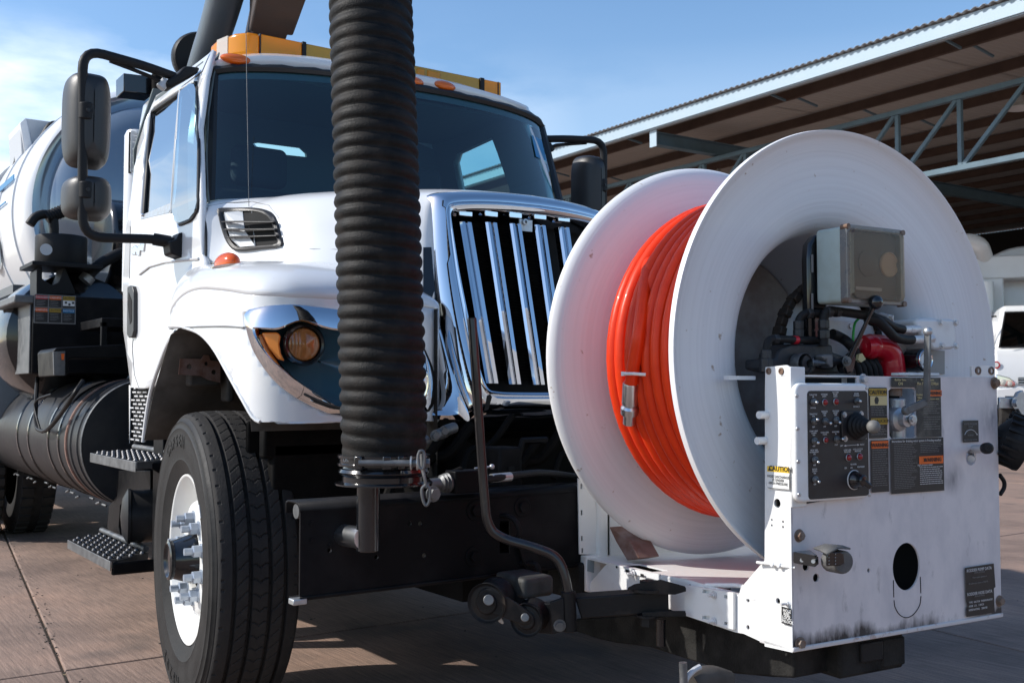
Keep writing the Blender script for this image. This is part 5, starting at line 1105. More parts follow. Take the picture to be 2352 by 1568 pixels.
# spun paint rings: concentric fine grooves in the material
def spun():
    m = bpy.data.materials.new('spun_white'); m.use_nodes = True; t = m.node_tree; b = t.nodes['Principled BSDF']
    g = N(t, 'ShaderNodeNewGeometry'); sb = N(t, 'ShaderNodeVectorMath', operation='SUBTRACT'); sb.inputs[1].default_value = tuple(c0); ln(t, g.outputs['Position'], sb.inputs[0])
    dt = N(t, 'ShaderNodeVectorMath', operation='DOT_PRODUCT'); dt.inputs[1].default_value = tuple(ex_); ln(t, sb.outputs[0], dt.inputs[0])
    sx = N(t, 'ShaderNodeSeparateXYZ'); ln(t, sb.outputs[0], sx.inputs[0]); cb = N(t, 'ShaderNodeCombineXYZ'); ln(t, dt.outputs['Value'], cb.inputs[0]); ln(t, sx.outputs['Z'], cb.inputs[1])
    le = N(t, 'ShaderNodeVectorMath', operation='LENGTH'); ln(t, cb.outputs[0], le.inputs[0])
    an = N(t, 'ShaderNodeVectorMath', operation='NORMALIZE'); ln(t, cb.outputs[0], an.inputs[0]); sa = N(t, 'ShaderNodeVectorMath', operation='SCALE'); sa.inputs['Scale'].default_value = .45; ln(t, an.outputs[0], sa.inputs[0])
    mm = N(t, 'ShaderNodeMath', operation='MULTIPLY', i_1=70.0); ln(t, le.outputs['Value'], mm.inputs[0]); sp = N(t, 'ShaderNodeSeparateXYZ'); ln(t, sa.outputs[0], sp.inputs[0]); c2 = N(t, 'ShaderNodeCombineXYZ')
    ln(t, mm.outputs[0], c2.inputs[0]); ln(t, sp.outputs['X'], c2.inputs[1]); ln(t, sp.outputs['Y'], c2.inputs[2])
    n = N(t, 'ShaderNodeTexNoise', i_Scale=1.6, i_Detail=5, i_Roughness=.6); ln(t, c2.outputs[0], n.inputs['Vector'])
    bp = N(t, 'ShaderNodeBump', i_Strength=.22, i_Distance=.004); ln(t, n.outputs['Fac'], bp.inputs['Height']); ln(t, bp.outputs[0], b.inputs['Normal'])
    n2 = N(t, 'ShaderNodeTexNoise', i_Scale=34, i_Detail=5); ln(t, g.outputs['Position'], n2.inputs['Vector'])
    r2 = N(t, 'ShaderNodeValToRGB'); e = r2.color_ramp.elements; e[0].position = .25; e[0].color = (.42, .34, .28, 1); e[1].position = .31; e[1].color = (.76, .76, .77, 1); ln(t, n2.outputs['Fac'], r2.inputs[0])
    mr = N(t, 'ShaderNodeMapRange', i_1=.3, i_2=.7, i_3=.95, i_4=1.03); ln(t, n.outputs['Fac'], mr.inputs[0]); sc = N(t, 'ShaderNodeVectorMath', operation='SCALE'); ln(t, r2.outputs[0], sc.inputs[0]); ln(t, mr.outputs[0], sc.inputs['Scale'])
    ln(t, sc.outputs[0], b.inputs['Base Color']); b.inputs['Roughness'].default_value = .42; MATS['spun_white'] = m; return m
spm = spun()
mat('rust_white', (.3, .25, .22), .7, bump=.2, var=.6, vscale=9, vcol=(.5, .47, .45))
drum = empty('drum', reel)
# near flange, rolling smoothly into the hub opening
pf = [(.6266, .016), (.6285, .006), (.6266, -.003), (.621, -.002), (.614, .006), (.60, .014), (.55, .024), (.50, .029), (.45, .032), (.41, .037), (.385, .047), (.367, .063), (.355, .085), (.348, .115), (.345, .16), (.344, .22), (.344, .56)]
MB().lathe(c0, ey, pf, 160, ref=ex_).build('near_flange', 'spun_white', drum, label='near flange, its spun face turning in to the hub', angle=70)
pb = [(.621, .02), (.60, .026), (.55, .036), (.45, .044), (.40, .05), (.39, .06), (.385, .3), (.39, .545), (.43, RG - .05)]
MB().lathe(c0, ey, [(.6266, .016), (.619, .021), (.60, .028), (.5, .042), (.42, .05), (.40, .06), (.40, RG - .08)], 128, ref=ex_).build('flange_back', 'spun_white', drum, angle=70)
ff = [(.40, RG - .1), (.41, RG - .07), (.44, RG - .045), (.50, RG - .034), (.58, RG - .026), (.607, RG - .02), (.617, RG - .012), (.6235, RG - .004), (.6266, RG + .003), (.625, RG + .011), (.618, RG + .012), (.60, RG + .004), (.3, RG), (.001, RG)]
MB().lathe(c0, ey, ff, 160, ref=ex_).build('far_flange', 'spun_white', drum, label='far flange, pinkish from the red hose beside it', angle=70)
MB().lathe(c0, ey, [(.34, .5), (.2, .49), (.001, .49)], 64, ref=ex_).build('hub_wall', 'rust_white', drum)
mat('chain_dark', (.02, .016, .013), .6, metal=.3, bump=.4, bscale=80, var=.5, vscale=60, vcol=(.06, .035, .02))
# sprocket and chain deep in the hub
sprc = c0 + ey * .07 - ex_ * .012 + V((0, 0, .01))
sp = MB().lathe(sprc, ey, [(.001, -.004), (.178, -.004), (.185, 0), (.185, .012), (.001, .014)], 64, ref=ex_).build('sprocket', 'frame_white', drum)
ch = MB()
for k in range(46):
    a = 2 * pi * k / 46; d = ex_ * cos(a) + V((0, 0, 1)) * sin(a); t_ = -ex_ * sin(a) + V((0, 0, 1)) * cos(a)
    ch.obox(sprc + d * .199 - ey * .006, t_ * .0115, ey * (.018 if k % 2 else .013), d * .011)
MB().lathe(sprc, ey, [(.189, -.016), (.209, -.016), (.209, .006), (.189, .006)], 64).build('chain_ring', 'chain_dark', drum)
ch.build('drive_chain', 'chain_dark', drum, bevel=.003, kind='stuff')
for k in range(5): p = sprc + ex_ * (.11 * cos(k * 1.26 + 2)) + V((0, 0, .11 * sin(k * 1.26 + 2))) - ey * .006; MB().hexbolt(p, -ey, .008, .008).build('sprocket_bolt', 'zinc', sp)
# ------------------------------------------------------------------ frame
def rw(x, y, z): return RF.w(x, y, z)
YP = -.16; XL = RF.l(RF.p(1818, 1300, y=YP)).x
def fp(u, v, o=0): return RF.p(u, v, y=YP - o)
def fl2(u, v): p = RF.l(fp(u, v)); return (p.x, p.z)
fr = empty('frame', reel)
xr = fl2(2296, 1200)[0]; zt_, zb_ = fl2(1818, 862)[1], fl2(1818, 1498)[1]
vw = [fl2(*z4(*p)) for p in ((1072, 430), (1095, 408), (1310, 408), (1330, 430), (1330, 850), (1310, 872), (1100, 880), (1080, 855))]
ovc, ovx, ovz = fl2(*z5(1127, 567)), abs(fl2(*z5(1243, 567))[0] - fl2(*z5(1011, 567))[0]) / 2, abs(fl2(*z5(1127, 363))[1] - fl2(*z5(1127, 771))[1]) / 2
oval = [(ovc[0] + ovx * cos(a), ovc[1] + ovz * sin(a)) for a in [2 * pi * k / 40 for k in range(40)]]
def circ(q_, r, n=12): return [(q_[0] + r * cos(2 * pi * k / n), q_[1] + r * sin(2 * pi * k / n)) for k in range(n)]
hz = [vw, oval, circ(fl2(*z5(352, 663)), .0105), circ(fl2(*z5(804, 600)), .0055), circ(fl2(*z5(265, 565)), .011), circ(fl2(*z4(1850, 1060)), .022, 16)]
bl, tl = fl2(*z5(150, 45)), fl2(*z4(765, 300))
bx_, by_ = fl2(2003, 1150)
# panel material: white paint with dirt rising from the foot, scratches and smudges
def panel_mat():
    m = mat('panel_white', (.66, .63, .63), .5); t = m.node_tree; b = t.nodes['Principled BSDF']
    g = N(t, 'ShaderNodeNewGeometry'); s_ = N(t, 'ShaderNodeSeparateXYZ'); ln(t, g.outputs['Position'], s_.inputs[0])
    n = N(t, 'ShaderNodeTexNoise', i_Scale=22, i_Detail=7, i_Roughness=.65); mp = N(t, 'ShaderNodeMapping'); mp.inputs['Scale'].default_value = (1, 1, .35); ln(t, g.outputs['Position'], mp.inputs[0]); ln(t, mp.outputs[0], n.inputs['Vector'])
    h = N(t, 'ShaderNodeMapRange', i_1=zb_ + .015, i_2=zb_ + .058, i_3=.5, i_4=0.0); ln(t, s_.outputs['Z'], h.inputs[0])
    low = N(t, 'ShaderNodeTexNoise', i_Scale=5, i_Detail=2); ln(t, g.outputs['Position'], low.inputs['Vector'])
    lm = N(t, 'ShaderNodeMapRange', i_1=.36, i_2=.56, i_3=.25, i_4=1.0); ln(t, low.outputs['Fac'], lm.inputs[0])
    hm = N(t, 'ShaderNodeMath', operation='MULTIPLY'); ln(t, h.outputs[0], hm.inputs[0]); ln(t, lm.outputs[0], hm.inputs[1])
    ad = N(t, 'ShaderNodeMath', operation='ADD'); ln(t, n.outputs['Fac'], ad.inputs[0]); ln(t, hm.outputs[0], ad.inputs[1])
    r = N(t, 'ShaderNodeValToRGB'); e = r.color_ramp.elements; e[0].position = .62; e[0].color = (0, 0, 0, 1); e[1].position = .95; e[1].color = (1, 1, 1, 1); ln(t, ad.outputs[0], r.inputs[0])
    mx = N(t, 'ShaderNodeMix', data_type='RGBA'); mx.inputs['B'].default_value = (.035, .033, .034, 1)
    sm = N(t, 'ShaderNodeTexNoise', i_Scale=13, i_Detail=6, i_Roughness=.6); mp2 = N(t, 'ShaderNodeMapping'); mp2.inputs['Scale'].default_value = (1, 1, .55); mp2.inputs['Location'].default_value = (3, 2, 1); ln(t, g.outputs['Position'], mp2.inputs[0]); ln(t, mp2.outputs[0], sm.inputs['Vector'])
    r2 = N(t, 'ShaderNodeValToRGB'); e = r2.color_ramp.elements; e[0].position = .40; e[0].color = (.70, .66, .66, 1); e[1].position = .68; e[1].color = (.57, .545, .56, 1); ln(t, sm.outputs['Fac'], r2.inputs[0])
    ln(t, r2.outputs[0], mx.inputs['A']); ln(t, r.outputs[0], mx.inputs['Factor'])
    # soot smudges left of the water-pressure knob
    pc = fp(*z4(2010, 800)); mx2 = N(t, 'ShaderNodeMix', data_type='RGBA'); mx2.inputs['B'].default_value = (.09, .09, .11, 1)
    prev = mx.outputs['Result']
    for (cx, cy, rad, st) in ((2060, 700, .075, .75), (1680, 1260, .055, .7), (1500, 1240, .05, .4), (2070, 350, .035, .85), (1990, 560, .06, .3)):
        dv = N(t, 'ShaderNodeVectorMath', operation='DISTANCE'); dv.inputs[1].default_value = tuple(fp(*z4(cx, cy))); ln(t, g.outputs['Position'], dv.inputs[0])
        mr = N(t, 'ShaderNodeMapRange', i_1=rad, i_2=rad * .1, i_3=0, i_4=st); ln(t, dv.outputs['Value'], mr.inputs[0])
        nm = N(t, 'ShaderNodeMapRange', i_1=.35, i_2=.6, i_3=.15, i_4=1.0); ln(t, n.outputs['Fac'], nm.inputs[0]); mu = N(t, 'ShaderNodeMath', operation='MULTIPLY'); ln(t, mr.outputs[0], mu.inputs[0]); ln(t, nm.outputs[0], mu.inputs[1])
        q_ = N(t, 'ShaderNodeMix', data_type='RGBA'); q_.inputs['B'].default_value = (.1, .1, .12, 1); ln(t, prev, q_.inputs['A']); ln(t, mu.outputs[0], q_.inputs['Factor']); prev = q_.outputs['Result']
    ln(t, prev, b.inputs['Base Color'])
    bp = N(t, 'ShaderNodeBump', i_Strength=.1, i_Distance=.003); ln(t, n.outputs['Fac'], bp.inputs['Height']); ln(t, bp.outputs[0], b.inputs['Normal'])
panel_mat()
po = [(XL + .002, zb_ + .012), (xr, zb_ + .012), (xr, zt_), (fl2(*z4(770, 300))[0], zt_), (fl2(*z4(770, 300))[0], fl2(1900, 1140)[1]), (XL + .002, fl2(1818, 1163)[1])]
plate(po, hz, lambda a, b: rw(a, YP, b), -.005, 'front_panel', 'panel_white', fr, cuts=[.6, .7, .8, .9, 1.0, 1.1], smooth=False, label='white front panel, stained black along the foot')
MB().prism([rw(XL, YP - .004, zb_), rw(xr + .004, YP - .004, zb_), rw(xr + .004, YP - .004, zb_ + .012), rw(XL, YP - .004, zb_ + .012)], ey * .12).build('panel_foot', 'foot_rust', fr, bevel=.003)
# traced slot below the oval hole
sl = [fp(*z5(*p), .0006) for p in ((1016, 685), (1019, 830))], [fp(*z5(*p), .0006) for p in ((1247, 655), (1251, 795))], curve([fp(*z5(*p), .0006) for p in ((1252, 820), (1240, 900), (1190, 975), (1130, 1005), (1070, 980), (1030, 915), (1021, 855))], 4)
for L in sl: MB().tube(L, .0012, 5).build('cut_line', 'void_black', fr)
MB().box(RF, -.25, .38, -.06, -.05, .50, .80).build('hole_shade_sheet', 'void_black', fr)  # black sheet standing for the shade behind the oval hole
# flange strip above the panel on the right, bracket with two bolts
q1, q2 = fl2(*z4(1600, 0)), fl2(*z4(2085, 296))
bz_ = [fl2(*z4(*p)) for p in ((1868, 196), (2083, 190), (2083, 296), (1870, 296))]
plate(bz_, [circ(fl2(*z4(1912, 240)), .009), circ(fl2(*z4(2036, 242)), .008)], lambda a, b: rw(a, YP + .004, b), .006, 'bolt_bracket', 'frame_white', fr, smooth=False)
for p in ((1912, 240), (2036, 242)): MB().lathe(fp(*z4(*p), -.006), -ey, [(.006, 0), (.011, .0), (.012, .004), (.008, .006), (.006, .001)], 16).build('weld_nut', 'rusty_bolt', fr)
for p, r, mt_ in ((z4(2072, 357), .017, 'rusty_bolt'), (z4(828, 320), .014, 'zinc'), (z5(205, 302), .0155, 'rusty_bolt'), (z5(212, 1225), .0155, 'rusty_bolt'), (z5(1922, 862), .0155, 'rusty_bolt')):
    MB().hexbolt(fp(*p), -ey, r * .72, .012).build('panel_bolt', mt_, fr, bevel=.001)
# left post (an upright angle)
zp_t = RF.l(RF.p(1758, 843, x=XL)).z
ys = RF.l(RF.p(1762, 1200, x=XL)).y
def sx(u, v): p = RF.l(RF.p(u, v, x=XL)); return (p.y, p.z)
side_h = [circ(sx(*zf(1440, 288)), .0115, 14), circ(sx(*zf(1401, 406)), .0035, 8), circ(sx(*zf(1401, 445)), .0035, 8), circ(sx(*zf(1481, 419)), .0035, 8), circ(sx(*zf(1481, 457)), .0035, 8), circ(sx(*zf(1445, 982)), .0075, 12)]
cl = lambda L: [(max(a, YP + .002), b) for a, b in L]
side_o = [sx(1758, 843), sx(1806, 838), (YP, sx(1812, 842)[1]), (YP, zb_), sx(*zf(1350, 1305)), sx(*zf(1350, 700)), sx(1757, 1100), sx(1757, 900)]
plate(side_o, side_h, lambda a, b: rw(XL, a, b), .005, 'side_post', 'frame_white', fr, smooth=False, label='white upright post carrying the caution sticker')
MB().box(RF, XL, XL + .05, YP - .0045, YP, fl2(1818, 1165)[1], sx(1812, 842)[1]).build('post_flange', 'frame_white', fr, bevel=.003)
for p in ((388, 337), (380, 455)):
    a = RF.p(*((2730 + p[0] / 1.1479) * .57422, (1365 + p[1] / 1.1479) * .57422), x=XL); MB().cyl(a + ex_ * .004, a - ex_ * .028, .0098, 16).cyl(a - ex_ * .028, a - ex_ * .0284, .005, 12).build('spacer', 'frame_white', fr, bevel=.002)
for p in (zf(1385, 35 - 3000),): pass
for (u, v) in ((1766, 852), (1795, 852)): a = RF.p(u, v, x=XL); MB().lathe(a, -ex_, [(.001, .001), (.005, .001), (.005, .003), (.0085, .003), (.009, 0)], 14).build('weld_nut', 'rusty_bolt', fr)
# lower side rail with slotted bolt plate, gusset up to the post
def srail(L, x, th, nm, mt_='frame_white', holes=(), **k): return plate([sx_(p, x) for p in L], [h if isinstance(h[0], tuple) and len(h) > 3 else h for h in holes], lambda a, b: rw(x, a, b), th, nm, mt_, fr, smooth=False, **k)
def sx_(p, x=None): q_ = RF.l(RF.p(*p, x=XL if x is None else x)); return (q_.y, q_.z)
RAIL = [zf(1352, 690), zf(1180, 890), zf(1165, 950), zf(1130, 925), zf(780, 825), zf(600, 795), zf(360, 740), zf(230, 715), zf(60, 905), zf(60, 925), zf(280, 935), zf(600, 1010), zf(780, 1085), zf(1140, 1205), zf(1200, 1215), zf(1352, 1285)]
rh = [circ(sx_(zf(*p)), .006, 10) for p in ((1229, 977), (1229, 1170))]
srail(RAIL, XL + .001, .005, 'side_rail', holes=rh)
slot = lambda x, y, w, h: [sx_(zf(*p), XL - .010) for p in ((x - w, y - h), (x + w, y - h + 4), (x + w, y + h + 4), (x - w, y + h))]
srail([zf(785, 868), zf(1126, 925), zf(1126, 1186), zf(1060, 1170), zf(780, 1085)], XL - .010, -.009, 'slotted_plate', holes=[slot(933, 913, 26, 12), slot(933, 1098, 26, 12), slot(1073, 950, 12, 11), slot(1073, 1140, 12, 11)])
srail([zf(360, 745), zf(600, 792), zf(600, 838), zf(350, 775)], XL - .006, -.006, 'slotted_plate')
for p in ((990, 940), (990, 1127), (412, 787)): 
    a = RF.p(*zf(*p), x=XL - .011); MB().hexbolt(a, -ex_, .0078, .008, True, .012).build('rail_bolt', 'zinc_white', fr, bevel=.001)
for p in ((372, 770), (478, 800)): a = RF.p(*zf(*p), x=XL - .0125); MB().obox(a, ex_ * .0004, ey * .008, V((0, 0, .004))).build('rail_slot', 'void_black', fr)
for p in ((296, 741), (820, 874)): a = RF.p(*zf(*p), x=XL - .0015); MB().cyl(a, a - ex_ * .0005, .004, 10).build('rail_hole', 'void_black', fr)
# tray of the frame, folded edge and pipe cut-out
zt2 = sx_(zf(600, 790))[1]; yb_ = sx_(zf(230, 715))[0]
tray = plate([(XL, -.03), (XL + .75, -.03), (XL + .75, .8), (XL, .8)], [[(XL + .02, -.0), (XL + .10, .0), (XL + .13, .06), (XL + .10, .13), (XL + .03, .15)], [(XL + .02, .42), (XL + .08, .42), (XL + .08, .56), (XL + .02, .58)]], lambda a, b: rw(a, b, zt2 - .004 - .03 * (a - XL)), -.005, 'tray', 'frame_white', fr, smooth=False)
MB().tube(curve([rw(XL + .01, -.02, zt2 + .004), rw(XL + .03, .05, zt2 + .012), rw(XL + .02, .11, zt2 + .006), rw(XL + .0, .16, zt2)], 4), .006, 8).build('white_cable', 'cable_white', fr)
plate([(XL + .1, zt2 - .01), (XL + .78, zt2 - .03), (XL + .78, zt2 + .3), (XL + .2, zt2 + .3), (XL + .1, zt2 + .25)], [[(XL + .16, zt2 + .14), (XL + .3, zt2 + .12), (XL + .31, zt2 + .17), (XL + .17, zt2 + .2)], circ((XL + .56, zt2 + .06), .075, 20), circ((XL + .30, zt2 + .015), .008), circ((XL + .33, zt2 + .05), .005)], lambda a, b: rw(a, .745, b), .006, 'rear_wall', 'frame_white', fr, smooth=False)
MB().prism([RF.p(*zf(*p), x=XL + .06) for p in ((240, 455), (390, 560), (455, 680), (370, 695), (290, 560))], ex_ * .08).build('rear_gusset', 'rust_brown', fr, bevel=.003)
# rear uprights: slotted angle and box post
UY = .735
def uf(p, y=UY): q_ = RF.l(RF.p(*p, y=y)); return (q_.x, q_.z)
sl_h = [[uf(zf(x - 6, y - 18)), uf(zf(x + 6, y - 18)), uf(zf(x + 6, y + 18)), uf(zf(x - 6, y + 18))] for x, y in ((48, 355), (50, 538), (53, 625), (46, 168))]
plate([uf(zf(*p)) for p in ((22, 110), (140, 200), (155, 420), (160, 640), (150, 652), (32, 650))], sl_h, lambda a, b: rw(a, UY, b), .005, 'rear_angle', 'frame_white', fr, smooth=False)
a0 = uf(zf(150, 500)); a1 = uf(zf(232, 500)); MB().box(RF, a0[0], a1[0], UY - .01, UY + .09, sx_(zf(230, 720))[1] - .13, a0[1] + .28).build('rear_post', 'frame_white', fr, bevel=.014, seg=3)
a2 = uf(zf(57, 660)); a3 = uf(zf(165, 900)); MB().box(RF, a2[0], a3[0], UY - .02, UY + .07, a3[1] - .0, a2[1]).build('rear_base', 'frame_white', fr, bevel=.004)
MB().add([rw(uf(zf(60, 680))[0], UY - .023, uf(zf(60, 680))[1]), rw(uf(zf(108, 690))[0], UY - .023, uf(zf(108, 690))[1]), rw(uf(zf(106, 775))[0], UY - .023, uf(zf(106, 775))[1]), rw(uf(zf(58, 762))[0], UY - .023, uf(zf(58, 762))[1])], [(0, 1, 2, 3)]).build('faded_sticker', 'far_green', fr, smooth=False)
# black cable clip across the post (white tie)
MB().tube([RF.p(*zf(1295, 708), x=XL - .012), RF.p(*zf(1385, 718), x=XL - .008), RF.p(*zf(1440, 725), x=XL - .006), RF.p(*zf(1480, 735), x=XL - .006), fp(1826, 1303, .004)], [.0038, .0035, .0035, .0035, .003], 8).build('cable_clamp', 'cable_white', fr)
for p in ((1418, 722), (1465, 728)): a = RF.p(*zf(*p), x=XL - .003); MB().cyl(a, a - ex_ * .010, .0065, 14).build('clamp_screw', 'cable_white', fr, bevel=.002)
a = RF.p(*zf(1518, 1000), x=XL); MB().hexbolt(a, -ex_, .0065, .007, True, .018).build('lock_stud', 'zinc_white', fr)
mat('zinc_white', (.7, .71, .72), .4, metal=.2, bump=.1, var=.3, vscale=40, vcol=(.4, .32, .26)); mat('foot_rust', (.62, .6, .6), .5, var=.8, vscale=26, vcol=(.3, .12, .05), mask=(.55, .68), bump=.1)
# ------------------------------------------------------------------ stickers on the post (facing the sun)
def quad3(P, nm, mt_, pa): return MB().add(P, [(0, 1, 2, 3)]).build(nm, mt_, pa, smooth=False)
def pk(x, y, o=.0058): return RF.p(*zf(x, y), x=XL - o)
st1 = empty('caution_sticker', reel)
quad3([pk(1367, 180), pk(1528, 195), pk(1526, 30), pk(1367, 22)], 'sticker_sheet', 'decal_white', st1)
quad3([pk(1368, 60, .0064), pk(1526, 74, .0064), pk(1526, 30, .0064), pk(1368, 22, .0064)], 'sticker_header', 'decal_yellow', st1)
MB().tube([pk(1372, 176, .0062), pk(1526, 192, .0062), pk(1526, 86, .0062)], .0006, 4).build('sticker_line', 'print_black', st1)
xd_, zd_ = -ey, V((0, 0, 1))
text('CAUTION', pk(1461, 45, .007), xd_, zd_, .0125, 'print_black', st1, bold=.0004)
tri = [pk(1373, 55, .007), pk(1397, 57, .007), pk(1385, 28, .007)]; MB().add(tri, [(0, 1, 2)]).build('warning_triangle', 'print_black', st1, smooth=False)
for s_, y in (('HOSE DISCHARGE', 101), ('IS UNDER', 125), ('HIGH PRESSURE', 149)): text(s_, pk(1446, y, .007), xd_, zd_, .0066, 'print_black', st1)
st2 = empty('lock_sticker', reel); quad3([pk(1470, 1140), pk(1540, 1160), pk(1540, 1040), pk(1470, 1020)], 'sticker_sheet', 'decal_black', st2)
for s_, y in (('HOSE', 1055), ('REEL', 1080), ('LOCK-', 1104), ('UNLOCK', 1130)): text(s_, pk(1508, y, .007), xd_, zd_, .0075, 'decal_white', st2, bold=.0002)
# ------------------------------------------------------------------ decals on the front panel
def P4(x, y, o=.0052): return fp(*z4(x, y), o)
def P5(x, y, o=.0052): return fp(*z5(x, y), o)
fx, fz = RF.ex, V((0, 0, 1))
def dq(p, q_, mt_, nm, pa, o=.0052, fn=None):
    fn = fn or P4; a, b = RF.l(fn(*p)), RF.l(fn(*q_)); y = YP - o
    return quad3([rw(a.x, y, b.z), rw(b.x, y, b.z), rw(b.x, y, a.z), rw(a.x, y, a.z)], nm, mt_, pa)
def para(p, q_, n, h, mt_, pa, o=.0062, fn=None, rag=.3):
    fn = fn or P4; a, b = RF.l(fn(*p)), RF.l(fn(*q_)); y = YP - o; m = MB(); r = random.Random(int(p[0] * 7 + p[1]))
    for i in range(n):
        z = a.z + (b.z - a.z) * (i + .5) / n; x = a.x; xe = b.x - (b.x - a.x) * rag * r.random()
        while x < xe:
            w = r.uniform(.004, .013); m.add([rw(x, y, z), rw(min(x + w, b.x), y, z), rw(min(x + w, b.x), y, z + h), rw(x, y, z + h)], [(0, 1, 2, 3)]); x += w + .0016
    m.build('small_print', mt_, pa, kind='stuff', smooth=False)
def T4(s_, x, y, h, mt_, pa, o=.0072, fn=None, **k): return text(s_, (fn or P4)(x, y, o), fx, fz, h, mt_, pa, **k)
dA = empty('caution_decal', reel); dq((880, 400), (1062, 875), 'decal_black', 'decal_sheet', dA); dq((884, 410), (1057, 475), 'decal_yellow_dull', 'decal_header', dA, .0062); dq((896, 480), (1057, 567), 'decal_cream', 'decal_picture', dA, .0062)
T4('CAUTION', 975, 446, .0105, 'print_black', dA, bold=.0003); MB().prism([P4(*p, .0066) for p in ((940, 520), (948, 492), (962, 486), (975, 495), (982, 520), (972, 556), (948, 556))], ey * .0003).build('pictogram', 'print_black', dA)
dq((905, 690), (1062, 747), 'decal_yellow_dull', 'decal_header', dA, .0062); T4('PRECAUCION', 985, 718, .0095, 'print_black', dA); para((905, 575), (1055, 670), 6, .0012, 'print_grey', dA); para((905, 755), (1055, 850), 6, .0012, 'print_grey', dA)
dB = empty('valve_decal', reel); dq((1097, 303), (1335, 398), 'decal_worn', 'decal_sheet', dB); T4('Rodder Valve', 1185, 328, .0058, 'decal_cream', dB); T4('ON', 1186, 364, .0082, 'decal_cream', dB)
dC = empty('pressure_decal', reel); dq((1335, 305), (1575, 862), 'decal_worn', 'decal_sheet', dC, .0050)
T4('Water Pressure', 1440, 328, .0058, 'decal_cream', dC); T4('Max. Pressure 2500psi', 1443, 363, .0078, 'decal_cream', dC, sx=.86); dq((1400, 425), (1573, 480), 'decal_orange', 'decal_header', dC, .0062); T4('WARNING', 1505, 455, .0098, 'print_black', dC, bold=.0003, sx=.9)
for s_, y in (('Rodder', 468), ('Valve', 496), ('OFF', 530)): T4(s_, 1366, y, .006 if y < 520 else .008, 'decal_cream', dC)
T4('High pressure water', 1490, 506, .0046, 'decal_cream', dC); para((1400, 530), (1565, 650), 6, .0012, 'print_grey', dC); para((1400, 670), (1565, 800), 6, .0012, 'print_grey', dC)
dD = empty('hose_warning_decal', reel); dq((905, 898), (1078, 1380), 'decal_black', 'decal_sheet', dD); dq((908, 908), (1070, 970), 'decal_orange', 'decal_header', dD, .0062); T4('WARNING', 995, 945, .0098, 'print_black', dD, bold=.0003, sx=.95)
para((915, 985), (1070, 1330), 17, .0012, 'print_grey', dD)
dE = empty('draining_decal', reel); dq((1090, 885), (1600, 1370), 'decal_black', 'decal_sheet', dE); T4('Instructions for draining water system in freezing weather', 1340, 902, .0066, 'print_white', dE, sx=.9)
para((1120, 930), (1345, 1350), 26, .0011, 'print_grey', dE); para((1370, 920), (1580, 1010), 6, .0011, 'print_grey', dE); dq((1358, 1050), (1588, 1112), 'decal_orange', 'decal_header', dE, .0062); T4('WARNING', 1490, 1082, .0105, 'print_black', dE, bold=.0003)
MB().add([P4(1404, 1098, .007), P4(1428, 1098, .007), P4(1416, 1066, .007)], [(0, 1, 2)]).build('warning_triangle', 'print_black', dE, smooth=False); T4('High pressure water.', 1420, 1130, .0052, 'print_white', dE); para((1365, 1148), (1585, 1310), 9, .0016, 'print_white', dE, rag=.15)
dF = empty('water_pressure_decal', reel); dq((1772, 712), (1925, 912), 'decal_black', 'decal_sheet', dF); T4('WATER PRESSURE', 1848, 745, .0054, 'print_grey', dF, sx=.95); T4('(FLOW)', 1848, 770, .004, 'print_grey', dF); T4('INCREASE', 1848, 850, .004, 'print_grey', dF); T4('MULTI-FLOW SYSTEM', 1848, 895, .0042, 'print_grey', dF)
MB().tube(curve([P4(*p, .006) for p in ((1792, 845), (1812, 812), (1850, 797), (1885, 812), (1908, 842))], 5), .0009, 5).build('arrow', 'print_white', dF)
MB().add([P4(1902, 846, .006), P4(1914, 832, .006), P4(1912, 850, .006)], [(0, 1, 2)]).build('arrow_head', 'print_white', dF)
dG = empty('pump_data_decal', reel)
gp = [P5(*p) for p in ((1630, 578), (1877, 540), (1892, 742), (1878, 752), (1885, 960), (1800, 975), (1642, 1000), (1640, 930), (1652, 905), (1640, 862))]
y_ = YP - .0052; gl = [(RF.l(p).x, RF.l(p).z) for p in gp]; plate(gl, [], lambda a, b: rw(a, y_, b), 0, 'decal_sheet', 'decal_black', dG, smooth=False)
for s_, x, y, h in (('RODDER PUMP DATA', 1752, 592, .0085), ('(INITIAL SETTINGS)', 1755, 615, .004), ('Water system operates at', 1755, 655, .0045), ('80 Gallons per minute at 2500 PSI', 1745, 705, .0046), ('RODDER HOSE DATA', 1757, 793, .0085), ('(INITIAL SETTINGS)', 1755, 817, .0038), ('TYPE:  VACTOR  THERMOPLASTIC', 1768, 862, .0052), ('HOSE  I. D.   1 INCH', 1728, 900, .0056), ('HOSE RATING:   2500 PSI', 1742, 930, .0056)): T4(s_, x, y, h, 'print_grey' if h < .005 else 'print_white', dG, fn=P5, sx=.92)
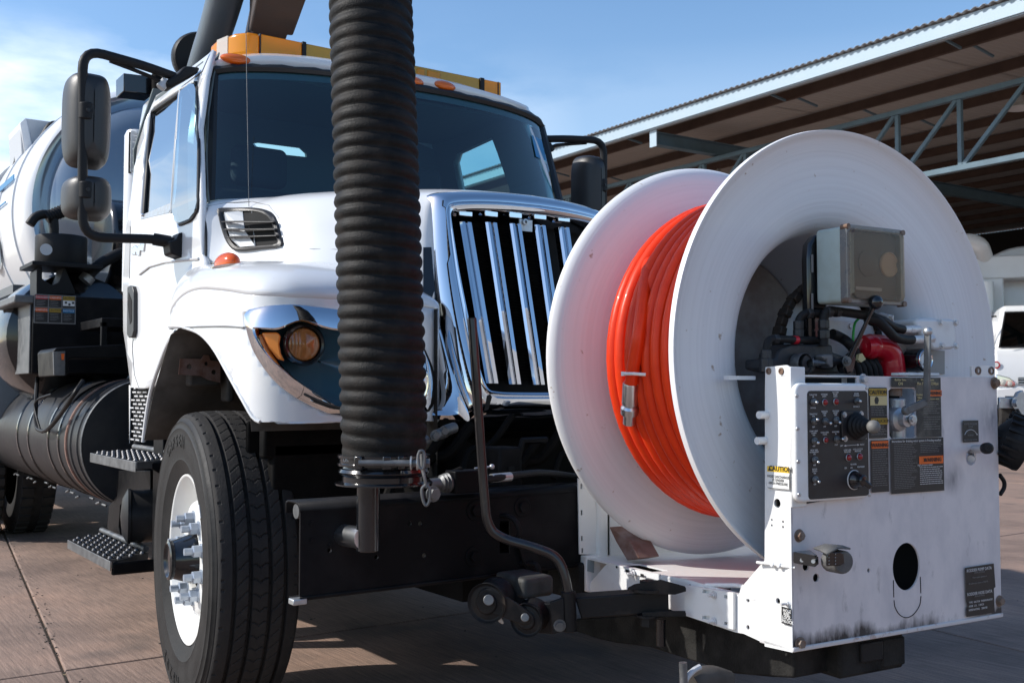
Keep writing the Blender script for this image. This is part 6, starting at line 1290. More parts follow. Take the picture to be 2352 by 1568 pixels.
# ------------------------------------------------------------------ control box
CY = YP - .024
def cp(x, y, o=0): return RF.p(*z4(x, y), y=CY - o)
def cl2(x, y): p = RF.l(cp(x, y)); return (p.x, p.z)
cb = empty('control_panel', reel); cb['label'] = 'black operator panel with toggle switches in a white box'
a, b = cl2(190, 365), cl2(905, 1450); A2 = rrect(a[0], b[0], cl2(550, 1465)[1], cl2(550, 358)[1], .022, 5)
MB().prism([rw(x, CY, z) for x, z in A2], ey * .018).build('control_box', 'box_white', cb, bevel=.007, seg=3)
mat('box_white', (.8, .8, .79), .38, coat=.2, var=.25, vscale=14, vcol=(.6, .56, .5))
MB().box(RF, a[0] + .02, b[0] - .02, CY + .017, YP + .02, cl2(550, 1440)[1], cl2(550, 380)[1]).build('box_back', 'far_green', cb)
MB().box(RF, XL + .003, fl2(*z4(770, 300))[0], YP + .05, YP + .055, fl2(1900, 1160)[1], zt_ - .005).build('recess', 'void_black', cb)
MB().box(RF, XL, fl2(*z4(765, 300))[0] + .02, YP - .002, YP + .03, fl2(*z4(400, 300))[1], fl2(*z4(400, 284))[1]).build('top_rail', 'frame_white', cb, bevel=.001)
c_, d_ = cl2(302, 440), cl2(880, 1437); B2 = rrect(c_[0], cl2(878, 900)[0], cl2(600, 1438)[1], cl2(600, 430)[1], .010, 4)
MB().prism([rw(x, CY - .0015, z) for x, z in B2], ey * .004).build('face_plate', 'face_black', cb, bevel=.0008)
mat('face_black', (.014, .014, .016), .4, var=.3, vscale=30, vcol=(.035, .034, .034), bump=.03)
for p in ((205, 478), (213, 788), (220, 1098), (228, 1410), (866, 404), (890, 1412)): q_ = cp(*p, .0); MB().lathe(q_, -ey, [(.0055, 0), (.005, .002), (.001, .0025)], 12).build('box_screw', 'zinc', cb)
def CT(s_, x, y, h=.0041): text(s_, cp(x, y, .0034), fx, fz, h, 'print_white', cb, sx=.92)
for s_, x, y in (('THROTTLE\nUP', 360, 480), ('DOWN', 361, 593), ('PRESSURE\nLIGHT', 466, 475), ('VACUUM\nRELIEF\nLIGHT', 571, 465), ('BOOM\nEXTEND', 769, 467), ('RETRACT', 770, 580), ('THROTTLE\nON', 363, 661), ('RODDER\nPUMP\nON', 468, 645), ('VACUUM\nRELIEF\nON', 572, 641),
                  ('OFF', 364, 773), ('OFF', 470, 768), ('OFF', 574, 764), ('UP', 843, 638), ('LOAD LIMIT\nALARM\nON', 367, 830), ('LOAD LIMIT\nLIGHT', 471, 833), ('HOSE REEL\nIN', 574, 828), ('OFF', 369, 953), ('OUT', 578, 941), ('DOWN', 843, 880), ('LEFT', 630, 950), ('RIGHT', 824, 938),
                  ('HOSE REEL\nWORKLIGHT\nON', 371, 1010), ('LOW LUBE\nPRESSURE', 684, 999), ('LOW CLUTCH\nPRESSURE', 783, 991), ('OFF', 373, 1133), ('BLOWER', 742, 1125), ('OFF', 667, 1160), ('ON', 722, 1157), ('PERMISSIVE', 812, 1148), ('BOOM\nLIGHTS\nON', 375, 1190), ('OFF', 377, 1313)): CT(s_, x, y)
for (x0_, y0_), (x1_, y1_) in (((668, 948), (780, 940)),): MB().tube([cp(x0_, y0_, .003), cp(x1_, y1_, .003)], .0007, 5).build('arrow', 'print_white', cb)
for L in (((650, 950), (672, 938), (672, 958)), ((798, 940), (778, 930), (778, 950)), ((842, 652), (832, 672), (852, 672))): MB().add([cp(*p, .0032) for p in L], [(0, 1, 2)]).build('arrow_head', 'print_white', cb)
def toggle(x, y, tx, ty):
    p = cp(x, y, .001); e_ = cp(tx, ty, .022); r = MB().lathe(p, -ey, [(0.0092, 0), (.0092, .002), (.0084, .003), (.0084, .005), (.006, .006), (.0048, .009), (.003, .010)], 6 * 3).build('toggle_switch', 'zinc_dark', cb, angle=25)
    q_ = p - ey * .008; MB().tube([q_, q_.lerp(e_, .5), e_], [.0022, .0026, .0038], 8).ball(e_, .0039, 6).build('bat', 'bright_steel', r)
for x, y, tx, ty in ((360, 537, 395, 541), (366, 718, 402, 703), (470, 718, 525, 738), (576, 706, 612, 730), (369, 903, 408, 922), (580, 888, 640, 886), (372, 1082, 410, 1105), (376, 1267, 416, 1290), (772, 528, 806, 530)): toggle(x, y, tx, ty)
for x, y, r in ((466, 540, .0078), (571, 534, .0078), (474, 895, .0068), (690, 1060, .0084), (795, 1050, .0084)):
    p = cp(x, y, .001); q_ = MB().lathe(p, -ey, [(r + .001, 0), (r + .001, .002), (r, .003), (r - .0007, .002)], 24).build('indicator_bezel', 'zinc', cb); MB().lathe(p, -ey, [(r - .0007, .0015), (r - .0014, .006), (r - .004, .008), (.001, .009)], 20).build('indicator_lens', 'red_lens', q_)
# joystick with rubber boot and worn ball
jc = cp(745, 760, .001); jt = cp(930, 770, .095); jr = empty('joystick', reel); ax_ = (jt - jc).normalized()
MB().prism([cp(*p, .001) for p in ((628, 620), (830, 625), (862, 650), (862, 870), (820, 900), (620, 880), (612, 640))], -ey * .006).build('base_plate', 'face_black', jr, bevel=.002)
axn = -ey * .6 + ax_ * .4
pr = []; 
for k in range(6): r = .034 - k * .0044; pr += [(r, k * .0105), (r + .0016, k * .0105 + .004), (r, k * .0105 + .0075), (r - .005, k * .0105 + .0097)]
MB().lathe(jc, axn, pr + [(.007, .066), (.006, .075)], 32).build('boot', 'black_plastic', jr, angle=50)
MB().tube([jc + axn.normalized() * .07, jt], .006, 10).build('shaft', 'black_gloss', jr)
MB().ball(jt, .0165, 12).build('knob', 'worn_knob', jr); mat('worn_knob', (.16, .155, .145), .6, bump=.2, var=.5, vscale=30, vcol=(.05, .05, .05))
for p in ((657, 656), (815, 648), (665, 884)): q_ = cp(*p, .007); MB().hexbolt(q_, -ey, .005, .004).build('base_screw', 'zinc', jr)
# rotary blower switch
kc = cp(745, 1270, .001); k_ = MB().lathe(kc, -ey, [(.025, 0), (.025, .002), (.0235, .003), (.023, .002)], 40).build('blower_switch', 'zinc_white', cb)
MB().lathe(kc, -ey, [(.023, .002), (.021, .010), (.017, .016), (.014, .034), (.001, .035)], 32).beam(kc - ey * .028 + fx * -.0, cp(905, 1345, .04), .010, .014).build('switch_knob', 'black_gloss', k_, bevel=.003)
# ------------------------------------------------------------------ rodder ball valve in its window
vl = empty('ball_valve', reel)
def vp_(x, y, yy): return RF.p(*z4(x, y), y=YP + yy)
a = vp_(1150, 620, .02); MB().cyl(vp_(1160, 900, .03), vp_(1150, 500, .03), .022, 24).build('valve_body', 'zinc', vl, bevel=.004)
MB().cyl(vp_(1140, 480, .03), vp_(1140, 395, .03), .017, 20).build('valve_pipe', 'rusty_bolt', vl)
b0 = vp_(1165, 700, .0); MB().lathe(b0, -ey, [(.031, -.02), (.032, .0), (.030, .008), (.02, .014), (.019, .03), (.008, .031), (.008, .035)], 32).hexbolt(vp_(1290, 700, -.055), -ey, .008, .008).build('valve_face', 'zinc', vl)
MB().lathe(vp_(1265, 705, -.02), -ey, [(.02, -.03), (.02, .0), (.016, .004), (.016, .014), (.007, .016)], 8).build('valve_gland', 'zinc', vl, bevel=.001)
h0, h1, h2 = vp_(1240, 618, -.05), vp_(1432, 535, -.075), RF.p(*z1(1550, 960), y=YP - .085)
MB().beam(h0, h1, .008, .021, up=(0, 0, 1)).beam(h1, h2, .019, .008, up=fx).cyl(h0 + ey * .008, h0 - ey * .006, .012, 16).build('valve_handle', 'handle_steel', vl, bevel=.003)
mat('handle_steel', (.16, .165, .17), .45, metal=.5, bump=.25, var=.4, vscale=25, vcol=(.07, .07, .07)); MB().ball(h2, .012, 10).build('handle_ball', 'zinc', vl)
MB().box(RF, fl2(*z4(1060, 600))[0] - .06, fl2(*z4(1345, 600))[0] + .02, YP + .075, YP + .08, fl2(*z4(1200, 890))[1] - .01, fl2(*z4(1200, 310))[1]).build('window_shade_sheet', 'void_black', vl)  # black sheet standing for the shade inside the valve window
# water-pressure knob
wk = empty('pressure_knob', reel); a = P4(1850, 1000, -.05); b = P4(1965, 985, .06)
MB().cyl(P4(1835, 985, -.03), P4(1990, 975, .065), .0118, 20).build('knob_tube', 'zinc_white', wk, bevel=.002)
MB().cyl(P4(1870, 1020, -.05), P4(1850, 1075, -.01), .0105, 14).build('knob_stem', 'zinc_white', wk)
MB().lathe(P4(1985, 975, .06), (b - a), [(.0125, 0), (.0155, .008), (.0155, .03), (.01, .04), (.001, .04)], 20).build('knob_cap', 'black_plastic', wk)
# ------------------------------------------------------------------ rear-view camera on its bracket
cm = empty('reversing_camera', reel)
def C5(x, y, yy): return RF.p(*z5(x, y), y=YP + yy)
MB().prism([C5(165, 440, -.006), C5(165, 535, -.006), C5(345, 570, -.075), C5(375, 545, -.075), C5(372, 485, -.075), C5(340, 470, -.075)], -fx * .003).build('bracket', 'black_gloss', cm, bevel=.001)
MB().prism([C5(165, 440, -.006), C5(300, 425, -.006), C5(360, 470, -.075), C5(345, 475, -.075)], V((0, 0, -.003))).build('bracket_top', 'black_gloss', cm)
cc = C5(470, 510, -.075); bw, bh = .028, .022
cam_a = (C5(560, 500, -.115) - C5(360, 510, -.06)).normalized()
MB().prism([cc + fx * (bw * cos(t) * 1.15) + V((0, 0, bh * sin(t) * 1.25)) for t in [2 * pi * k / 24 for k in range(24)]], -ey * .045).build('camera_body', 'grey_cam', cm, bevel=.004)
mat('grey_cam', (.11, .108, .105), .6, bump=.3, bscale=200, var=.4, vscale=30, vcol=(.05, .05, .05))
MB().prism([C5(*p, -.125) for p in ((450, 445), (560, 440), (590, 450), (598, 540), (560, 560), (450, 565))], ey * .006).build('camera_face', 'black_gloss', cm, bevel=.002)
for i in range(2):
    for j in range(4): q_ = C5(465 + 55 * i, 462 + 28 * j, -.127); MB().lathe(q_, -ey, [(.0018, 0), (.001, .0006)], 8).build('led', 'zinc', cm)
hd_ = [C5(*p, y_) for p, y_ in (((328, 405), -.04), ((520, 378), -.04), ((648, 408), -.125), ((440, 440), -.145))]
MB().grid([[hd_[0], hd_[0].lerp(hd_[1], .5) + V((0, 0, .006)), hd_[1]], [hd_[0].lerp(hd_[3], .5), (hd_[0] + hd_[1] + hd_[2] + hd_[3]) / 4 + V((0, 0, .006)), hd_[1].lerp(hd_[2], .5) + V((0, 0, .002))], [hd_[3] + V((0, 0, -.004)), hd_[3].lerp(hd_[2], .5) + V((0, 0, .006)), hd_[2]]]).build('sun_hood', 'grey_cam', cm, solid=.004)
for p in ((235, 510), (332, 520)): q_ = C5(*p, -.03 if p[0] < 300 else -.07); MB().cyl(q_, q_ - fx * .006 - ey * .004, .005, 8).build('bracket_screw', 'zinc', cm)
# ------------------------------------------------------------------ gauge box on its stand
gb = empty('gauge_box', reel); gb['label'] = 'pale green gauge box with a smoky clear lid'
gy = -.12; 
def gl_(x, y, yy=gy): return RF.p(*z1(x, y), y=yy)
g0, g1 = RF.l(gl_(878, 60)), RF.l(gl_(1358, 735)); gx0, gx1, gz0, gz1 = g0.x, g1.x, g1.z - .004, g0.z - .004
MB().prism([rw(x, gy + .022, z) for x, z in rrect(gx0 + .002, gx1 - .002, gz0 + .002, gz1 - .002, .012, 3)], ey * .088).build('box_body', 'green_box', gb, bevel=.005)
MB().box(RF, gx0 + .008, gx1 - .008, gy + .018, gy + .0195, gz0 + .008, gz1 - .008).build('dial_plate', 'lid_back', gb); mat('lid_back', (.13, .115, .098), .5)
plate(rrect(gx0, gx1, gz0, gz1, .012, 3), [rrect(gx0 + .016, gx1 - .013, gz0 + .014, gz1 - .014, .012, 2)], lambda a, b: rw(a, gy, b), -.024, 'lid_frame', 'lid_edge', gb, smooth=False, bevel=.002); mat('lid_edge', (.15, .155, .155), .25, coat=.5, var=.3, vscale=20, vcol=(.25, .19, .13))
MB().prism([rw(x, gy - .012, z) for x, z in rrect(gx0 + .014, gx1 - .012, gz0 + .012, gz1 - .012, .014, 3)], ey * .001).grid([[rw(x, gy - .012, z) for x, z in rrect(gx0 + .014, gx1 - .012, gz0 + .012, gz1 - .012, .014, 3)], [rw(x, gy, z) for x, z in rrect(gx0 + .010, gx1 - .008, gz0 + .008, gz1 - .008, .014, 3)]]).build('lid', 'smoke_lid', gb, smooth=False)
dc = gl_(1222, 410, gy + .0175); MB().lathe(dc, -ey, [(.034, 0), (.034, .006), (.031, .007), (.030, .004), (.001, .004)], 36).build('dial', 'tan_dial', gb)
dc2 = gl_(1050, 400, gy + .0175); MB().lathe(dc2, -ey, [(.036, 0), (.036, .004), (.03, .006), (.001, .006)], 36).build('dial', 'lid_back', gb)
MB().obox(gl_(1060, 610, gy + .016), fx * .05, ey * .002, V((0, 0, .0045))).build('nameplate', 'grey_white', gb)
for x, z in ((gx0 + .004, gz1 - .006), (gx0 + .004, gz0 + .006), (gx1 - .002, gz0 + .004), (gx1 - .004, gz1 - .008)): MB().cyl(rw(x, gy - .004, z), rw(x, gy + .02, z), .0075, 12).build('lid_screw', 'rusty_bolt', gb)
MB().beam(rw(gx0 + .006, gy - .001, gz0 + .03), rw(gx0 + .006, gy - .001, gz1 - .03), .006, .003).build('hinge_pin', 'zinc', gb)
sgx = RF.l(gl_(600, 400, gy + .12)).x
MB().prism([rw(x, gy + .115, z) for x, z in ((sgx - .02, RF.l(gl_(600, 800, 0)).z - .16), (sgx + .05, RF.l(gl_(600, 800, 0)).z - .16), (sgx + .05, gz1 - .01), (sgx + .01, gz1 - .012), (sgx - .015, gz1 - .04), (sgx - .02, gz1 - .08))], ey * .03).build('stand', 'black_gloss', gb, bevel=.008)
for y in (400, 720): MB().obox(gl_(597, y, gy + .11), fx * .002, ey * .002, V((0, 0, .024))).build('stand_slot', 'print_grey', gb)
# ------------------------------------------------------------------ hydraulics, swivel and gauge
hy = empty('hydraulic_valve', reel)
def m1(x, y, yy): return RF.p(*z1(x, y), y=yy)
bk = [m1(*p, -.02) for p in ((300, 1180), (310, 1130), (345, 1090), (420, 1065), (480, 1060), (600, 1070), (680, 1060), (765, 1070), (770, 1130), (865, 1165), (920, 1240), (900, 1310), (300, 1300), (190, 1270), (190, 1190))]
MB().prism(bk, ey * .07).build('valve_block', 'cast_black', hy, bevel=.006); mat('cast_black', (.015, .016, .018), .42, bump=.3, bscale=90, var=.4, vscale=20, vcol=(.05, .05, .055))
MB().lathe(m1(560, 1225, -.05), -ey * 1 - fx * .0, [(.026, -.05), (.026, .0), (.024, .004), (.01, .005)], 36).build('valve_cap', 'cast_black', hy, label='round ribbed end cap of the valve')
MB().lathe(m1(540, 1225, -.058), -ey, [(.0275, -.03), (.0275, -.004), (.026, .0)], 36).build('cap_ring', 'zinc_dark', hy)
MB().hexbolt(m1(600, 1220, -.06), -ey * .7 + fx * .7, .0085, .014, True, .014).hexbolt(m1(640, 1222, -.075), -ey * .7 + fx * .7, .007, .009, True, .01).build('cap_nuts', 'zinc_dark', hy)
MB().prism([m1(*p, -.075) for p in ((680, 1160), (715, 1148), (768, 1150), (772, 1255), (745, 1262), (735, 1240), (720, 1230), (718, 1190), (695, 1200))], ey * .03).build('lever_fork', 'zinc_dark', hy, bevel=.003)
MB().cyl(m1(700, 1210, -.05), m1(880, 1210, -.05), .008, 14).cyl(m1(650, 1210, -.03), m1(760, 1215, -.03), .017, 20).build('spool', 'cast_black', hy, bevel=.002)
lvr = empty('spool_lever', reel); l0, l1 = m1(890, 1215, -.075), m1(1108, 745, -.13)
MB().tube([l0, l0.lerp(l1, .1), l0.lerp(l1, .4), l1], [.016, .0145, .0105, .0075], 12, flat=.6).build('lever_arm', 'black_gloss', lvr); MB().ball(m1(1120, 720, -.135), .019, 14).build('lever_ball', 'black_gloss', lvr)
text('Danfoss', l0.lerp(l1, .33) - ey * .012, (l1 - l0), ey * 0 + (l1 - l0).cross(-ey) * -1, .006, 'zinc', lvr)
MB().hexbolt(m1(880, 1205, -.085), -ey * .8 - fx * .4, .009, .011, True, .008).build('lever_bolt', 'zinc_dark', lvr)
MB().prism([m1(*p, -.07) for p in ((880, 1170), (950, 1150), (962, 1200), (940, 1300), (880, 1312), (860, 1250))], ey * .03).build('lever_boss', 'black_gloss', lvr, bevel=.005)
hs_ = empty('hydraulic_hoses', reel)
def hose_(L, r, mt_='black_plastic', nm='hose', k=5, n=14): return MB().tube(curve([m1(*p[:2], p[2]) for p in L], k), r, n).build(nm, mt_, hs_)
hose_([(482, 1010, 0), (482, 930, 0), (490, 860, 0), (530, 815, -.005), (600, 810, -.01), (700, 812, -.01)], .0105)
hose_([(690, 1080, -.03), (690, 930, -.03), (695, 840, -.03), (730, 790, -.035), (800, 795, -.035), (950, 815, -.04), (1060, 835, -.045), (1180, 870, -.05), (1260, 920, -.045), (1345, 945, -.04)], .0125)
hose_([(1040, 850, -.05), (1130, 870, -.06), (1200, 930, -.065), (1270, 1000, -.06), (1340, 1025, -.055), (1420, 1028, -.05)], .0135)
hose_([(215, 1200, -.03), (220, 1100, -.03), (240, 1035, -.03), (300, 1022, -.03), (430, 1028, -.02), (650, 1035, .0)], .0105)
hose_([(760, 980, .02), (830, 1010, .02), (890, 1050, .0), (940, 1110, .0), (960, 1180, .0)], .0145)
for i, x in enumerate((960, 1000, 1045, 1090, 1130)): hose_([(x - 70 + i * 6, 1140, .02 + i * .004), (x - 30, 1190, .01), (x + 15, 1260, .0), (x + 30, 1340, .0)], .0095)
hose_([(980, 855, .0), (950, 890, .0), (938, 950, .0), (932, 1050, .0)], .0035, 'wire_green', 'green_wire')
for (x, y, yy, dr, r, l) in ((690, 900, -.03, 1, .0155, .024), (690, 985, -.03, 1, .0165, .024), (482, 910, 0, 1, .0145, .024), (482, 980, 0, 1, .015, .024), (215, 1150, -.03, 1, .0145, .024), (730, 800, -.035, 0, .016, .016), (570, 812, -.01, 0, .0145, .016), (290, 1022, -.03, 0, .014, .016), (215, 1240, -.03, 1, .018, .035), (800, 800, -.035, 0, .0155, .014)):
    p = m1(x, y, yy); d = V((0, 0, 1)) if dr else fx; MB().lathe(p - d * l / 2, d, [(r, 0), (r, l)], 6, True, True).build('hose_fitting', 'cast_black', hs_, bevel=.002)
p = m1(458, 1030, -.018); MB().lathe(p - fx * .012, fx, [(.0115, 0), (.0115, .018)], 16).build('red_tape', 'red_plastic', hs_)
MB().cyl(m1(1345, 945, -.04), m1(1480, 940, -.03), .0105, 16).cyl(m1(1420, 1028, -.05), m1(1530, 1025, -.045), .0115, 16).cyl(m1(1395, 943, -.036), m1(1440, 942, -.034), .0118, 16).cyl(m1(1530, 1025, -.045), m1(1590, 1020, -.045), .013, 6).build('hose_end', 'zinc_white', hs_, bevel=.001)
# swivel housing painted white
sw = empty('swivel_housing', reel)
s3 = [m1(*p, -.03) for p in ((1450, 865), (1480, 855), (1770, 858), (1790, 1020), (1770, 1105), (1600, 1112), (1560, 1060), (1500, 1000), (1455, 940))]
MB().prism(s3, ey * .12).build('housing', 'frame_white', sw, bevel=.008)
for x, y in ((1655, 885), (1778, 888), (1665, 1075), (1780, 1080)): MB().hexbolt(m1(x, y, -.03), -ey, .0075, .008).build('housing_bolt', 'zinc_white', sw, bevel=.001)
MB().cyl(m1(1470, 900, .02), m1(1600, 900, .02), .018, 20).cyl(m1(1160, 830, .06), m1(1240, 850, .0), .0095, 16).build('swivel_tube', 'frame_white', sw, bevel=.003)
MB().lathe(m1(1250, 853, -.004), -ey * .8 + fx * .5, [(.004, 0), (.0095, .0), (.0095, .005), (.004, .006)], 20).build('grease_cap', 'zinc_white', sw)
wb = [m1(*p, .06) for p in ((740, 870), (1000, 880), (1190, 960), (1385, 1090), (1385, 1330), (740, 1330), (740, 1200))]
MB().prism(wb, ey * .006).build('mount_plate', 'frame_white', sw); MB().prism([m1(*p, .03) for p in ((1385, 1100), (1690, 1120), (1690, 1310), (1385, 1310))], ey * .006).build('gauge_plate', 'gauge_grey', sw); mat('gauge_grey', (.3, .3, .29), .5)
MB().box(RF, fl2(*z1(1370, 1300))[0], fl2(*z1(1700, 1300))[0], YP + .02, YP + .05, fl2(*z1(1500, 1325))[1], fl2(*z1(1500, 1300))[1]).build('ledge', 'frame_white', sw, bevel=.002)
# red moulded elbow
eb_ = curve([m1(*p, .0) for p in ((1010, 1085), (1080, 1080), (1150, 1085), (1205, 1115), (1240, 1170), (1250, 1230), (1255, 1290), (1258, 1345))], 5)
MB().tube(eb_, [.032 + .0002 * i for i in range(len(eb_) - 8)] + [.037] * 5 + [.040] * 3, 28).ball(m1(1075, 1085, .0), .036, 12).build('red_elbow', 'red_plastic', reel, label='glossy red moulded elbow cover')
MB().cyl(m1(1100, 1000, .01), m1(1100, 1085, .01), .015, 16).build('elbow_neck', 'black_plastic', reel); 
MB().prism([m1(*p, -.03) for p in ((985, 1150), (1010, 1140), (1040, 1190), (1000, 1215), (975, 1195))], ey * .01).build('yellow_tag', 'decal_cream', reel)
# pressure gauge
pg_ = empty('pressure_gauge', reel); gc = m1(1525, 1195, -.06)
MB().lathe(gc, ey, [(.0275, 0), (.032, .004), (.033, .012), (.033, .05), (.001, .052)], 36).build('gauge_case', 'black_gloss', pg_)
MB().lathe(gc, -ey, [(.0285, 0), (.029, .004), (.0275, .006), (.025, .004), (.025, .0015)], 40).build('gauge_rim', 'chrome', pg_); MB().lathe(gc, -ey, [(.0255, .001), (.001, .001)], 36).build('gauge_dial', 'dial_white', pg_)
for k in range(22):
    t_ = radians(225 - 270 * k / 21); d = fx * cos(t_) + fz * sin(t_); MB().beam(gc - ey * .0018 + d * .018, gc - ey * .0018 + d * (.0225 if k % 5 else .024), .0009, .0006, up=ey).build('gauge_tick', 'print_black', pg_)
MB().beam(gc - ey * .003 - (fx * -.5 - fz * .6) * .008, gc - ey * .003 + (fx * -.6 - fz * .75) * .019, .0016, .0008, up=ey).build('needle', 'print_black', pg_); text('PSI', gc - ey * .002 - fz * .011, fx, fz, .004, 'print_grey', pg_); MB().cyl(m1(1485, 1300, -.03), m1(1485, 1270, -.03), .012, 12).build('gauge_stem', 'zinc', pg_)
# horizontal plate stub left of the post
MB().box(RF, XL - .07, XL + .02, -.02, .0, sx(1758, 868)[1] - .004, sx(1758, 868)[1] + .006).build('shelf', 'frame_white', fr)
# ------------------------------------------------------------------ bracket and work lamp on the right
wl = empty('work_lamp', reel)
def wr(u, v, yy=.0): return RF.p(u, v, y=YP + yy)
MB().prism([wr(2296, 912), wr(2352, 912), wr(2352, 930), wr(2344, 938), wr(2296, 938)], ey * .008).prism([wr(2333, 914, -.003), wr(2340, 900, -.003), wr(2350, 896, -.003), wr(2366, 930, -.003), wr(2366, 960, -.003), wr(2352, 960, -.003), wr(2334, 932, -.003)], ey * .012).build('lamp_bracket', 'zinc', wl, bevel=.002); MB().hexbolt(wr(2332, 925, -.005), -ey, .012, .01).build('bracket_bolt', 'zinc', wl)
lc_ = wr(2350, 1020, -.02); la = (fx * .55 - fz * .35 - ey * .6).normalized()
MB().lathe(lc_ - la * .05, la, [(.02, -.03), (.055, -.01), (.075, .02), (.08, .05), (.078, .06)], 36).build('lamp_housing', 'black_plastic', wl); MB().lathe(lc_ - la * .05, la, [(.076, .056), (.04, .064), (.001, .066)], 32).build('lamp_glass', 'lamp_glass', wl)
for k in range(18):
    t_ = 2 * pi * k / 18; a1_ = la.cross(V((0, 0, 1))).normalized(); b1_ = la.cross(a1_); d = a1_ * cos(t_) + b1_ * sin(t_); MB().obox(lc_ - la * .035 + d * .073, la * .024, d * .006, la.cross(d) * .004).build('cooling_fin', 'black_plastic', wl)
MB().tube(curve([wr(2296, 1005), wr(2305, 998), wr(2318, 978), wr(2335, 970), wr(2350, 985)], 4), .006, 8).build('lamp_cable', 'black_plastic', wl)
MB().tube(curve([wr(2296, 1090, .02), wr(2306, 1105, .02), wr(2306, 1120, .02), wr(2297, 1135, .02)], 4), .006, 8).build('side_loop', 'black_plastic', wl)
# ------------------------------------------------------------------ black carrier beam below the reel
bm = empty('carrier_beam', reel)
def bq(u, v, yy): return RF.l(RF.p(u, v, y=yy))
q0, q1_, q2_ = bq(1930, 1561, -.12), bq(2077, 1522, -.12), bq(2077, 1440, -.12)
xl_ = q0.x; MB().box(RF, xl_ - .0, q1_.x, -.12, .3, q0.z, .50).build('front_box', 'beam_black', bm, bevel=.01); mat('beam_black', (.010, .010, .010), .65, spec=.15, bump=.5, bscale=140, var=.5, vscale=10, vcol=(.045, .043, .04))
def bs(u, v, x=XL + .05): return RF.l(RF.p(u, v, x=x))
xs_ = XL + .09
Lb = [RF.p(*zf(*p), x=xs_) for p in ((0, 1110), (160, 1100), (420, 1080), (700, 1050), (1350, 1260), (1560, 1330), (1560, 1532), (1400, 1525), (1130, 1500), (800, 1400), (520, 1310), (280, 1280), (150, 1250), (0, 1200))]
MB().prism(Lb, fx * .32).build('side_beam', 'beam_black', bm, bevel=.006)
MB().box(RF, q1_.x - .09, q1_.x + .0, -.125, -.1, q0.z + .01, .47).build('tow_socket', 'beam_black', bm, bevel=.006)
MB().box(RF, xl_ + .07, xl_ + .15, -.13, -.115, .42, .47).build('socket_lid', 'black_plastic', bm, bevel=.004)
MB().cyl(RF.p(*zf(612, 1110), x=XL - .03), RF.p(*zf(612, 1300), x=XL - .03), .0135, 16).build('pivot_pin', 'black_gloss', bm)
MB().box(G, 2.1, 2.6, 2.62, 2.8, .46, .58).build('mount_arm', 'beam_black', bm, bevel=.01)
ub = pt(1190, 1330, Y=2.45); MB().box(G, ub.x + .02, ub.x + .13, 2.45, 2.6, ub.z - .06, ub.z).build('rail_stub', 'stub_grey', bm, bevel=.014, seg=3); mat('stub_grey', (.03, .03, .029), .6, bump=.3, var=.5, vscale=20, vcol=(.09, .085, .08))
# things hanging under the beam
MB().tube(curve([RF.p(*zf(x, y), y=-.05) for x, y in ((890, 1450), (840, 1480), (790, 1540), (780, 1600))], 4), .007, 8).build('hanging_cable', 'grey_white', bm)
MB().cyl(RF.p(*zf(768, 1420), y=-.05), RF.p(*zf(775, 1580), y=-.05), .010, 12).build('hanging_rod', 'zinc_dark', bm)
MB().tube(curve([RF.p(*zf(x, y), y=-.03) for x, y in ((830, 1570), (880, 1540), (980, 1530), (1080, 1560))], 4), .03, 14).build('lower_pipe', 'arch_grey', bm)
# ------------------------------------------------------------------ hose guide: swinging arm, rollers and bent rod
hg = empty('hose_guide', reel); hg['label'] = 'black hose guide arm with two rollers and a bent upright rod'
ag = RF.l(RF.p(*z7(2000, 650), x=XL - .07)); 
def g7(x, y, d=.0): return pt(*z7(x, y), d=GD(x) + d)
gA = V(RF.p(*z7(2050, 650), x=XL - .06)) ; gdA = (gA - CO).dot(CF); gdB = gdA + .03
def GD(x): return gdA + (2050 - x) / 1800 * .10
armP = [(1230, 650), (2070, 590), (2075, 780), (1290, 838)]
MB().prism([g7(*p) for p in armP], (CF * .75 + V((0, 0, 0))) * .08).build('arm', 'arm_black', hg, bevel=.004); mat('arm_black', (.009, .009, .010), .5, spec=.25, bump=.2, bscale=90, var=.5, vscale=12, vcol=(.06, .045, .035), mask=(.52, .7))
MB().prism([g7(*p, -.03) for p in ((1700, 555), (1760, 545), (1940, 590), (2130, 590), (2230, 560), (2215, 540), (2000, 480), (1770, 520))], V((0, 0, -.010))).build('hinge_plate', 'arm_black', hg, bevel=.002)
MB().prism([g7(*p, -.02) for p in ((1830, 780), (2080, 790), (2230, 790), (2220, 760), (2080, 760))], V((0, 0, -.010))).build('hinge_plate', 'arm_black', hg, bevel=.002)
hb_ = g7(1880, 545, -.0); MB().hexbolt(hb_ - V((0, 0, .004)), (0, 0, 1), .022, .02).lathe(hb_ - V((0, 0, .012)), (0, 0, 1), [(.045, 0), (.045, .008), (.001, .009)], 32).build('hinge_bolt', 'arm_black', hg)
MB().hexbolt(g7(1880, 800, 0), (0, 0, -1), .02, .03).build('hinge_nut', 'arm_black', hg)
def gx_(L, nm, mt_, dd, th): return MB().prism([g7(*p, dd) for p in L], CF * th).build(nm, mt_, hg, bevel=.003)
gx_([(1005, 690), (1130, 645), (1140, 905), (1140, 945), (1025, 980)], 'end_plate', 'arm_black', -.03, .012)
MB().hexbolt(g7(1095, 895, -.03), -CF, .012, .01).build('plate_bolt', 'zinc_dark', hg)
pl_o = [(360, 640), (380, 590), (430, 565), (490, 570), (640, 650), (780, 740), (850, 800), (870, 850), (830, 885), (770, 895), (600, 830), (470, 790), (390, 730)]
gx_(pl_o, 'roller_plate', 'arm_black', -.045, .01)
gx_([(p[0] + 75, p[1] - 30) for p in pl_o] + [(1130, 700), (1000, 700), (880, 690)][:0], 'roller_plate', 'arm_black', .045, .01)
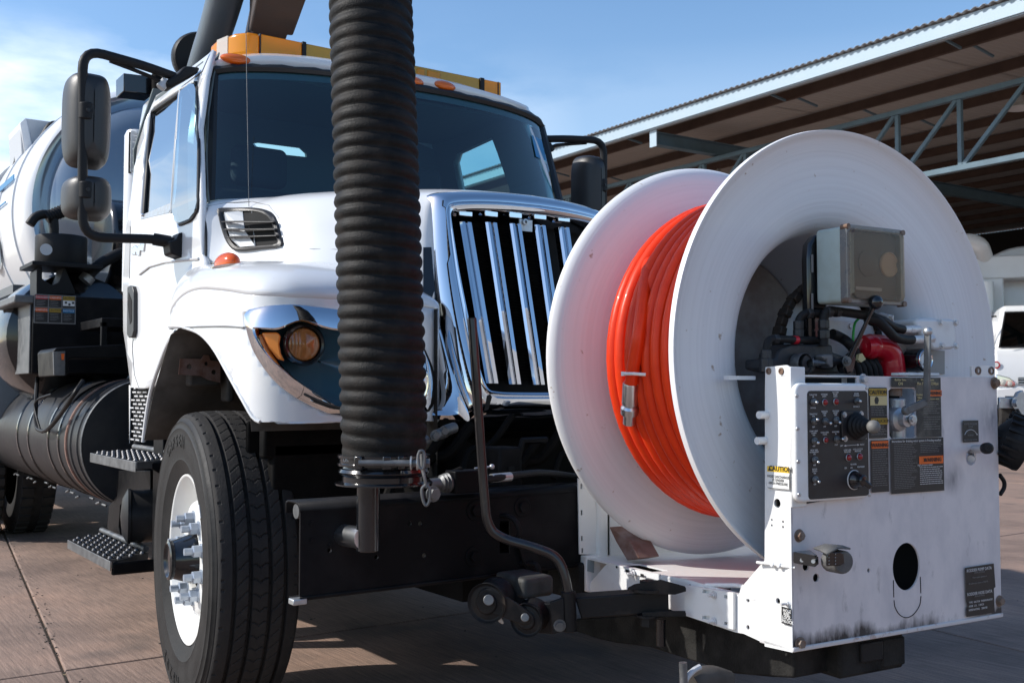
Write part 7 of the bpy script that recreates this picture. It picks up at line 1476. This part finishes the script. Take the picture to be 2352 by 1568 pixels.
gx_([(860, 700), (1010, 700), (1130, 690), (1130, 900), (1020, 975), (880, 965), (800, 900), (780, 820)], 'fork', 'arm_black', .02, .02)
def roller(x, y, r, w):
    c = g7(x, y, .0); q_ = MB().lathe(c - CF * w, CF * .94 + CR * .34, [(.001, -.002), (r * .5, -.002), (r * .55, .006), (r * .86, .008), (r, .0), (r * 1.0, .014), (r * .8, .03), (r * .8, w * 2 - .03), (r, w * 2 - .014), (r, w * 2), (.001, w * 2 + .002)], 48)
    q_.build('roller', 'arm_black', hg, bevel=.002)
roller(440, 665, .057, .045); roller(790, 820, .047, .04)
MB().cyl(g7(458, 668, -.075), g7(458, 668, .05), .015, 16).cyl(g7(785, 825, -.06), g7(785, 825, .05), .012, 16).build('roller_axle', 'zinc_dark', hg, bevel=.002)
gx_([(520, 800), (560, 795), (600, 865), (590, 890), (550, 870)], 'roller_stop', 'zinc', -.01, .02)
bd_ = [z7(1180, 945), z7(1175, 700), z7(1165, 560), (0, 0)]
rod = [(1185, 925), (1178, 750), (1165, 590), (1150, 450)]
RD = [pt(*z7(1185, 930), d=gdA + .04), pt(*z7(1178, 700), d=gdA + .04), pt(*z7(1155, 480), d=gdA + .04), pt(*z7(1080, 280), d=gdA + .05), pt(*z7(880, 200), d=gdA + .06), pt(*z7(620, 130), d=gdA + .08), pt(*z7(490, 60), d=gdA + .08), pt(1117, 1190, d=gdA + .08), pt(1108, 1080, d=gdA + .09), pt(1100, 960, d=gdA + .09), pt(1091, 830, d=gdA + .09), pt(1084, 732, d=gdA + .10)]
MB().tube(curve(fillet(RD, .05, 3), 2), .0135, 18).build('bent_rod', 'rod_black', hg, label='black bent guide rod, its paint scuffed'); mat('rod_black', (.013, .012, .013), .3, coat=.3, bump=.15, var=.5, vscale=45, vcol=(.07, .06, .055), mask=(.6, .7))
MB().cyl(pt(*z7(1185, 945), d=gdA + .04), pt(*z7(1170, 590), d=gdA + .04), .0205, 18).build('rod_socket', 'arm_black', hg, bevel=.002)
MB().prism([pt(*p, d=gdA + .09) for p in ((1118, 908), (1126, 905), (1130, 912), (1122, 940), (1112, 944))], CF * .006).build('rod_tab', 'arm_black', hg)
MB().cyl(pt(1084, 731, d=gdA + .10), pt(1084, 729, d=gdA + .10), .012, 14).build('rod_cap', 'black_plastic', hg)

# ================================================================== RED HOSE wound on the reel
red = thing('rodder_hose', 'bright red-orange hose coiled on the white reel with a metal end fitting', 'hose', RF.w(-.43, .3, .8))
HR = .0205; RC = .441
def coil(ya, yb, r0, r1, n, ph=0, seg=60):
    P = []
    for i in range(int(n * seg) + 1):
        a = 2 * pi * i / seg + ph; f = i / (n * seg); turn = i / seg; k = math.floor(turn); tt = turn - k
        s_ = min(1, max(0, (tt - .86) / .14)); y = ya + (yb - ya) * min(1, (k + s_ * s_ * (3 - 2 * s_)) / n)
        r = r0 + (r1 - r0) * f + .0018 * sin(a * 2 + k * 1.7) + .001 * sin(k * 5.1)
        P.append(c0 + ey * (y + .0015 * sin(k * 3.3 + a)) + ex_ * (-cos(a) * r) + V((0, 0, sin(a) * r)))
    return P
W0, W1 = .065, RG - .062
MB().tube(coil(W0, W1, RC, RC, (W1 - W0) / (2 * HR * 1.01), ph=-1.2), HR, 14).build('lower_layer', 'red_hose', red, label='inner layer of hose turns')
MB().tube(coil(W0 + HR, W1 - .015, RC + HR * 1.75, RC + HR * 1.75, (W1 - W0 - .036) / (2 * HR * 1.02), ph=2.6), HR, 14).build('upper_layer', 'red_hose', red, label='outer layer of hose turns')
MB().lathe(c0, ey, [(RC - .012, .05), (RC - .012, RG - .07)], 96).build('bottom_layer', 'red_hose', red)
ends = [RF.p(1452, v, x=-.40 - .05) for v in (860, 884)]
he0, he1 = RF.p(1452, 850, x=-.455), RF.p(1446, 895, x=-.455)
def onc(u, v, r=RC + HR * 3.2):
    """point on the coil's outer cylinder under pixel (u,v), on the side nearer the camera"""
    o = CO - c0; d = ray(u, v).normalized(); o2 = o - ey * o.dot(ey); d2 = d - ey * d.dot(ey); A_, B_, C_ = d2.dot(d2), 2 * o2.dot(d2), o2.dot(o2) - r * r
    return CO + d * ((-B_ - sqrt(max(0, B_ * B_ - 4 * A_ * C_))) / (2 * A_))
tl_ = [onc(1492, 590, RC + HR * 1.5), onc(1483, 650, RC + HR * 2.2), onc(1475, 710, RC + HR * 2.8), onc(1467, 770, RC + HR * 3.3), onc(1460, 815), onc(1454, 850), onc(1450, 880)]
MB().tube(curve(tl_, 5), HR * .95, 14).build('tail', 'red_hose', red)
e0, e1 = onc(1449, 878), onc(1445, 972); d = e1 - e0; L_ = d.length
MB().lathe(e0, d, [(.021, 0), (.023, .004), (.024, L_ * .5), (.02, L_ * .55), (.026, L_ * .6), (.026, L_ * .75), (.018, L_ * .76), (.018, L_), (.012, L_)], 6 * 4, True, True).build('end_fitting', 'bright_steel', red, angle=30, label='silver threaded end fitting of the hose')
tA, tB = onc(1432, 858, RC + HR * 4.3), onc(1483, 860, RC + HR * 3.4)
MB().tube([tA, onc(1455, 858, RC + HR * 4.6), tB], .0045, 8).obox(tA, ey * .006, V((0, 0, .006)), ex_ * .004).build('cable_tie', 'cable_white', red, label='white cable tie holding the hose end')

# ================================================================== SUCTION HOSE hanging in front of the grille
su = thing('suction_hose', 'thick black ribbed suction hose hanging vertically in front of the truck', 'suction hose', pt(880, 1105, d=2.845))
SU = [pt(832, -330, d=3.125), pt(843, -160, d=3.045), pt(851, 0, d=2.965), pt(859, 220, d=2.915), pt(865, 400, d=2.885), pt(871, 600, d=2.860), pt(877, 800, d=2.845), pt(881, 950, d=2.835), pt(882, 1040, d=2.835)]
cl_ = curve(SU, 40); arcl = [0]
for a, b in zip(cl_, cl_[1:]): arcl.append(arcl[-1] + (b - a).length)
tot = arcl[-1]; pitch = .0378; NA = 48; sub = 9; ns = int(tot / pitch * sub); rows = []
def at(s):
    s = max(0, min(tot - 1e-6, s)); lo, hi = 0, len(arcl) - 1
    while hi - lo > 1:
        m_ = (lo + hi) // 2
        if arcl[m_] <= s: lo = m_
        else: hi = m_
    return cl_[lo].lerp(cl_[lo + 1], (s - arcl[lo]) / (arcl[lo + 1] - arcl[lo]))
vs = []
for i in range(ns + 1):
    s = i * pitch / sub; c = at(s); t_ = (at(s + .01) - at(s - .01)).normalized(); a1_ = t_.cross(V((0, 1, 0))).normalized(); b1_ = t_.cross(a1_)
    dead = max(0, 1 - (tot - s) / .07)
    for k in range(NA):
        th = 2 * pi * k / NA; ph = (s / pitch + th / (2 * pi)) % 1.0; x = (ph - .5) * 2
        bulge = max(0, 1 - (x / .78) ** 2) ** .6 * .0068
        r = (.1105 + bulge * (1 + .22 * noise.noise(V((int(s / pitch) * 1.7, cos(th), 3)))) * (1 - .75 * dead) + .0012 * noise.noise(V((s * 9, cos(th) * 2, sin(th) * 2)))) 
        vs.append(c + (a1_ * cos(th) + b1_ * sin(th)) * r)
MB().add(vs, [(i * NA + k, i * NA + (k + 1) % NA, (i + 1) * NA + (k + 1) % NA, (i + 1) * NA + k) for i in range(ns) for k in range(NA)]).build('hose_body', 'hose_rubber', su, angle=70)
cS = pt(882, 1040, d=2.835); cB = pt(882, 1110, d=2.835); cB = V((cS.x, cS.y, cB.z)); hgt = cS.z - cB.z
MB().lathe(cB, (0, 0, 1), [(.131, 0), (.131, .004), (.115, .006), (.111, .008), (.111, .022), (.118, .026), (.122, .034), (.118, .042), (.112, .044), (.110, .05), (.110, .085)], 80, True).build('end_collar', 'black_gloss', su)
clp = MB().lathe(cB, (0, 0, 1), [(.112, .050), (.124, .051), (.124, .056), (.119, .058), (.119, .070), (.124, .072), (.124, .078), (.112, .080)], 80).build('band_clamp', 'black_gloss', su, label='bolted clamp around the foot of the hose')
cz = cB.z + .064
def cpz(u, z, r=.118, o=0):
    P_ = pt(u, 1060, d=2.705); x = P_.x; dx = (P_ - cB); dx.z = 0
    f = -CF.copy(); f.z = 0; f.normalize(); side = V((f.y * -1, f.x, 0)); off = (u - 882) / 2420 * 2.7; off = max(-r, min(r, off)); dd = sqrt(max(0, r * r - off * off)); rr_ = V((_c, -_s, 0))
    return V((cB.x, cB.y, z)) + rr_ * off + f * (dd + o)
for u, w in ((838, .011), (902, .011), (932, .009)): p = cpz(u, cz, .12, .006); n_ = (p - V((cB.x, cB.y, cz))).normalized(); t_ = n_.cross(V((0, 0, 1))); MB().obox(p, t_ * w, n_ * .010, V((0, 0, .017))).build('clamp_lug', 'black_gloss', clp, bevel=.003)
p0_, p1_ = cpz(838, cz, .12, .02), cpz(1002, cz, .13, .02) ; p1_ = p0_ + (V((_c, -_s, 0)) * ((1000 - 838) / 2420 * 2.68)) ; MB().cyl(p0_, p1_, .0085, 14).hexbolt(p1_ - (p1_ - p0_).normalized() * .012, (p1_ - p0_), .0125, .015).build('clamp_bolt', 'zinc_dark', clp)
dirx = (p1_ - p0_).normalized()
for t_ in (.70, .79): q_ = p0_.lerp(p1_, t_ + .04); MB().lathe(q_, dirx, [(.008, 0), (.018, .0), (.018, .004), (.008, .004)], 24).build('washer', 'zinc', clp)
text('USA', cpz(805, cz + .004, .12, .003), (_c, -_s, 0), (0, 0, 1), .008, 'zinc', clp)
hk = [pt(*p, d=2.675) for p in ((968, 1042), (970, 1075), (976, 1100), (979, 1120))]
hkp = MB().tube(hk, [.0065, .0065, .006, .005], 10, flat=.6).build('hook', 'zinc_dark', su, label='steel snap hook hanging from the clamp')
lp = [pt(u, v, d=2.675) for u, v in ((978, 1112), (969, 1124), (972, 1148), (979, 1160), (986, 1148), (987, 1124), (979, 1112))]
MB().tube(curve(lp, 5), .0042, 8).build('hook_loop', 'zinc_dark', hkp)
MB().tube(curve([pt(*p, d=2.665) for p in ((962, 1040), (960, 1050), (963, 1072), (972, 1074), (975, 1050), (972, 1036), (964, 1036), (962, 1042))], 3), .004, 8).build('hook_strap', 'zinc_dark', hkp)
